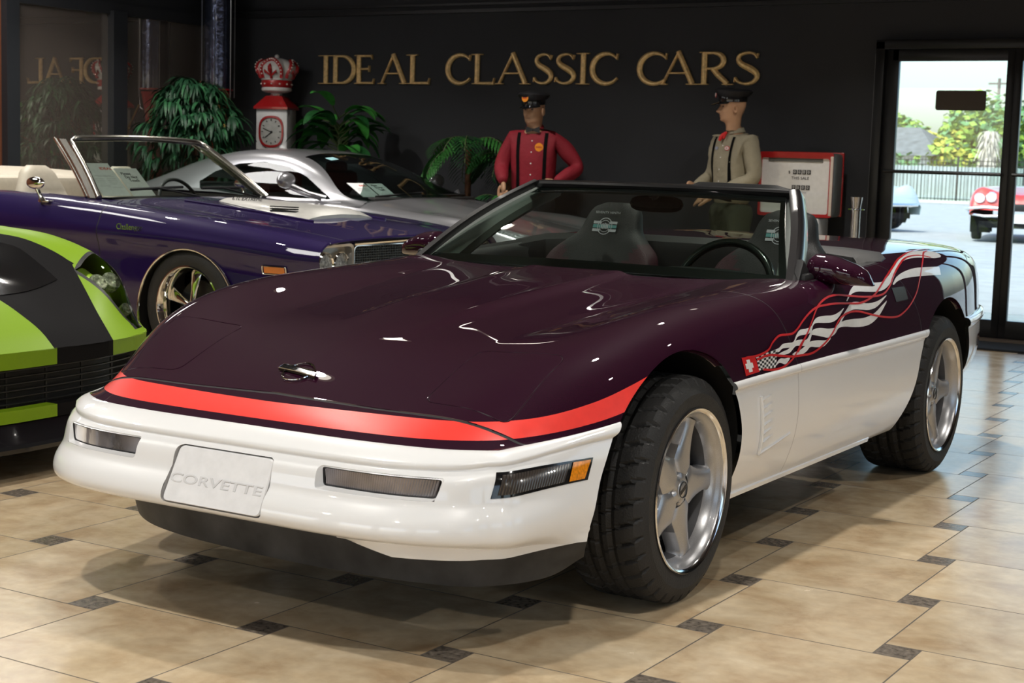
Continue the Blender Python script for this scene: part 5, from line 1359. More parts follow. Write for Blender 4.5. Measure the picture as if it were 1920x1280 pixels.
# greenhouse: u across, y along
GS = [(.86, [(0, .925), (.3, .922), (.55, .912), (.72, .900), (.765, .893), (.79, .885), (.82, .87), (.85, .86)]),
 (1.15, [(0, 1.055), (.3, 1.05), (.50, 1.025), (.62, .990), (.70, .945), (.755, .905), (.80, .88), (.85, .86)]),
 (1.45, [(0, 1.175), (.3, 1.168), (.48, 1.145), (.585, 1.110), (.655, 1.04), (.725, .96), (.79, .885), (.85, .86)]),
 (1.70, [(0, 1.238), (.3, 1.232), (.45, 1.215), (.555, 1.180), (.63, 1.09), (.71, .98), (.79, .89), (.85, .86)]),
 (2.05, [(0, 1.262), (.3, 1.257), (.44, 1.24), (.54, 1.205), (.625, 1.10), (.71, .985), (.79, .895), (.86, .86)]),
 (2.40, [(0, 1.240), (.3, 1.235), (.44, 1.215), (.545, 1.175), (.635, 1.08), (.72, .98), (.80, .90), (.87, .87)]),
 (2.80, [(0, 1.155), (.3, 1.15), (.44, 1.13), (.56, 1.085), (.66, 1.02), (.74, .96), (.81, .91), (.88, .88)]),
 (3.20, [(0, 1.01), (.3, 1.00), (.44, .985), (.57, .965), (.67, .94), (.74, .92), (.80, .90), (.86, .87)])]
GH, _ = body_grid(GS, 100, 44)
fws = lambda p: min(1.675-p[1]-.10*p[0]**2, 1.0, (.755-.285*sstep(.9, 1.7, p[1])*1.0)-p[0]+.0) 
GH.cut(fws, tags=['']); GH.settag(lambda c: fws(c) > 0, 'glass', [''])
sw = inpoly([(1.18, .90), (1.30, .955), (1.50, 1.055), (1.70, 1.125), (1.95, 1.155), (2.20, 1.135), (2.40, 1.07), (2.50, .99), (2.45, .93), (2.0, .905), (1.5, .90)])
fsw = lambda p: sw(p[1], p[2])
GH.cut(fsw, tags=[''], region=lambda p: p[0] > .45); GH.settag(lambda c: c[0] > .5 and fsw(c) > 0, 'side', [''])
rw = inpoly([(-.1, 2.45), (.40, 2.45), (.42, 3.0), (-.1, 3.05)])
GH.cut(lambda p: rw(p[0], p[1]), tags=['']); GH.settag(lambda c: rw(c[0], c[1]) > 0, 'rearglass', [''])
DGL = glass('dark_tinted_glass', (.42, .50, .47))
GH.extract('roof', {'': SILP}, fe, label='silver roof and pillars'); GH.extract('windscreen', {'glass': DGL}, fe); GH.extract('side_window', {'side': DGL}, fe, side=1); GH.extract('side_window', {'side': DGL}, fe, side=-1); GH.extract('rear_window', {'rearglass': DGL}, fe)
BVG = sbvh(GH); b = MB(); b.grid([[(-x, y, BVG.ray_cast(Vector((x, y, 2)), Vector((0, 0, -1)))[0].z+.002) for x in np.linspace(.26, .36, 4)] for y in np.linspace(1.50, 1.56, 3)]); b.build('windscreen_sticker', mat('pale_blue_sticker', (.35, .62, .66), rough=.5), fe)
RED = mat('dark_red_leather', (.10, .010, .008), rough=.5)
b = MB(); b.box((0, 1.9, .86), (1.45, 1.5, .02)); b.build('cabin_floor', CB, fe)
b = MB(); b.box((0, 1.02, .90), (1.36, .34, .05), bev=.02); b.build('dashboard', CB, fe)
for cx in (-.36, .36): b = MB(); b.box((cx, 1.98, .98), (.42, .12, .24), bev=.05); b.box((cx, 2.0, 1.11), (.22, .08, .12), bev=.03); b.build('front_seat', RED, fe)
for sg in (1, -1):
    root = bpy.data.objects.new('door_mirror', None); link(root); root.parent = fe
    b = MB(); rows = []
    for t in np.linspace(-1, 1, 15):
        w = math.sqrt(max(0, 1-abs(t)**2.4)); rows.append([(sg*(.975+.10*t*.9), 1.45-.05*w*math.sin(a)*.9-.02, 1.03+.058*w*math.cos(a)) for a in np.linspace(0, 2*PI, 17)[:-1]])
    b.grid(rows, closev=True); b.build('mirror_shell', SILP, root)
    b = MB(); b.tube([(sg*.955, 1.42, 1.005), (sg*.87, 1.30, .945), (sg*.80, 1.20, .915)], [.016, .012, .016], 8); b.tube([(sg*.955, 1.44, .985), (sg*.87, 1.33, .925), (sg*.80, 1.24, .90)], [.012, .009, .012], 8); b.prism([(0, 0), (.20, 0), (.02, .10)], -.006, .006, M=frame((sg*.80, 1.06, .885), (0, 1, 0), (sg*1, 0, .45))); b.build('mirror_arm', SILP, root)
b = MB(); b.tube([(-.60, .90, .93), (.05, .94, .955)], .008, 6); b.tube([(0, .90, .935), (.62, .92, .94)], .008, 6); b.build('wiper', BLK, fe)
M = Matrix(((0, 0, 1, 0), (1, 0, 0, 0), (0, 1, 0, 0), (0, 0, 0, 1)))

# display cards resting on the dashboards
def info_card(name, label, org, ex, ez, w, h, parts, base):
    """sheet with origin at lower-left corner org (world), ex along the width, ez up the sheet"""
    ex = Vector(ex).normalized(); ez = Vector(ez); ez = (ez-ex*ez.dot(ex)).normalized(); n = ex.cross(ez)
    M = Matrix(((ex.x, ez.x, n.x, org[0]), (ex.y, ez.y, n.y, org[1]), (ex.z, ez.z, n.z, org[2]), (0, 0, 0, 1)))
    t = thing(name, label, 'sign', org)
    Mi = Matrix.Translation(-Vector(org)) @ M
    b = MB(); b.box((w/2, h/2, 0), (w, h, .0012), M=Mi); b.build('sheet', PAPER, t, smooth=False)
    for (s, sz, x, y, m, sx) in parts: text_obj('printed_text', s, sz, m, t, Mi @ Matrix.Translation((x*w, y*h, .0012)), ext=.0002, sx=sx, bold=.0004)
    b = MB()
    for (x0, x1, y) in base: b.box(((x0+x1)/2*w, y*h, .0010), (abs(x1-x0)*w, .0022, .0006), M=Mi)
    b.build('printed_lines', mat('grey_ink', (.45, .45, .46), rough=.8), t, smooth=False)
    return t
REDI = mat('red_ink', (.65, .06, .02), rough=.7)
def cardmap(car, x, y, z): return Matrix.Translation(car.location) @ Matrix.Rotation(PI/2, 4, 'Z') @ Vector((x, y, z))
lines = [(.2, .8, .62), (.3, .85, .585), (.15, .45, .52), (.55, .9, .52), (.15, .45, .47), (.55, .9, .47), (.15, .42, .42), (.55, .88, .42), (.2, .42, .36), (.55, .8, .36), (.15, .5, .30), (.55, .9, .25)]
o = cardmap(ch, -.645, .955, .934); o2 = cardmap(ch, -.645, 1.13, 1.10)
up = (o2-o)
info_card('specification_sheet', 'white printed sheet with small text inside the purple car windscreen', o, (0, 1, 0), up, .235, .285, [('IDEAL', .030, .78, .83, REDI, 1.3)], lines)
o = cardmap(ch, -.395, .950, .932)
info_card('notice_sheet', 'white Please Do Not Touch sheet leaning in the purple car windscreen', o, (0, 1, 0), up, .20, .245, [('Please', .034, .36, .80, INK, 1), ('Do Not', .034, .50, .68, INK, 1), ('Touch', .034, .54, .56, INK, 1)], [(.05, .95, .30)])
o = cardmap(fe, -.66, .97, .925); up = cardmap(fe, -.66, 1.12, 1.02)-o
info_card('specification_sheet', 'white printed sheet at the base of the silver coupe windscreen, nearer the mirror', o, (0, 1, 0), up, .21, .18, [('IDEAL', .026, .75, .80, REDI, 1.3)], lines[:8])
o = cardmap(fe, -.44, .965, .925)
info_card('notice_sheet', 'white Please Do Not Touch sheet on the silver coupe dashboard', o, (0, 1, 0), up, .20, .175, [('Please', .028, .36, .84, INK, 1), ('Do Not', .028, .50, .68, INK, 1), ('Touch', .028, .54, .52, INK, 1)], [(.05, .95, .2)])

# ================================================================ lime green car at the left edge
li = thing('sports_car', 'matte lime green sports car nose with wide black stripes at the left edge', 'car', (-2.83, -.02, 0), PI/2)
LIME = mat('matte_lime_wrap', (.175, .30, .006), rough=.5, coat=.08, coat_rough=.3, spec=.25, noise=(400, .05, 1))
MBL = mat('matte_black_wrap', (.007, .0065, .007), rough=.7, spec=.08, noise=(300, .3, 2))
LS = [
 (-.93, [(0, .475, -.06), (.25, .475, -.05), (.5, .475, -.02), (.70, .474, .04), (.82, .472, .10), (.90, .470, .17), (.955, .468, .25), (.985, .466, .33), (1.0, .464, .40), (1.005, .463, .44), (1.008, .462, .48)]),
 (-.86, [(0, .520, -.06), (.25, .520, -.05), (.5, .520, -.02), (.70, .519, .03), (.82, .517, .09), (.90, .512, .15), (.95, .506, .22), (.98, .498, .28), (.995, .488, .33), (1.0, .475, .36), (1.005, .463, .38)]),
 (-.70, [(0, .590, -.03), (.25, .592, -.02), (.5, .605, 0), (.70, .645, .02), (.82, .675, .05), (.89, .675, .08), (.94, .650, .11), (.97, .61, .13), (.985, .55, .14), (.995, .51, .15), (1.0, .46, .16)]),
 (-.50, [(0, .645), (.25, .648), (.5, .670), (.68, .735), (.78, .775), (.86, .778), (.92, .745), (.96, .66), (.98, .60), (.99, .52), (.99, .44)]),
 (-.25, [(0, .695), (.25, .70), (.5, .715), (.66, .80), (.76, .845), (.85, .850), (.92, .81), (.965, .73), (.985, .63), (.995, .50), (.98, .30)]),
 (.0, [(0, .74), (.25, .745), (.5, .755), (.66, .825), (.76, .868), (.85, .870), (.92, .83), (.97, .74), (.99, .64), (.995, .45), (.97, .20)]),
 (.35, [(0, .80), (.25, .80), (.5, .81), (.66, .85), (.76, .882), (.85, .880), (.92, .84), (.965, .75), (.985, .65), (.99, .45), (.96, .15)]),
 (.75, [(0, .88), (.25, .88), (.5, .87), (.66, .87), (.76, .885), (.85, .878), (.92, .84), (.965, .76), (.985, .66), (.985, .45), (.95, .15)]),
 (2.0, [(0, .90), (.25, .90), (.5, .90), (.66, .90), (.76, .90), (.85, .89), (.92, .85), (.965, .77), (.985, .67), (.985, .45), (.95, .15)]),
 (3.2, [(0, .95), (.25, .95), (.5, .95), (.66, .95), (.76, .94), (.85, .92), (.92, .87), (.96, .78), (.97, .67), (.97, .45), (.93, .25)])]
LB, lrow = body_grid(LS, 130, 60)
cutout(LB, circ_arch(0, .33, .375), lambda p: p[0] > .7 and abs(p[1]) < .6 and p[2] < .78)
cutout(LB, circ_arch(2.6, .33, .375), lambda p: p[0] > .7 and abs(p[1]-2.6) < .6 and p[2] < .78)
lhl = inpoly(rrect([(.705, -.555), (.895, -.475), (.972, -.61), (.945, -.76), (.80, -.835), (.750, -.78)][::-1], n=3, r=.02))
lh = lambda p: lhl(p[0], p[1])
rl2 = lambda p: p[2] > .50 and p[0] > .6 and p[1] < 0
for d in (0, -.018): LB.cut(lambda p: lh(p)-d, tags=[''], region=rl2)
sx0, sx1 = (lambda p: p[0]-(.19+.20*(p[1]+.95))), (lambda p: p[0]-min(.72, .545+.44*(p[1]+.9)))
LB.cut(sx0, tags=['']); LB.cut(sx1, tags=[''])
for k, q in enumerate(LB.f):
    if LB.t[k]: continue
    c = LB.cen(q)
    if rl2(c) and lh(c) > 0: LB.t[k] = 'lamp'
    elif rl2(c) and lh(c) > -.018: LB.t[k] = 'frame'
    elif sx0(c) > 0 and sx1(c) < 0: LB.t[k] = 'stripe'
    else: LB.t[k] = 'green'
LB.extract('body_shell', {'green': LIME, 'stripe': MBL}, li)
# hood intake glass-black panels
for sg in (1, -1):
    b = MB(); LBV = sbvh(LB)
    b.grid([[(sg*xx, y_, LBV.ray_cast(Vector((xx, y_, 2)), Vector((0, 0, -1)))[0].z+.003) for xx in np.linspace(.30, min(.66, .60+.2*(y_+.55)), 9)] for y_ in np.linspace(-.55, .5, 20)])
    b.build('hood_panel', BLKG, li, label='gloss black hood panel')
for sg in (1, -1):
    root = bpy.data.objects.new('headlight', None); link(root); root.parent = li
    LB.extract('headlight_border', {'frame': BLK}, root, side=sg)
    LB.extract('headlight_cover', {'lamp': glass('lamp_cover', (.93, .97, .78), ior=1.4)}, root, side=sg)
    b = MB(); V_ = []
    vi = {}; b2 = MB()
    for q, t in zip(LB.f, LB.t):
        if t == 'lamp': b2.add([tuple((LB.v[i]-np.array((.02, -.05, .065)))*np.array((sg, 1, 1))) for i in q], [list(range(len(q)))])
    b2.build('headlight_bowl', mat('lime_bowl', (.38, .58, .08), rough=.3, coat=.5), root)
    for (x, y, z, r) in ((.795, -.595, .668, .036), (.865, -.60, .672, .038), (.850, -.70, .560, .024)):
        M = Matrix.Translation((sg*x, y+.01, z)) @ Matrix.Rotation(math.radians(50), 4, 'X') @ Matrix.Rotation(0, 4, 'Y')
        b = MB(); b.lathe([(0, -.01), (r*.6, -.004), (r, .010), (r*1.1, .004), (r*1.12, -.03)], 24, M=M); b.build('projector', HLENS, root, angle=None)
# lower front: grille opening, splitter
def nosex(x): return np.interp(abs(x), [0, .25, .5, .70, .82, .90, .955, 1.0], [-.99, -.98, -.95, -.89, -.83, -.76, -.68, -.53])
X_ = np.linspace(-.99, .99, 61)
def band(name, z0, z1, inset, m2):
    b = MB(); n = 0
    for i in range(60):
        x0, x1 = X_[i], X_[i+1]; xm = abs((x0+x1)/2); b.add([(x0, nosex(x0)+inset, z0), (x1, nosex(x1)+inset, z0), (x1, nosex(x1)+inset, z1), (x0, nosex(x0)+inset, z1)], [[0, 1, 2, 3]], m=(1 if .19 < xm < .53 else 0) if m2 else 0)
        b.add([(x0, nosex(x0)+inset, z1), (x1, nosex(x1)+inset, z1), (x1, nosex(x1)+inset+.06, z1), (x0, nosex(x0)+inset+.06, z1)], [[0, 1, 2, 3]], m=(1 if .19 < xm < .53 else 0) if m2 else 0)
    return b.build(name, [LIME, MBL] if m2 else [BLK], li)
band('nose_lip', .415, .477, .0, True)
band('lower_valance', .215, .262, .0, True)
b = MB(); b.grid([[(x, nosex(x)+.10, .215), (x, nosex(x)+.10, .43)] for x in X_]); b.build('grille_backing', GAP, li)
b = MB()
for z in (.275, .30, .325, .35, .375, .40): b.tube([(x, nosex(x)+.06, z) for x in X_], .004, 6)
for x in np.linspace(-.8, .8, 9): b.box((x, nosex(x)+.065, .34), (.006, .006, .16))
b.build('grille_mesh', mat('dark_grille', (.012, .012, .012), rough=.4), li)
b = MB(); b.grid([[(x, nosex(x)+.012, .215), (x, nosex(x)-.02, .135), (x, nosex(x)-.05, .128), (x, nosex(x)-.05, .112), (x, nosex(x)+.2, .11)] for x in X_]); b.build('splitter', BLKG, li)
for sg in (1, -1):
    b = MB(); b.grid([[(sg*x, y, z) for z in (.11, .3, .468)] for x, y in [(.95, -.68), (.985, -.60), (1.0, -.53), (1.005, -.47), (1.0, -.38)]]); b.build('corner_panel', LIME, li)
arch_liner(li, 0, .33, .373, .985, .6, LINER); arch_liner(li, 2.6, .33, .373, .985, .6, LINER)
for y in (0, 2.6):
    for sg in (1, -1): wheel5('front_wheel' if y == 0 else 'rear_wheel', li, (sg*.97, y, .335), sg, .335, .25, .24, MBL)
b = MB(); b.box((0, 1.2, .33), (1.6, 4.0, .24)); b.build('underbody', LINER, li)

def _lime_hits():
    V = []; F = []
    M_ = Matrix.Translation(li.location) @ Matrix.Rotation(PI/2, 4, 'Z')
    for sg in (1, -1):
        b_ = len(V); V += [M_ @ Vector((p[0]*sg, p[1], p[2])) for p in LB.v]; F += [[i+b_ for i in q] for q in LB.f]
    return BVHTree.FromPolygons(V, F), M_.inverted()
# ================================================================ sign letters on the black wall
GOLD = mat('cast_gold', (.85, .60, .28), rough=.4, metal=.35, noise=(40, .25, 3), bump=(60, .15))
# Latin capital outlines with flared serifs, drawn as strokes: (points, half widths) in a unit-height cell
def SI(x): return [[((x, 0), (x, 1)), (.055, .055), 'both']]
def arc(cx, cy, rx, ry, a0, a1, n=22): return [(cx+rx*math.cos(math.radians(a0+(a1-a0)*k/n)), cy+ry*math.sin(math.radians(a0+(a1-a0)*k/n))) for k in range(n+1)]
def letter(ch_):
    """list of (points, widths, serif_at_start, serif_at_end)"""
    T, t = .088, .040
    if ch_ == 'I': return .30, [([(.15, .03), (.15, .97)], [T, T], .13, .13)]
    if ch_ == 'D': return .86, [([(.15, .03), (.15, .97)], [T, T], .10, .10), ([(.15, .965), (.34, .965)]+arc(.36, .5, .40, .465, 88, -88)+[(.34, .035), (.15, .035)], [t]*2+[t+(T*1.05-t)*math.sin(PI*k/22)**1 for k in range(23)]+[t]*2, 0, 0)]
    if ch_ == 'E': return .66, [([(.15, .03), (.15, .97)], [T, T], .10, .10), ([(.15, .965), (.52, .965)], [t, t], 0, -.12), ([(.15, .52), (.44, .52)], [t*.9, t*.9], 0, .11), ([(.15, .035), (.57, .035)], [t, t], 0, .15)]
    if ch_ == 'L': return .62, [([(.15, .03), (.15, .97)], [T, T], .10, .13), ([(.15, .035), (.56, .035)], [t*1.1, t*1.3], 0, .17)]
    if ch_ == 'A': return .86, [([(.13, .03), (.44, .99)], [t, t], .10, 0), ([(.74, .03), (.43, 1.02)], [T, T*.9], .12, 0), ([(.23, .36), (.64, .36)], [t*.8, t*.8], 0, 0)]
    if ch_ == 'C': return .80, [(arc(.46, .5, .38, .47, 42, 322, 34), [t*.9+(T*1.1-t)*math.sin(PI*k/34)**1.3 for k in range(35)], .15, 0)]
    if ch_ == 'S':
        P = cr([(.50, .80), (.43, .93), (.30, .965), (.16, .90), (.12, .76), (.19, .62), (.36, .49), (.48, .36), (.50, .22), (.42, .08), (.28, .035), (.14, .09), (.07, .22)], 3); n = len(P)
        return .58, [(P, [t*.9+(T*1.15-t)*math.exp(-((k/n-.5)/.22)**2) for k in range(n)], .14, .14)]
    if ch_ == 'R': return .78, [([(.15, .03), (.15, .97)], [T, T], .10, .10), ([(.15, .965), (.30, .965)]+arc(.34, .73, .23, .235, 88, -88, 14)+[(.30, .49), (.15, .49)], [t]*2+[t+(T-t)*math.sin(PI*k/14) for k in range(15)]+[t]*2, 0, 0), ([(.34, .49), (.46, .30), (.68, .03)], [T*.9, T, T*.8], 0, .12)]
def letter_mesh(ch_, x0, x1, z0, h, y):
    W, st = letter(ch_); sx = (x1-x0)/W; b = MB(); dp = .028
    def add(P, Wd):
        P = [np.array((x0+p[0]*sx, z0+p[1]*h)) for p in P]; n = len(P); rows = []
        for i in range(n):
            tg = P[min(i+1, n-1)]-P[max(i-1, 0)]; tg = tg/np.linalg.norm(tg); nr = np.array((-tg[1], tg[0])); w = Wd[i]*h
            rows.append([(P[i][0]+nr[0]*w*q, y-d, P[i][1]+nr[1]*w*q) for q, d in ((-1, 0), (-1, dp*.55), (-.35, dp), (.35, dp), (1, dp*.55), (1, 0))])
        b.grid(rows); b.add(rows[0], [[0, 1, 2, 3, 4, 5]]); b.add(rows[-1], [[5, 4, 3, 2, 1, 0]])
        return P
    for P, Wd, s0, s1 in st:
        add(P, Wd)
        for end, s in ((0, s0), (-1, s1)):
            if s:
                a = np.array(P[end]); 
                horiz = abs(P[end][0]-P[end+1 if end == 0 else -2][0]) > abs(P[end][1]-P[end+1 if end == 0 else -2][1])
                if horiz or ch_ in 'CS': # vertical beak serif
                    sg = 1 if s > 0 else -1
                    if ch_ == 'C': add([(a[0], a[1]-.04), (a[0]+.01, a[1]+s)], [.016, .032])
                    elif ch_ == 'S': add([(a[0], a[1]+(.04 if end == 0 else -.03)*1), (a[0]+(.01 if end == 0 else -.005), a[1]+(s if end == 0 else -s)*1)], [.016, .030])
                    elif s == .11: add([(a[0], a[1]-.10), (a[0], a[1]), (a[0], a[1]+.11)], [.016, .022, .016])
                    else: add([(a[0]-.02, a[1]), (a[0]+.01, a[1]+s)], [.030, .014])
                else:
                    yb = .018 if a[1] < .5 else .982
                    add([(a[0]-s, yb), (a[0], yb), (a[0]+s, yb)], [.016, .024, .016])
    return b
LET = [('I', -6.62, -6.44), ('D', -6.47, -6.17), ('E', -6.21, -5.94), ('A', -5.94, -5.59), ('L', -5.62, -5.34), ('C', -5.20, -4.92), ('L', -4.93, -4.66), ('A', -4.69, -4.32), ('S', -4.31, -4.09), ('S', -4.10, -3.87), ('I', -3.88, -3.74), ('C', -3.75, -3.47), ('C', -3.31, -3.02), ('A', -3.12, -2.75), ('R', -2.76, -2.45), ('S', -2.46, -2.21)]
WORDS = ['first']*5+['second']*7+['third']*4
POSW = ['first', 'second', 'third', 'fourth', 'fifth', 'first', 'second', 'third', 'fourth', 'fifth', 'sixth', 'last', 'first', 'second', 'third', 'last']
for (c, x0, x1), w, ps in zip(LET, WORDS, POSW):
    b = letter_mesh(c, x0, x1, 1.868, .262, WY-.004)
    o = b.build('wall_letter', GOLD, angle=25); tag(o, f'raised gold capital {c}, {ps} letter of the {w} word on the black wall', 'letter', 'gold wall letters')
# door mat
b = MB(); b.box((.30, 7.38, .008), (2.6, .50, .016), bev=.004); tag(b.build('door_mat', mat('charcoal_mat', (.014, .015, .018), rough=.95, bump=(300, 1))), 'dark charcoal entrance mat on the tiles before the glass door', 'mat')

# ================================================================ stanchion
t = thing('steel_post', 'polished steel post with flared top in front of the black wall beside the door', 'post', (-1.19, 7.25, 0))
b = MB(); b.lathe([(.0, .0), (.12, .0), (.12, .012), (.035, .03), (.033, .90), (.034, .96), (.044, 1.03), (.040, 1.03), (.03, .97), (.0, .96)], 32); b.build('post', mat('brushed_steel', (.50, .47, .43), rough=.25, metal=1), t)
b = MB(); b.lathe([(.034, .93), (.040, .935), (.040, .942), (.034, .947)], 24); b.tube([(-.06, 0, .94), (.06, 0, .94)], .004, 6); b.build('collar', CHR, t)

# ================================================================ gas pump with the counters
REDP = mat('red_enamel', (.36, .010, .012), rough=.3, coat=.6); WEN = mat('white_enamel', (.66, .66, .66), rough=.3, coat=.6)
t = thing('gas_pump', 'red and white box gas pump with price counters beside the khaki mannequin', 'gas pump', (-1.70, 7.42, 0), math.radians(4))
b = MB(); b.box((0, 0, .43), (.40, .26, .86), bev=.02); b.build('pedestal', WEN, t)
b = MB(); b.box((0, .035, 1.105), (.565, .24, .475), bev=.025); b.build('cabinet', mat('brushed_aluminium', (.45, .45, .42), rough=.35, metal=.8), t, label='silver wrapped cabinet')
b = MB(); o1 = rrect0([(-.285, .865), (.285, .865), (.285, 1.345), (-.285, 1.345)], r=.02); i1 = [(x*.92-.008, (z-1.105)*.86+1.095) for x, z in o1]
b.grid([[(x, -.108, z), (x, -.125, z), (xi, -.118, zi), (xi, -.098, zi)] for (x, z), (xi, zi) in zip(o1, i1)], closeu=True); b.build('face_frame', REDP, t)
b = MB(); b.add([(x, -.10, z) for x, z in i1], [list(range(len(i1)))]); b.build('dial_face', WEN, t, smooth=False)
b = MB(); b.box((-.01, -.104, 1.288), (.42, .006, .028)); b.build('header_slot', mat('grey_slot', (.10, .10, .09), rough=.5), t)
def RX(x, y, z): return Matrix.Translation((x, y, z)) @ Matrix.Rotation(PI/2, 4, 'X')
b = MB()
for k in range(4): b.box((-.012+.036*k, -.103, 1.198), (.028, .006, .034)); b.box((-.016+.036*k, -.103, 1.083), (.028, .006, .034))
b.build('counter_window', INK, t, smooth=False)
for k in range(4):
    text_obj('counter_digit', '0', .030, WEN, t, RX(-.012+.036*k, -.108, 1.198), ext=.0005); text_obj('counter_digit', '0', .030, WEN, t, RX(-.016+.036*k, -.108, 1.083), ext=.0005)
text_obj('printed_text', '$', .030, INK, t, RX(-.055, -.103, 1.195), ext=.0005); text_obj('printed_text', 'THIS SALE', .031, INK, t, RX(.03, -.103, 1.152), ext=.0005); text_obj('printed_text', 'GALLONS', .020, mat('grey_ink', (.3, .3, .3)), t, RX(.04, -.103, 1.045), ext=.0005)
b = MB(); b.box((.004, .170, 1.11), (.562, .03, .485), bev=.008); b.build('back_frame', REDP, t)
b = MB(); b.box((.2745, -.122, 1.10), (.022, .012, .44), bev=.003); b.build('side_bevel', mat('cream_enamel', (.62, .52, .45), rough=.3, coat=.5), t)

# ================================================================ crown globe pump
t = thing('gas_pump', 'tall white clock face gas pump with red roof and a red and white crown globe', 'gas pump', (-6.875, 7.50, 0), math.radians(20)); t.scale = (1.07, 1.07, 1.02)
b = MB(); b.box((0, 0, .80), (.28, .24, 1.60), bev=.008); b.build('cabinet', WEN, t)
b = MB(); b.lathe([(.215, 1.585), (.215, 1.605), (.10, 1.705), (.06, 1.71), (.06, 1.72)], 4, M=Matrix.Rotation(PI/4, 4, 'Z') ); b.build('roof_cap', REDP, t, angle=20)
dz = 1.385
b = MB(); R8 = [(.118*(1-.05*math.cos(4*a))*math.cos(a), .150*(1-.04*math.cos(4*a))*math.sin(a)) for a in np.linspace(0, 2*PI, 65)[:-1]]
b.grid([[(x*s_, -.122-d, dz+z*s_) for s_, d in ((1.0, 0), (.98, .014), (.86, .016), (.84, .004))] for x, z in R8], closeu=True); b.build('clock_bezel', REDP, t)
b = MB(); b.add([(x*.86, -.126, dz+z*.86) for x, z in R8], [list(range(64))]); b.build('clock_face', mat('aged_dial', (.42, .42, .40), rough=.4, noise=(30, .15, 3)), t, smooth=False)
b = MB()
for k in range(12):
    a = k*PI/6; b.box((0, 0, 0), (.008, .003, .016), M=Matrix.Translation((.080*math.sin(a), -.129, dz+.104*math.cos(a))) @ Matrix.Rotation(a, 4, 'Y'))
b.build('clock_mark', INK, t, smooth=False)
b = MB(); b.tube([(.005, -.131, dz-.005), (-.075, -.131, dz+.03)], [.004, .002], 6); b.tube([(.005, -.131, dz-.005), (-.052, -.131, dz-.05)], [.005, .003], 6); b.sphere((.003, -.131, dz-.004), (.012, .004, .012), 10); b.build('clock_hand', INK, t)
b = MB(); b.box((-.01, -.123, 1.20), (.09, .006, .05)); b.build('brass_plate', mat('dark_brass', (.10, .08, .05), rough=.4, metal=.6), t)
root = bpy.data.objects.new('crown_globe', None); link(root); root.parent = t; root['label'] = 'red and white crown shaped globe'
MILK = mat('milk_glass', (.60, .58, .56), rough=.25, coat=.5)
b = MB(); b.lathe([(.045, 1.71), (.05, 1.73), (.10, 1.738), (.128, 1.752), (.132, 1.77), (.126, 1.782)], 40); b.build('globe_base', MILK, root)
b = MB(); b.lathe([(.126, 1.782), (.131, 1.788), (.133, 1.838), (.130, 1.845)], 40); b.build('red_band', REDP, root)
b = MB(); b.lathe([(.130, 1.845), (.136, 1.850), (.133, 1.858)], 40)
rows = []
for i in range(64):
    a = 2*PI*i/64; lob = abs(math.cos(2*a))**.7
    rows.append([(r*(1+q*lob)*math.cos(a), r*(1+q*lob)*math.sin(a), z) for r, q, z in ((.130, 0, 1.858), (.140, .05, 1.89), (.148, .16, 1.93), (.146, .22, 1.965), (.128, .20, 2.0), (.095, .12, 2.028), (.05, .03, 2.045), (.0, 0, 2.05))])
b.grid(rows, closeu=True); b.sphere((0, 0, 2.06), .02, 12); b.build('crown_bulb', MILK, root)
b = MB(); pearls = MB()
for k in range(4):
    a = k*PI/2+PI/4*0-PI/2; ca, sa = math.cos(a), math.sin(a)
    P = [(.151*math.cos(q)*1.24 if z < 2.0 else r_ * 1.24, z, 0) for q, r_, z in []]
    pr2 = [(.138, 1.858), (.158, 1.90), (.180, 1.94), (.180, 1.975), (.158, 2.008), (.11, 2.034), (.05, 2.050)]
    # arch frames between lobes
for k in range(4):
    a0 = -PI/2+k*PI/2
    P = []
    for q in np.linspace(0, PI, 17):
        da = .62*math.cos(q); z = 1.865+.165*math.sin(q); lob = abs(math.cos(2*(a0+da)))**.7; hh = (z-1.858)/.19
        r = np.interp(hh, [0, .2, .4, .58, .75, .9, 1], [.132, .142, .150, .148, .132, .105, .08])*(1+np.interp(hh, [0, .2, .4, .58, .75, .9], [0, .05, .16, .22, .20, .14])*lob)+.006
        P.append((r*math.cos(a0+da), r*math.sin(a0+da), z))
    b.tube(P, .016, 8, flat=.55); [pearls.sphere(Vector(p)*1.0+Vector((math.cos(a0), math.sin(a0), .25))*.014, .0065, 8) for p in P[1:-1:1]]
    # fleur-de-lis
    def on(u, z):
        da = u/.15; hh = (z-1.858)/.19; lob = abs(math.cos(2*(a0+da)))**.7; r = np.interp(hh, [0, .2, .4, .58, .75], [.132, .142, .150, .148, .132])*(1+np.interp(hh, [0, .2, .4, .58, .75], [0, .05, .16, .22, .20])*lob)+.004
        return Vector((r*math.cos(a0+da), r*math.sin(a0+da), z))
    b.tube([on(0, 1.86), on(0, 1.90), on(0, 1.93), on(0, 1.965), on(0, 1.99)], [.012, .008, .020, .018, .003], 8)
    for s_ in (-1, 1): b.tube([on(0, 1.88), on(s_*.028, 1.905), on(s_*.046, 1.925), on(s_*.05, 1.905)], [.007, .011, .014, .006], 8)
b.build('crown_ornament', REDP, root)
for k in range(12): a = k*PI/6; pearls.sphere((.135*math.cos(a), .135*math.sin(a), 1.812), .0075, 8)
pearls.build('pearl_beads', mat('pearl_white', (.8, .74, .68), rough=.25), root)

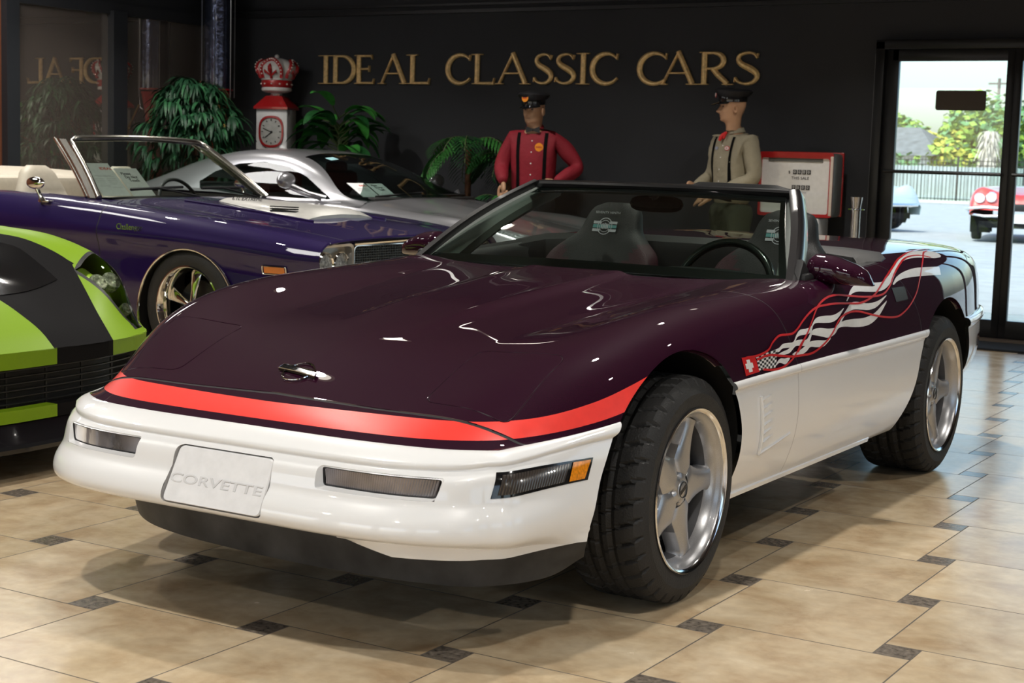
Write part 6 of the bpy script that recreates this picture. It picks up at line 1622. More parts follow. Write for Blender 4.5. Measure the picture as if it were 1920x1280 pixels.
# ================================================================ visible-glass pump in the corner
t = thing('gas_pump', 'tall red pump topped by a blue glass cylinder in the corner behind the leafy plant', 'gas pump', (-7.52, 7.42, 0))
GLB = mat('blue_fuel_glass', (.10, .12, .20), rough=.12, metal=.85, coat=1, noise=(8, .5, 3), bump=(22, .5))
b = MB(); b.lathe([(.13, 1.80), (.13, 2.85)], 40); b.build('glass_cylinder', GLB, t)
b = MB(); b.lathe([(.0, 1.77), (.10, 1.77), (.145, 1.785), (.145, 1.80), (.0, 1.80)], 32); b.lathe([(.0, 0), (.20, 0), (.20, .08), (.10, .14), (.085, .6), (.085, 1.55), (.10, 1.62), (.12, 1.74), (.13, 1.77)], 32); b.build('red_column', REDP, t)
for k in range(4):
    a = k*PI/2+.5; b = MB(); b.tube([(.155*math.cos(a), .155*math.sin(a), 1.72), (.155*math.cos(a), .155*math.sin(a), 2.85)], .005, 6); b.build('tie_rod', mat('grey_rod', (.25, .25, .26), rough=.3, metal=.9), t)
b = MB(); b.tube([(.17, -.02, 2.85), (.172, -.02, 1.72), (.165, -.02, 1.62), (.13, -.02, 1.60)], .006, 8); b.build('drain_pipe', mat('grey_rod', (.25, .25, .26), rough=.3, metal=.9), t)
b = MB(); b.tube([(.10, -.10, 1.64), (.16, -.12, 1.52), (.21, -.13, 1.42), (.235, -.13, 1.33), (.22, -.13, 1.20)], [.010, .009, .014, .012, .016], 8); b.tube([(.18, -.13, 1.41), (.27, -.13, 1.40)], .012, 8); b.build('brass_nozzle', mat('brass', (.50, .33, .10), rough=.3, metal=1), t)
b = MB(); b.tube([(.10, -.08, 1.60), (.17, -.10, 1.50), (.12, -.12, 1.38), (.19, -.12, 1.28), (.13, -.11, 1.10), (.10, -.09, .8)], .014, 8); b.build('hose', BLK, t)
# dark round sign edge glimpsed behind
# ================================================================ plants
def leafmat(n, c, r=.5): return mat(n, c, rough=r, spec=.35, noise=(14, .45, 3))
LG1 = leafmat('deep_green_leaf', (.009, .045, .019)); LG2 = leafmat('mid_green_leaf', (.020, .090, .034)); LG3 = leafmat('palm_green_leaf', (.026, .125, .022)); LG4 = leafmat('dark_palm_leaf', (.009, .050, .014))
BARK = mat('brown_trunk', (.13, .055, .025), rough=.8, bump=(60, .8), noise=(30, .4, 4)); POTM = mat('dark_pot', (.03, .02, .016), rough=.5)
def pot(t, r=.17, h=.30):
    b = MB(); b.lathe([(0, 0), (r*.75, 0), (r, h), (r*1.06, h), (r*1.06, h-.03), (r*.95, h-.03), (r*.92, h-.04), (0, h-.04)], 28); b.build('pot', POTM, t)
def leaf(b, base, d, L, w, droop, fold=.25, n=7, m=0, twist=0):
    d = Vector(d).normalized(); side = d.cross(Vector((0, 0, 1))); side = side.normalized() if side.length > .05 else Vector((1, 0, 0)); side = (Matrix.Rotation(twist, 3, d) @ side); p = Vector(base); rows = []
    for i in range(n+1):
        t = i/n; ww = w*math.sin(PI*min(1, t*.93+.07))**.8*(1-.15*t); up = side.cross(d).normalized()
        rows.append([p-side*ww+up*ww*fold, p, p+side*ww+up*ww*fold])
        d = (d+Vector((0, 0, -droop/n))).normalized(); p = p+d*(L/n)
    b.grid(rows, m=m)
def weeping(t, seed, h0, h1, R, n):
    rnd = random.Random(seed); b = MB(); tw = MB()
    for i in range(n):
        a = rnd.uniform(0, 2*PI); u = rnd.random()**.55; z = h0+(h1-h0)*rnd.random()**.8; rr = R*u*math.sqrt(max(.08, 1-((z-h0)/(h1-h0))**2.2))
        c = Vector((rr*math.cos(a), rr*math.sin(a), z))
        if i % 5 == 0: tw.tube([(0, 0, max(.5, z-.45)), tuple(c*.55+Vector((0, 0, z*.45-.08))), tuple(c)], [.009, .006, .003], 5)
        for k in range(rnd.randint(6, 9)):
            aa = a+rnd.uniform(-1.3, 1.3); leaf(b, c+Vector((rnd.uniform(-.02, .02), rnd.uniform(-.02, .02), 0)), (math.cos(aa), math.sin(aa), rnd.uniform(-.5, .55)), rnd.uniform(.14, .24), rnd.uniform(.011, .017), rnd.uniform(1.1, 2.4), n=5, m=0 if rnd.random() < .6 else 1)
    b.build('foliage', [LG1, LG2], t, angle=None); tw.build('twigs', BARK, t)
t = thing('potted_ficus', 'bushy weeping potted plant with narrow leaves behind the purple car', 'plant', (-7.10, 6.62, 0))
pot(t); b = MB(); b.tube([(0, 0, .2), (.02, .01, .7), (-.01, 0, 1.2), (0, 0, 1.7)], [.025, .022, .018, .008], 8); b.build('trunk', BARK, t); weeping(t, 3, .95, 1.86, .50, 250)
t = thing('potted_foliage_plant', 'broad leaved green plant beside the crown pump, in front of the black wall', 'plant', (-5.93, 7.22, 0))
pot(t); b = MB(); b.tube([(0, 0, .2), (.0, .01, 1.35)], [.03, .022], 8); b.tube([(0, 0, .25), (.12, -.04, .7), (.16, -.05, 1.0)], [.02, .016, .012], 8); b.build('stem', mat('green_stem', (.06, .09, .03), rough=.6), t)
rnd = random.Random(11); b = MB(); s_ = MB()
for i in range(58):
    a = rnd.uniform(0, 2*PI); z = rnd.uniform(1.0, 1.56); L = rnd.uniform(.26, .38); base = Vector((0, 0, z)); up = rnd.uniform(.1, 1.0)*(1 if z > 1.15 else .5); d = Vector((math.cos(a), math.sin(a)*.7, up)).normalized(); p1 = base+d*rnd.uniform(.08, .16)
    s_.tube([tuple(base), tuple(p1)], .006, 5); leaf(b, p1, d, L*1.12, rnd.uniform(.062, .085), rnd.uniform(.9, 2.0), fold=.30, n=9, m=0 if rnd.random() < .5 else 1)
b.build('leaves', [leafmat('bright_broad_leaf', (.035, .19, .03)), leafmat('deep_broad_leaf', (.012, .075, .018))], t, angle=None); s_.build('leaf_stalks', mat('green_stem', (.06, .09, .03), rough=.6), t)
def palm(t, seed, ht, nf, L, lean=0):
    rnd = random.Random(seed); b = MB(); b.tube([(0, 0, .1), (lean*.4, 0, ht*.5), (lean, 0, ht)], [.034, .028, .024], 10); b.build('trunk', BARK, t)
    b = MB(); r = MB()
    for i in range(nf):
        a = 2*PI*i/nf+rnd.uniform(-.3, .3); up = rnd.uniform(.25, 1.3); d = Vector((math.cos(a), math.sin(a), up)).normalized(); p = Vector((lean, 0, ht)); n = 13; m = 0 if rnd.random() < .5 else 1; pts = [tuple(p)]
        for k in range(n):
            t_ = k/n; d = (d+Vector((0, 0, -.13-.07*t_))).normalized(); p = p+d*(L/n); pts.append(tuple(p)); side = d.cross(Vector((0, 0, 1))); side = side.normalized() if side.length > .1 else Vector((1, 0, 0))
            if k >= 2:
                ll = .19*math.sin(PI*min(1, t_*.85+.15))+.03
                for s in (-1, 1): leaf(b, p, side*s+d*.75+Vector((0, 0, .12)), ll, .013, .9, fold=.2, n=3, m=m)
        r.tube(pts, .004, 5)
    b.build('fronds', [LG3, LG4], t, angle=None); r.build('frond_ribs', mat('green_stem', (.06, .09, .03), rough=.6), t)
t = thing('potted_palm', 'taller small palm on a brown trunk left of the crimson shirt mannequin', 'plant', (-4.50, 7.12, 0)); pot(t); palm(t, 5, 1.30, 14, .50)
t = thing('potted_palm', 'small palm half hidden behind the crimson shirt mannequin', 'plant', (-4.20, 7.30, 0)); pot(t); palm(t, 8, 1.22, 12, .42)
t = thing('potted_palm', 'low dark fronds drooping beside the red shirt mannequin, lowest of the palms', 'plant', (-4.10, 7.05, 0)); pot(t, .12, .22); palm(t, 21, .88, 11, .34)

# ================================================================ mannequins
def skin(name, V, E_, R_, m, parent, sub=2, root=0, label=None, flat=None):
    me = bpy.data.meshes.new(name); me.from_pydata([tuple(v) for v in V], E_, []); o = bpy.data.objects.new(name, me); link(o)
    md = o.modifiers.new('s', 'SKIN'); md.use_smooth_shade = True
    if not me.skin_vertices: raise RuntimeError('no skin')
    for i, r in enumerate(R_):
        rr = r if hasattr(r, '__len__') else (r, r); me.skin_vertices[0].data[i].radius = rr; me.skin_vertices[0].data[i].use_root = (i == root)
    sb = o.modifiers.new('b', 'SUBSURF'); sb.levels = sub; sb.render_levels = sub
    dg = bpy.context.evaluated_depsgraph_get(); dg.update(); m2 = bpy.data.meshes.new_from_object(o.evaluated_get(dg)); o.modifiers.clear(); o.data = m2; bpy.data.meshes.remove(me)
    m2.materials.clear(); m2.materials.append(m); m2.polygons.foreach_set('use_smooth', np.ones(len(m2.polygons), dtype=bool)); o.parent = parent
    if label: o['label'] = label
    return o
FLESH = mat('painted_skin', (.44, .25, .145), rough=.5, noise=(9, .12, 3))
def head_mesh(parent, M, name='head'):
    nz, nt = 44, 56; rows = []
    # z 0 (neck) .. .245 (crown); y- is the face
    zc = [-.06, -.02, .0, .02, .045, .07, .095, .12, .15, .18, .21, .235, .245]
    wx = [.055, .056, .058, .062, .066, .070, .0735, .0755, .0765, .074, .063, .036, .004]
    fr = [.050, .052, .060, .082, .090, .090, .090, .091, .094, .090, .072, .040, .004]
    bk = [.058, .060, .062, .064, .068, .080, .090, .098, .101, .098, .082, .046, .004]
    Fw = crf(zc, np.array([wx, fr, bk]).T)
    g = lambda x, s: math.exp(-(x/s)**2)
    for i in range(nz+1):
        z = -.06+.305*i/nz; w, f, k = Fw(z); row = []
        for j in range(nt):
            a = 2*PI*j/nt; c, s = math.cos(a), math.sin(a); x = w*(abs(c)**.9)*np.sign(c); y = (f if s < 0 else k)*(abs(s)**.85)*np.sign(s)
            if s < 0:
                fx = x
                y -= .030*g(fx, .011+.008*max(0, 1-(z-.07)/.05))*g(z-.082, .016)   # nose tip
                y -= .016*g(fx, .010)*g(z-.105, .022)                           # bridge
                y += .013*(g(abs(fx)-.031, .014))*g(z-.122, .013)              # eye sockets
                y -= .009*g(abs(fx)-.030, .022)*g(z-.143, .009)               # brow
                y -= .010*g(fx, .022)*g(z-.046, .0075)+.006*g(fx, .020)*g(z-.056, .005)   # lips
                y += .006*g(fx, .026)*g(z-.0515, .003)                          # mouth line
                y -= .014*g(fx, .022)*g(z-.018, .013)                           # chin
                y -= .007*g(abs(fx)-.045, .017)*g(z-.085, .020)                # cheeks
            row.append((x, y, z))
        rows.append(row)
    b = MB(); b.grid(rows, closev=True, M=M)
    for s in (-1, 1):
        er = []
        for t in np.linspace(0, 2*PI, 20)[:-1]: er.append([(s*(.074+d), .010+.017*k_*math.cos(t), .098+.032*k_*math.sin(t)) for k_, d in ((1, .000), (1.02, .012), (.85, .016), (.6, .010), (.3, .006))])
        b.grid(er, closeu=True, M=M)
    return b
def hand_pts(wrist, d, up, side, curl=.5, s=1.0):
    """returns verts, edges, radii for a hand; d = along forearm, up = back of hand normal, side = thumb side"""
    W = Vector(wrist); d = Vector(d).normalized(); up = Vector(up); up = (up-d*up.dot(d)).normalized(); sd = d.cross(up)*side
    V = [W, W+d*.045*s, W+d*.085*s]; E_ = [(0, 1), (1, 2)]; R_ = [(.020*s, .026*s), (.018*s, .036*s), (.014*s, .038*s)]
    V2 = []; out = [(V, E_, R_)]
    for k, (off, L) in enumerate(((.030, .072), (.010, .080), (-.010, .074), (-.029, .058))):
        b0 = W+d*.070*s+sd*off*s; P = [b0]; dd = d.copy(); p = b0+dd*.018*s; P.append(p)
        for q in range(3):
            dd = (dd-up*curl*(.35+.25*q)*(1+.12*k)).normalized(); p = p+dd*L*s*(.44, .32, .24)[q]; P.append(p)
        out.append((P, [(i, i+1) for i in range(4)], [.0095*s, .0095*s, .0088*s, .0078*s, .0062*s]))
    b0 = W+d*.022*s+sd*.018*s; P = [b0, b0+(d*.6+sd*.75).normalized()*.034*s, b0+(d*.6+sd*.75).normalized()*.034*s+(d*.95+sd*.35-up*curl*.4).normalized()*.032*s]; P.append(P[-1]+(d-up*curl*.6).normalized()*.024*s)
    out.append((P, [(0, 1), (1, 2), (2, 3)], [.013*s, .0115*s, .010*s, .0078*s])); return out
def join_skins(name, chains, m, parent, label=None):
    b = MB()
    for V, E_, R_ in chains:
        o = skin('tmp', V, E_, R_, m, None); b.add([tuple(v.co) for v in o.data.vertices], [list(p.vertices) for p in o.data.polygons]); me = o.data; bpy.data.objects.remove(o); bpy.data.meshes.remove(me)
    return b
def man(name, label, loc, rz, shirt, trous, J, headM, capc, extras):
    t = thing(name, label, 'mannequin', loc, rz)
    # body (skin) : torso core, neck, arms to wrists, legs -- one continuous surface with head and hands
    V = [(0, 0, .95), (0, 0, 1.12), (0, .0, 1.32), (0, .01, 1.43), (0, .005, 1.50), (0, -.01, 1.56)]; E_ = [(0, 1), (1, 2), (2, 3), (3, 4), (4, 5)]; R_ = [(.13, .10), (.12, .09), (.12, .09), (.06, .05), .050, .052]
    for s, (el, wr) in zip((-1, 1), J['arms']):
        n = len(V); V += [(s*.15, .01, 1.39), el, wr]; E_ += [(3, n), (n, n+1), (n+1, n+2)]; R_ += [.035, .034, .026]
    for s in (-1, 1):
        n = len(V); V += [(s*.10, 0, .86), (s*.11, -.01, .48), (s*.12, .01, .09), (s*.13, -.13, .04)]; E_ += [(0, n), (n, n+1), (n+1, n+2), (n+2, n+3)]; R_ += [.078, .056, .038, .03]
    chains = [(V, E_, R_)]
    for s, (el, wr), hd in zip((-1, 1), J['arms'], J['hands']): chains += hand_pts(wr, hd[0], hd[1], hd[2], hd[3], 1.18)
    b = join_skins('body', chains, FLESH, t); hm = head_mesh(t, headM); b.add(hm.v, hm.f)
    b.build('body', FLESH, t, angle=None, label='bare face and hands')
    # shirt
    V = [(0, 0, .90), (0, 0, 1.05), (0, 0, 1.20), (0, .0, 1.34), (0, .01, 1.43), (0, .008, 1.485)]; E_ = [(0, 1), (1, 2), (2, 3), (3, 4), (4, 5)]; R_ = [(.195, .135), (.192, .135), (.205, .14), (.205, .135), (.155, .10), (.066, .062)]
    for s, (el, wr) in zip((-1, 1), J['arms']):
        n = len(V); e = Vector(el); w = Vector(wr); sh = Vector((s*.185, .01, 1.405)); V += [tuple(sh), tuple(sh.lerp(e, .55)), tuple(e), tuple(e.lerp(w, .5)), tuple(e.lerp(w, 1.0))]; E_ += [(3, n), (n, n+1), (n+1, n+2), (n+2, n+3), (n+3, n+4)]; R_ += [.080, .074, .066, .060, .040]
    skin('shirt', V, E_, R_, shirt, t)
    V = [(0, 0, 1.0), (0, 0, .88)]; E_ = [(0, 1)]; R_ = [(.205, .145), (.19, .14)]
    for s in (-1, 1):
        n = len(V); V += [(s*.10, 0, .78), (s*.115, 0, .48), (s*.125, .01, .10)]; E_ += [(1, n), (n, n+1), (n+1, n+2)]; R_ += [.100, .085, .075]
    skin('trousers', V, E_, R_, trous, t)
    for s in (-1, 1): skin('shoe', [(s*.125, .03, .045), (s*.128, -.06, .045), (s*.135, -.17, .035)], [(0, 1), (1, 2)], [.045, .048, .036], BLKG, t)
    # collar, suspenders, cap
    sbv = BVHTree.FromObject(t.children[1], bpy.context.evaluated_depsgraph_get()) if False else None
    vs = t.children[1].data; bvs = BVHTree.FromPolygons([v.co for v in vs.vertices], [p.vertices for p in vs.polygons])
    def front(x, z, off=.004, back=False):
        h = bvs.ray_cast(Vector((x, (1 if back else -1), z)), Vector((0, (-1 if back else 1), 0))); y = h[0].y if h[0] else -.12; return Vector((x, y+(off if back else -off), z))
    for s in (-1, 1):
        b = MB(); rows = []
        for z in np.linspace(.96, 1.445, 22): x = s*(.112-.02*(1.4-z)); rows.append([front(x+q, z) for q in (-.014, 0, .014)])
        for z in np.linspace(1.44, .98, 16): x = s*(.112-.12*(1.44-z)); rows.append([front(x+q, z, back=True) for q in (-.014, 0, .014)])
        b.grid(rows); b.build('suspender', mat('suspender_black', (.004, .004, .004), rough=.9, spec=.1), t)
    b = MB()
    for z in np.linspace(1.02, 1.38, 5): p = front(0, z, .003); b.sphere(p, (.006, .003, .006), 8)
    b.build('shirt_buttons', mat('pearl_button', (.75, .72, .68), rough=.3), t)
    b = MB(); cl = []
    for a in np.linspace(-PI*.5+.25, PI*1.5-.25, 28): cl.append([(.068*math.cos(a), .012+.062*math.sin(a), 1.475), (.062*math.cos(a), .010+.058*math.sin(a), 1.515-.01*math.cos(a+PI/2)), (.078*math.cos(a), .010+.078*math.sin(a), 1.485-.018*max(0, -math.sin(a)))])
    b.grid(cl); b.build('collar', shirt, t)
    # cap
    root = bpy.data.objects.new('peaked_cap', None); link(root); root.parent = t; root['label'] = 'black peaked service cap'
    b = MB(); b.lathe([(.082, .150), (.090, .152), (.092, .185), (.090, .192)], 36, M=headM @ Matrix.Diagonal((1.0, 1.20, 1, 1))); b.build('cap_band', BLKG, root)
    b = MB(); rows = []
    for i in range(36):
        a = 2*PI*i/36; hf = .018*max(0, -math.sin(a)); rows.append([(r*math.cos(a)*1.0, r*math.sin(a)*1.18+.006, z+hf*k) for r, z, k in ((.090, .188, 0), (.114, .208, .6), (.124, .226, 1), (.108, .243, 1), (.05, .250, .8), (.0, .250, .7))])
    b.grid(rows, closeu=True, M=headM); b.build('cap_crown', capc, root)
    b = MB(); rows = []
    for a in np.linspace(-PI+.35, -.35, 20): rows.append([(.085*math.cos(a)*.95, .094*math.sin(a)*1.08, .158), (.100*math.cos(a), (.112+.05*abs(math.sin(a)))*math.sin(a)*1.05, .146-.012*abs(math.sin(a))), (.098*math.cos(a), (.110+.048*abs(math.sin(a)))*math.sin(a)*1.05, .142-.012*abs(math.sin(a))), (.083*math.cos(a)*.95, .092*math.sin(a)*1.08, .152)])
    b.grid(rows, M=headM); b.build('cap_visor', BLKG, root)
    b = MB()
    for s in (-1, 1): b.sphere((s*.031, -.072, .121), (.011, .010, .0075), 12, M=headM)
    b.build('eyes', mat('eye_dark', (.05, .035, .03), rough=.2), t); b = MB()
    b.grid([[(x, -.083-.018*math.exp(-(x/.02)**2)+.06*abs(x), z) for z in (.0495, .0535)] for x in np.linspace(-.022, .022, 9)], M=headM); b.build('mouth', mat('lip_line', (.22, .08, .06), rough=.6), t)
    b = MB()
    for s in (-1, 1): b.grid([[(s*x, -.093+.35*max(0, x-.02)-.004, z+.25*(.03-abs(x-.03))*.3) for z in (.137, .143)] for x in (.014, .024, .034, .046)], M=headM)
    b.build('eyebrows', mat('brow_brown', (.06, .035, .02), rough=.9), t)
    extras(t, front, headM); return t
MAROON = mat('crimson_shirt', (.21, .006, .016), rough=.75, bump=(30, .6), noise=(5, .22, 4)); KHAKI = mat('khaki_shirt', (.27, .24, .17), rough=.8, bump=(30, .6), noise=(5, .2, 4)); OLIVE = mat('olive_trousers', (.045, .05, .03), rough=.85, bump=(26, .6)); CAPB = mat('black_cap_felt', (.008, .008, .010), rough=.6)
ORG = mat('orange_badge', (.80, .27, .015), rough=.4); WBADGE = mat('white_badge', (.7, .66, .64), rough=.5); RBADGE = mat('red_badge', (.45, .03, .03), rough=.5)
def badge(t, P, n_, r, m, nm, txt=None, tm=None, oval=1.0, size=.02):
    M = frame(P, Vector((0, 0, 1)).cross(Vector(n_)), n_)
    b = MB(); b.prism([(r*oval*math.cos(a), r*math.sin(a)) for a in np.linspace(0, 2*PI, 25)[:-1]], 0, .003, M=M @ Matrix.Identity(4)); b.build(nm, m, t)
    if txt:
        up = Vector((0, 0, 1)); n = Vector(n_).normalized(); x = up.cross(n).normalized(); z = n.cross(x) if False else up
        MM = Matrix(((x.x, up.x, n.x, P[0]+n.x*.0045), (x.y, up.y, n.y, P[1]+n.y*.0045), (x.z, up.z, n.z, P[2]+n.z*.0045), (0, 0, 0, 1))); text_obj(nm+'_lettering', txt, size, tm or RBADGE, t, MM, ext=.0003, sx=1.0, bold=.0004)
def ex1(t, front, H):
    b = MB(); b.sphere((0, -.072, 1.468), (.012, .010, .012), 10)
    for s in (-1, 1): b.add([(0, -.078, 1.474), (s*.055, -.080, 1.495), (s*.058, -.080, 1.440), (0, -.078, 1.460), (0, -.062, 1.467), (s*.055, -.062, 1.467)], [[0, 1, 2, 3], [4, 5, 1, 0], [3, 2, 5, 4], [1, 5, 2]])
    b.build('bow_tie', BLK, t, smooth=False)
    badge(t, front(.060, 1.33, .003), (0.12, -1, 0), .034, ORG, 'chest_badge', 'SHELL', size=.019)
    p = H @ Vector((0, -.125, .212)); n = (H.to_3x3() @ Vector((0, -1, .15))); badge(t, p, n, .030, ORG, 'cap_badge', 'SHELL', size=.016)
def ex2(t, front, H):
    b = MB(); b.tube([(0, -.075, 1.478), (-.012, -.098, 1.46), (-.020, -.108, 1.44), (-.026, -.118, 1.415)], [.010, .014, .016, .010], 8); b.tube([(.008, -.08, 1.478), (.02, -.105, 1.455), (.018, -.112, 1.43)], [.008, .011, .006], 8)
    b.build('neckerchief', mat('red_cloth', (.55, .02, .02), rough=.7), t, label='red neckerchief')
    badge(t, front(.062, 1.36, .003), (.15, -1, 0), .018, RBADGE, 'chest_badge', None, oval=1.5); badge(t, front(.062, 1.36, .0055), (.15, -1, 0), .013, WBADGE, 'chest_badge', 'OIL', oval=1.6, size=.014)
    badge(t, front(-.07, 1.36, .003), (-.1, -1, 0), .012, mat('grey_badge', (.3, .32, .4)), 'name_badge', None, oval=1.9)
    p = H @ Vector((0, -.125, .212)); n = (H.to_3x3() @ Vector((0, -1, .15))); badge(t, p, n, .026, RBADGE, 'cap_badge', None); badge(t, p+n*.004, n, .017, WBADGE, 'cap_badge', None)
def HM(x, y, z, rz, rx=0): return Matrix.Translation((x, y, z)) @ Matrix.Rotation(math.radians(rz), 4, 'Z') @ Matrix.Rotation(math.radians(rx), 4, 'X')
man('mannequin', 'mannequin in crimson shirt, black bow tie and cap with orange badges, one hand held forward', (-3.83, 7.05, 0), math.radians(20), MAROON, CAPB,
    dict(arms=(((-.265, -.02, 1.16), (-.205, -.20, 1.05)), ((.37, .03, 1.17), (.21, -.17, 1.055))), hands=(((.15, -.35, -.9), (-.6, -.8, .2), 1, .35), ((-.8, -.5, -.1), (0, 0, 1), -1, .3))),
    HM(0, -.02, 1.515, -22, 6), CAPB, ex1)
man('mannequin', 'older mannequin in khaki shirt and dark cap seen in profile, hand held before his belt', (-2.16, 7.20, 0), math.radians(-30), KHAKI, OLIVE,
    dict(arms=(((-.24, .0, 1.15), (-.20, -.20, 1.06)), ((.26, .02, 1.14), (.06, -.22, 1.00))), hands=(((.2, -.9, .1), (0, 0, 1), 1, .35), ((-.9, -.3, -.2), (0, -.7, .7), -1, .5))),
    HM(0, -.02, 1.555, -30, 2), CAPB, ex2)
# ================================================================ outside the glass door
ASPH = None
b = MB(); b.box((-14.5, 59.6, .68), (16, .08, 1.42)); 
for k in range(80): b.box((-22.4+.2*k, 59.54, .70), (.02, .04, 1.42))
tag(b.build('wooden_fence', mat('weathered_grey_fence', (.36, .41, .45), rough=.9, noise=(1.5, .15, 4)), smooth=False), 'weathered grey board fence across the far side of the car park', 'fence')
t = thing('iron_fence', 'thin black iron picket fence in front of the grey board fence', 'fence', (-14.5, 57.2, 0))
b = MB()
for k in range(110): b.box((-7.7+.14*k, 0, .85), (.022, .022, 1.7))
for z in (.15, 1.45, 1.62): b.box((0, 0, z), (15.6, .03, .03))
b.build('pickets', BLK, t, smooth=False); b = MB()
for k in range(7): b.box((-7.5+2.5*k, 0, .9), (.07, .07, 1.8))
b.build('posts', BLK, t, smooth=False)
b = MB(); b.box((-14.5, 58.6, .02), (20, 2.2, .05)); o = b.build('grass_verge', mat('sunlit_grass', (.24, .33, .06), rough=.95, noise=(3, .3, 5)), smooth=False); tag(o, 'strip of green grass at the foot of the far fence', 'grass'); o['kind'] = 'stuff'
b = MB(); b.box((-14.5, 56.6, .04), (20, .3, .10)); tag(b.build('kerb', mat('pale_concrete', (.55, .55, .53), rough=.9), smooth=False), 'pale concrete kerb in front of the far grass strip', 'kerb')
# house roof
t = thing('house', 'grey shingled house roof showing above the far fence at left', 'house', (-24.2, 74, 0))
b = MB(); b.box((0, 0, 1.0), (9, 6, 2.0)); b.build('wall', mat('pale_house_wall', (.5, .5, .46), rough=.9), t, smooth=False)
b = MB(); b.add([(-5, -3.4, 1.9), (5, -3.4, 1.9), (5, 3.4, 1.9), (-5, 3.4, 1.9), (-3, 0, 3.3), (3, 0, 3.3)], [[0, 1, 5, 4], [1, 2, 5], [2, 3, 4, 5], [3, 0, 4]]); b.build('roof', mat('grey_shingles', (.13, .14, .15), rough=.9, noise=(3, .3, 4)), t, smooth=False)
TR = [mat('sunny_foliage', (.22, .34, .05), rough=.7, noise=(1.5, .4, 3)), mat('yellow_foliage', (.42, .40, .06), rough=.7, noise=(1.5, .4, 3)), mat('cool_foliage', (.10, .22, .09), rough=.7, noise=(1.5, .4, 3))]
def tree(lab, x, y, r, h, seed, ms, n=1500, ls=.22):
    t = thing('tree', lab, 'tree', (x, y, 0), group='trees beyond the fence'); rnd = random.Random(seed); b = MB()
    blobs = [(rnd.uniform(-.5, .5)*r, rnd.uniform(-.5, .5)*r, h-r*rnd.uniform(.4, 1.1), r*rnd.uniform(.4, .62)) for _ in range(9)]
    for i in range(n):
        bx, by, bz, br = rnd.choice(blobs); v = Vector((rnd.gauss(0, 1), rnd.gauss(0, 1), rnd.gauss(0, 1))).normalized()*br*rnd.uniform(.75, 1.05); c = v+Vector((bx, by, bz)); a = rnd.uniform(0, PI); d = Vector((math.cos(a), math.sin(a), rnd.uniform(-.6, .6)))*ls; e = v.normalized().cross(d)
        if e.length < 1e-4: continue
        e = e.normalized()*ls*.7; b.add([c-d, c-e, c+d, c+e], [[0, 1, 2, 3]], m=i % 5 % len(ms))
    b.build('crown', ms, t, smooth=False); b = MB(); b.tube([(0, 0, 0), (.1, 0, h*.4), (0, 0, h*.7)], [.16, .12, .07], 8); b.build('trunk', BARK, t)
tree('pale green tree above the house roof at the door’s left edge'.replace('’', "'"), -24.6, 82, 2.4, 4.4, 1, [TR[0], TR[2]])
tree('yellow green tree between the house roof and the middle of the door', -21.3, 78, 2.0, 3.6, 2, [TR[1], TR[0]])
tree('taller green tree behind the door plaque', -20.6, 82, 2.6, 5.2, 3, [TR[0], TR[2]])
tree('rounded bright shrub tree right of the house roof', -18.6, 72, 1.5, 2.7, 4, [TR[0], TR[1]])
tree('cool green tree behind the shaggy palm trunk', -18.4, 79, 2.6, 4.6, 5, [TR[2], TR[0]])
tree('low green bush against the fence under the house roof', -19.8, 66, 1.4, 1.9, 6, [TR[2], TR[0]], 1000)
tree('green tree seen past the meeting of the two doors', -15.2, 74, 2.6, 4.2, 7, [TR[0], TR[2]])
t = thing('palm_tree', 'shaggy pale palm trunk with drooping dead fronds behind the fence', 'tree', (-15.0, 63.4, 0)); rnd = random.Random(4)
b = MB(); b.tube([(0, 0, 0), (0, 0, 1.5), (.05, 0, 2.9)], [.30, .34, .28], 12); b.build('trunk', mat('pale_bark', (.42, .38, .33), rough=.95, noise=(5, .5, 4)), t); b = MB()
for i in range(260): a = rnd.uniform(0, 2*PI); z = rnd.uniform(1.0, 3.0); leaf(b, (.28*math.cos(a), .28*math.sin(a), z), (math.cos(a), math.sin(a), rnd.uniform(-.2, .6)), rnd.uniform(.3, .7), .03, 2.5, n=3)
b.build('dead_fronds', mat('dead_frond', (.48, .44, .38), rough=.95), t, angle=None)
t = thing('utility_pole', 'distant utility pole with a crossarm above the trees at right', 'pole', (-21.1, 88, 0)); b = MB(); b.tube([(0, 0, 0), (0, 0, 6.5)], .09, 8); b.build('pole', mat('pole_wood', (.20, .17, .15), rough=.9), t); b = MB(); b.box((0, 0, 6.2), (1.2, .1, .1)); b.build('crossarm', mat('pole_wood', (.20, .17, .15)), t)
# red vintage car
t = thing('vintage_car', 'red vintage car with chrome bumper and twin round headlamps parked outside', 'car', (-4.42, 25.6, 0), math.radians(12))
VR = mat('sunlit_red_paint', (.60, .035, .03), rough=.3, coat=1); 
VS = [(-.75, [(0, .55), (.35, .55), (.6, .56), (.75, .56), (.83, .54), (.86, .50), (.86, .42), (.84, .34)]), (-.66, [(0, .74), (.35, .75), (.55, .80), (.70, .82), (.80, .77), (.85, .68), (.87, .52), (.85, .34)]), (-.3, [(0, .82), (.35, .84), (.55, .88), (.70, .90), (.82, .86), (.88, .74), (.90, .54), (.87, .32)]), (.5, [(0, .92), (.35, .92), (.55, .93), (.70, .94), (.83, .90), (.90, .80), (.92, .58), (.88, .30)]), (1.2, [(0, .98), (.35, .98), (.55, .97), (.70, .96), (.84, .92), (.90, .82), (.92, .60), (.88, .30)]), (3.4, [(0, .90), (.35, .90), (.55, .90), (.70, .88), (.80, .84), (.84, .74), (.85, .58), (.82, .34)])]
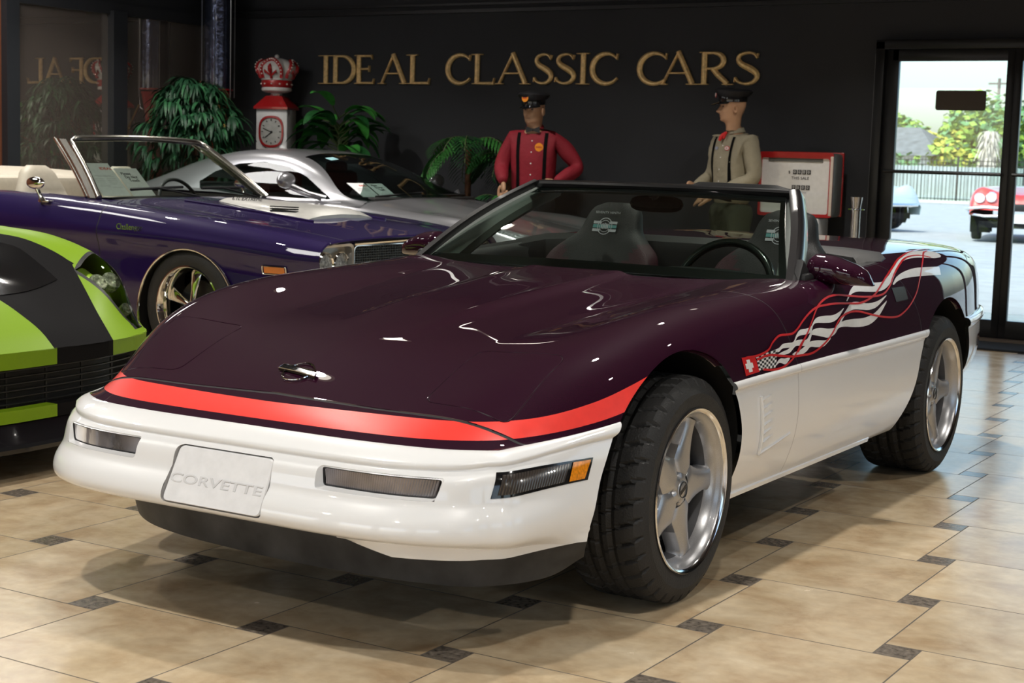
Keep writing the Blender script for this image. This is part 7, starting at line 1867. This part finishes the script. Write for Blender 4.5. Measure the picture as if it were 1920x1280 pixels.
VB, _ = body_grid(VS, 50, 28); cutout(VB, circ_arch(0, .33, .38), lambda p: p[0] > .6 and abs(p[1]) < .6 and p[2] < .75); VB.extract('body_shell', {'': VR}, t); arch_liner(t, 0, .33, .37, .86, .5, LINER)
for sg in (1, -1):
    wheel5('front_wheel', t, (sg*.84, 0, .34), sg, .34, .17, .2, CHR)
    for x in (.50, .70):
        M = Matrix.Translation((sg*x, -.72, .79-.02*(x > .6))) @ Matrix.Rotation(PI/2, 4, 'X'); b = MB(); b.lathe([(0, .03), (.06, .02), (.085, 0)], 20, M=M); b.build('headlamp', mat('lamp_white', (.8, .8, .82), rough=.1, coat=1), t); b = MB(); b.lathe([(.082, 0), (.09, .02), (.10, -.03)], 20, M=M); b.build('headlamp_ring', CHR, t)
    b = MB(); b.tube([(sg*.35, -.84, .60), (sg*.60, -.84, .61), (sg*.86, -.72, .58), (sg*.93, -.5, .56)], .03, 8); b.tube([(sg*.35, -.82, .46), (sg*.60, -.82, .45), (sg*.84, -.70, .48), (sg*.90, -.5, .54)], .025, 8); b.build('front_bumper', CHR, t)
b = MB(); b.box((0, -.78, .62), (.70, .05, .13), bev=.02); b.build('grille', mat('dark_grille', (.012, .012, .012)), t); b = MB(); b.box((0, -.86, .42), (.31, .01, .16)); b.build('licence_plate', WEN, t)
b = MB(); b.grid([[(x, 1.0, .97), (x*.9, 1.25, 1.32)] for x in np.linspace(-.68, .68, 9)]); b.build('windscreen', GLS, t); b = MB(); b.box((0, .6, .3), (1.4, 2.4, .12)); b.build('underbody', LINER, t)
# pale blue car front at left
t = thing('vintage_car', 'pale silver blue vintage car nose at the left edge of the door glass', 'car', (-8.05, 27.6, 0), math.radians(62))
VB2, _ = body_grid([(a, [(p[0]*.98, p[1]*.96) for p in c]) for a, c in VS], 50, 28); cutout(VB2, circ_arch(0, .33, .38), lambda p: p[0] > .6 and abs(p[1]) < .6 and p[2] < .75); VB2.extract('body_shell', {'': mat('pale_blue_paint', (.40, .50, .55), rough=.3, coat=1)}, t); arch_liner(t, 0, .33, .37, .86, .5, LINER)
for sg in (1, -1): wheel5('front_wheel', t, (sg*.84, 0, .34), sg, .34, .17, .2, CHR)
b = MB(); b.tube([(-.8, -.70, .52), (-.5, -.82, .52), (.5, -.82, .52), (.8, -.70, .52)], .04, 8); b.build('front_bumper', CHR, t); b = MB(); b.box((0, .6, .3), (1.4, 2.4, .12)); b.build('underbody', LINER, t)
b = MB(); b.tube([(-.65, 1.0, .94), (-.50, 1.30, 1.35)], .02, 6); b.tube([(.65, 1.0, .94), (.50, 1.30, 1.35)], .02, 6); b.tube([(-.50, 1.30, 1.35), (.50, 1.30, 1.35)], .02, 6); b.build('windscreen_frame', CHR, t)
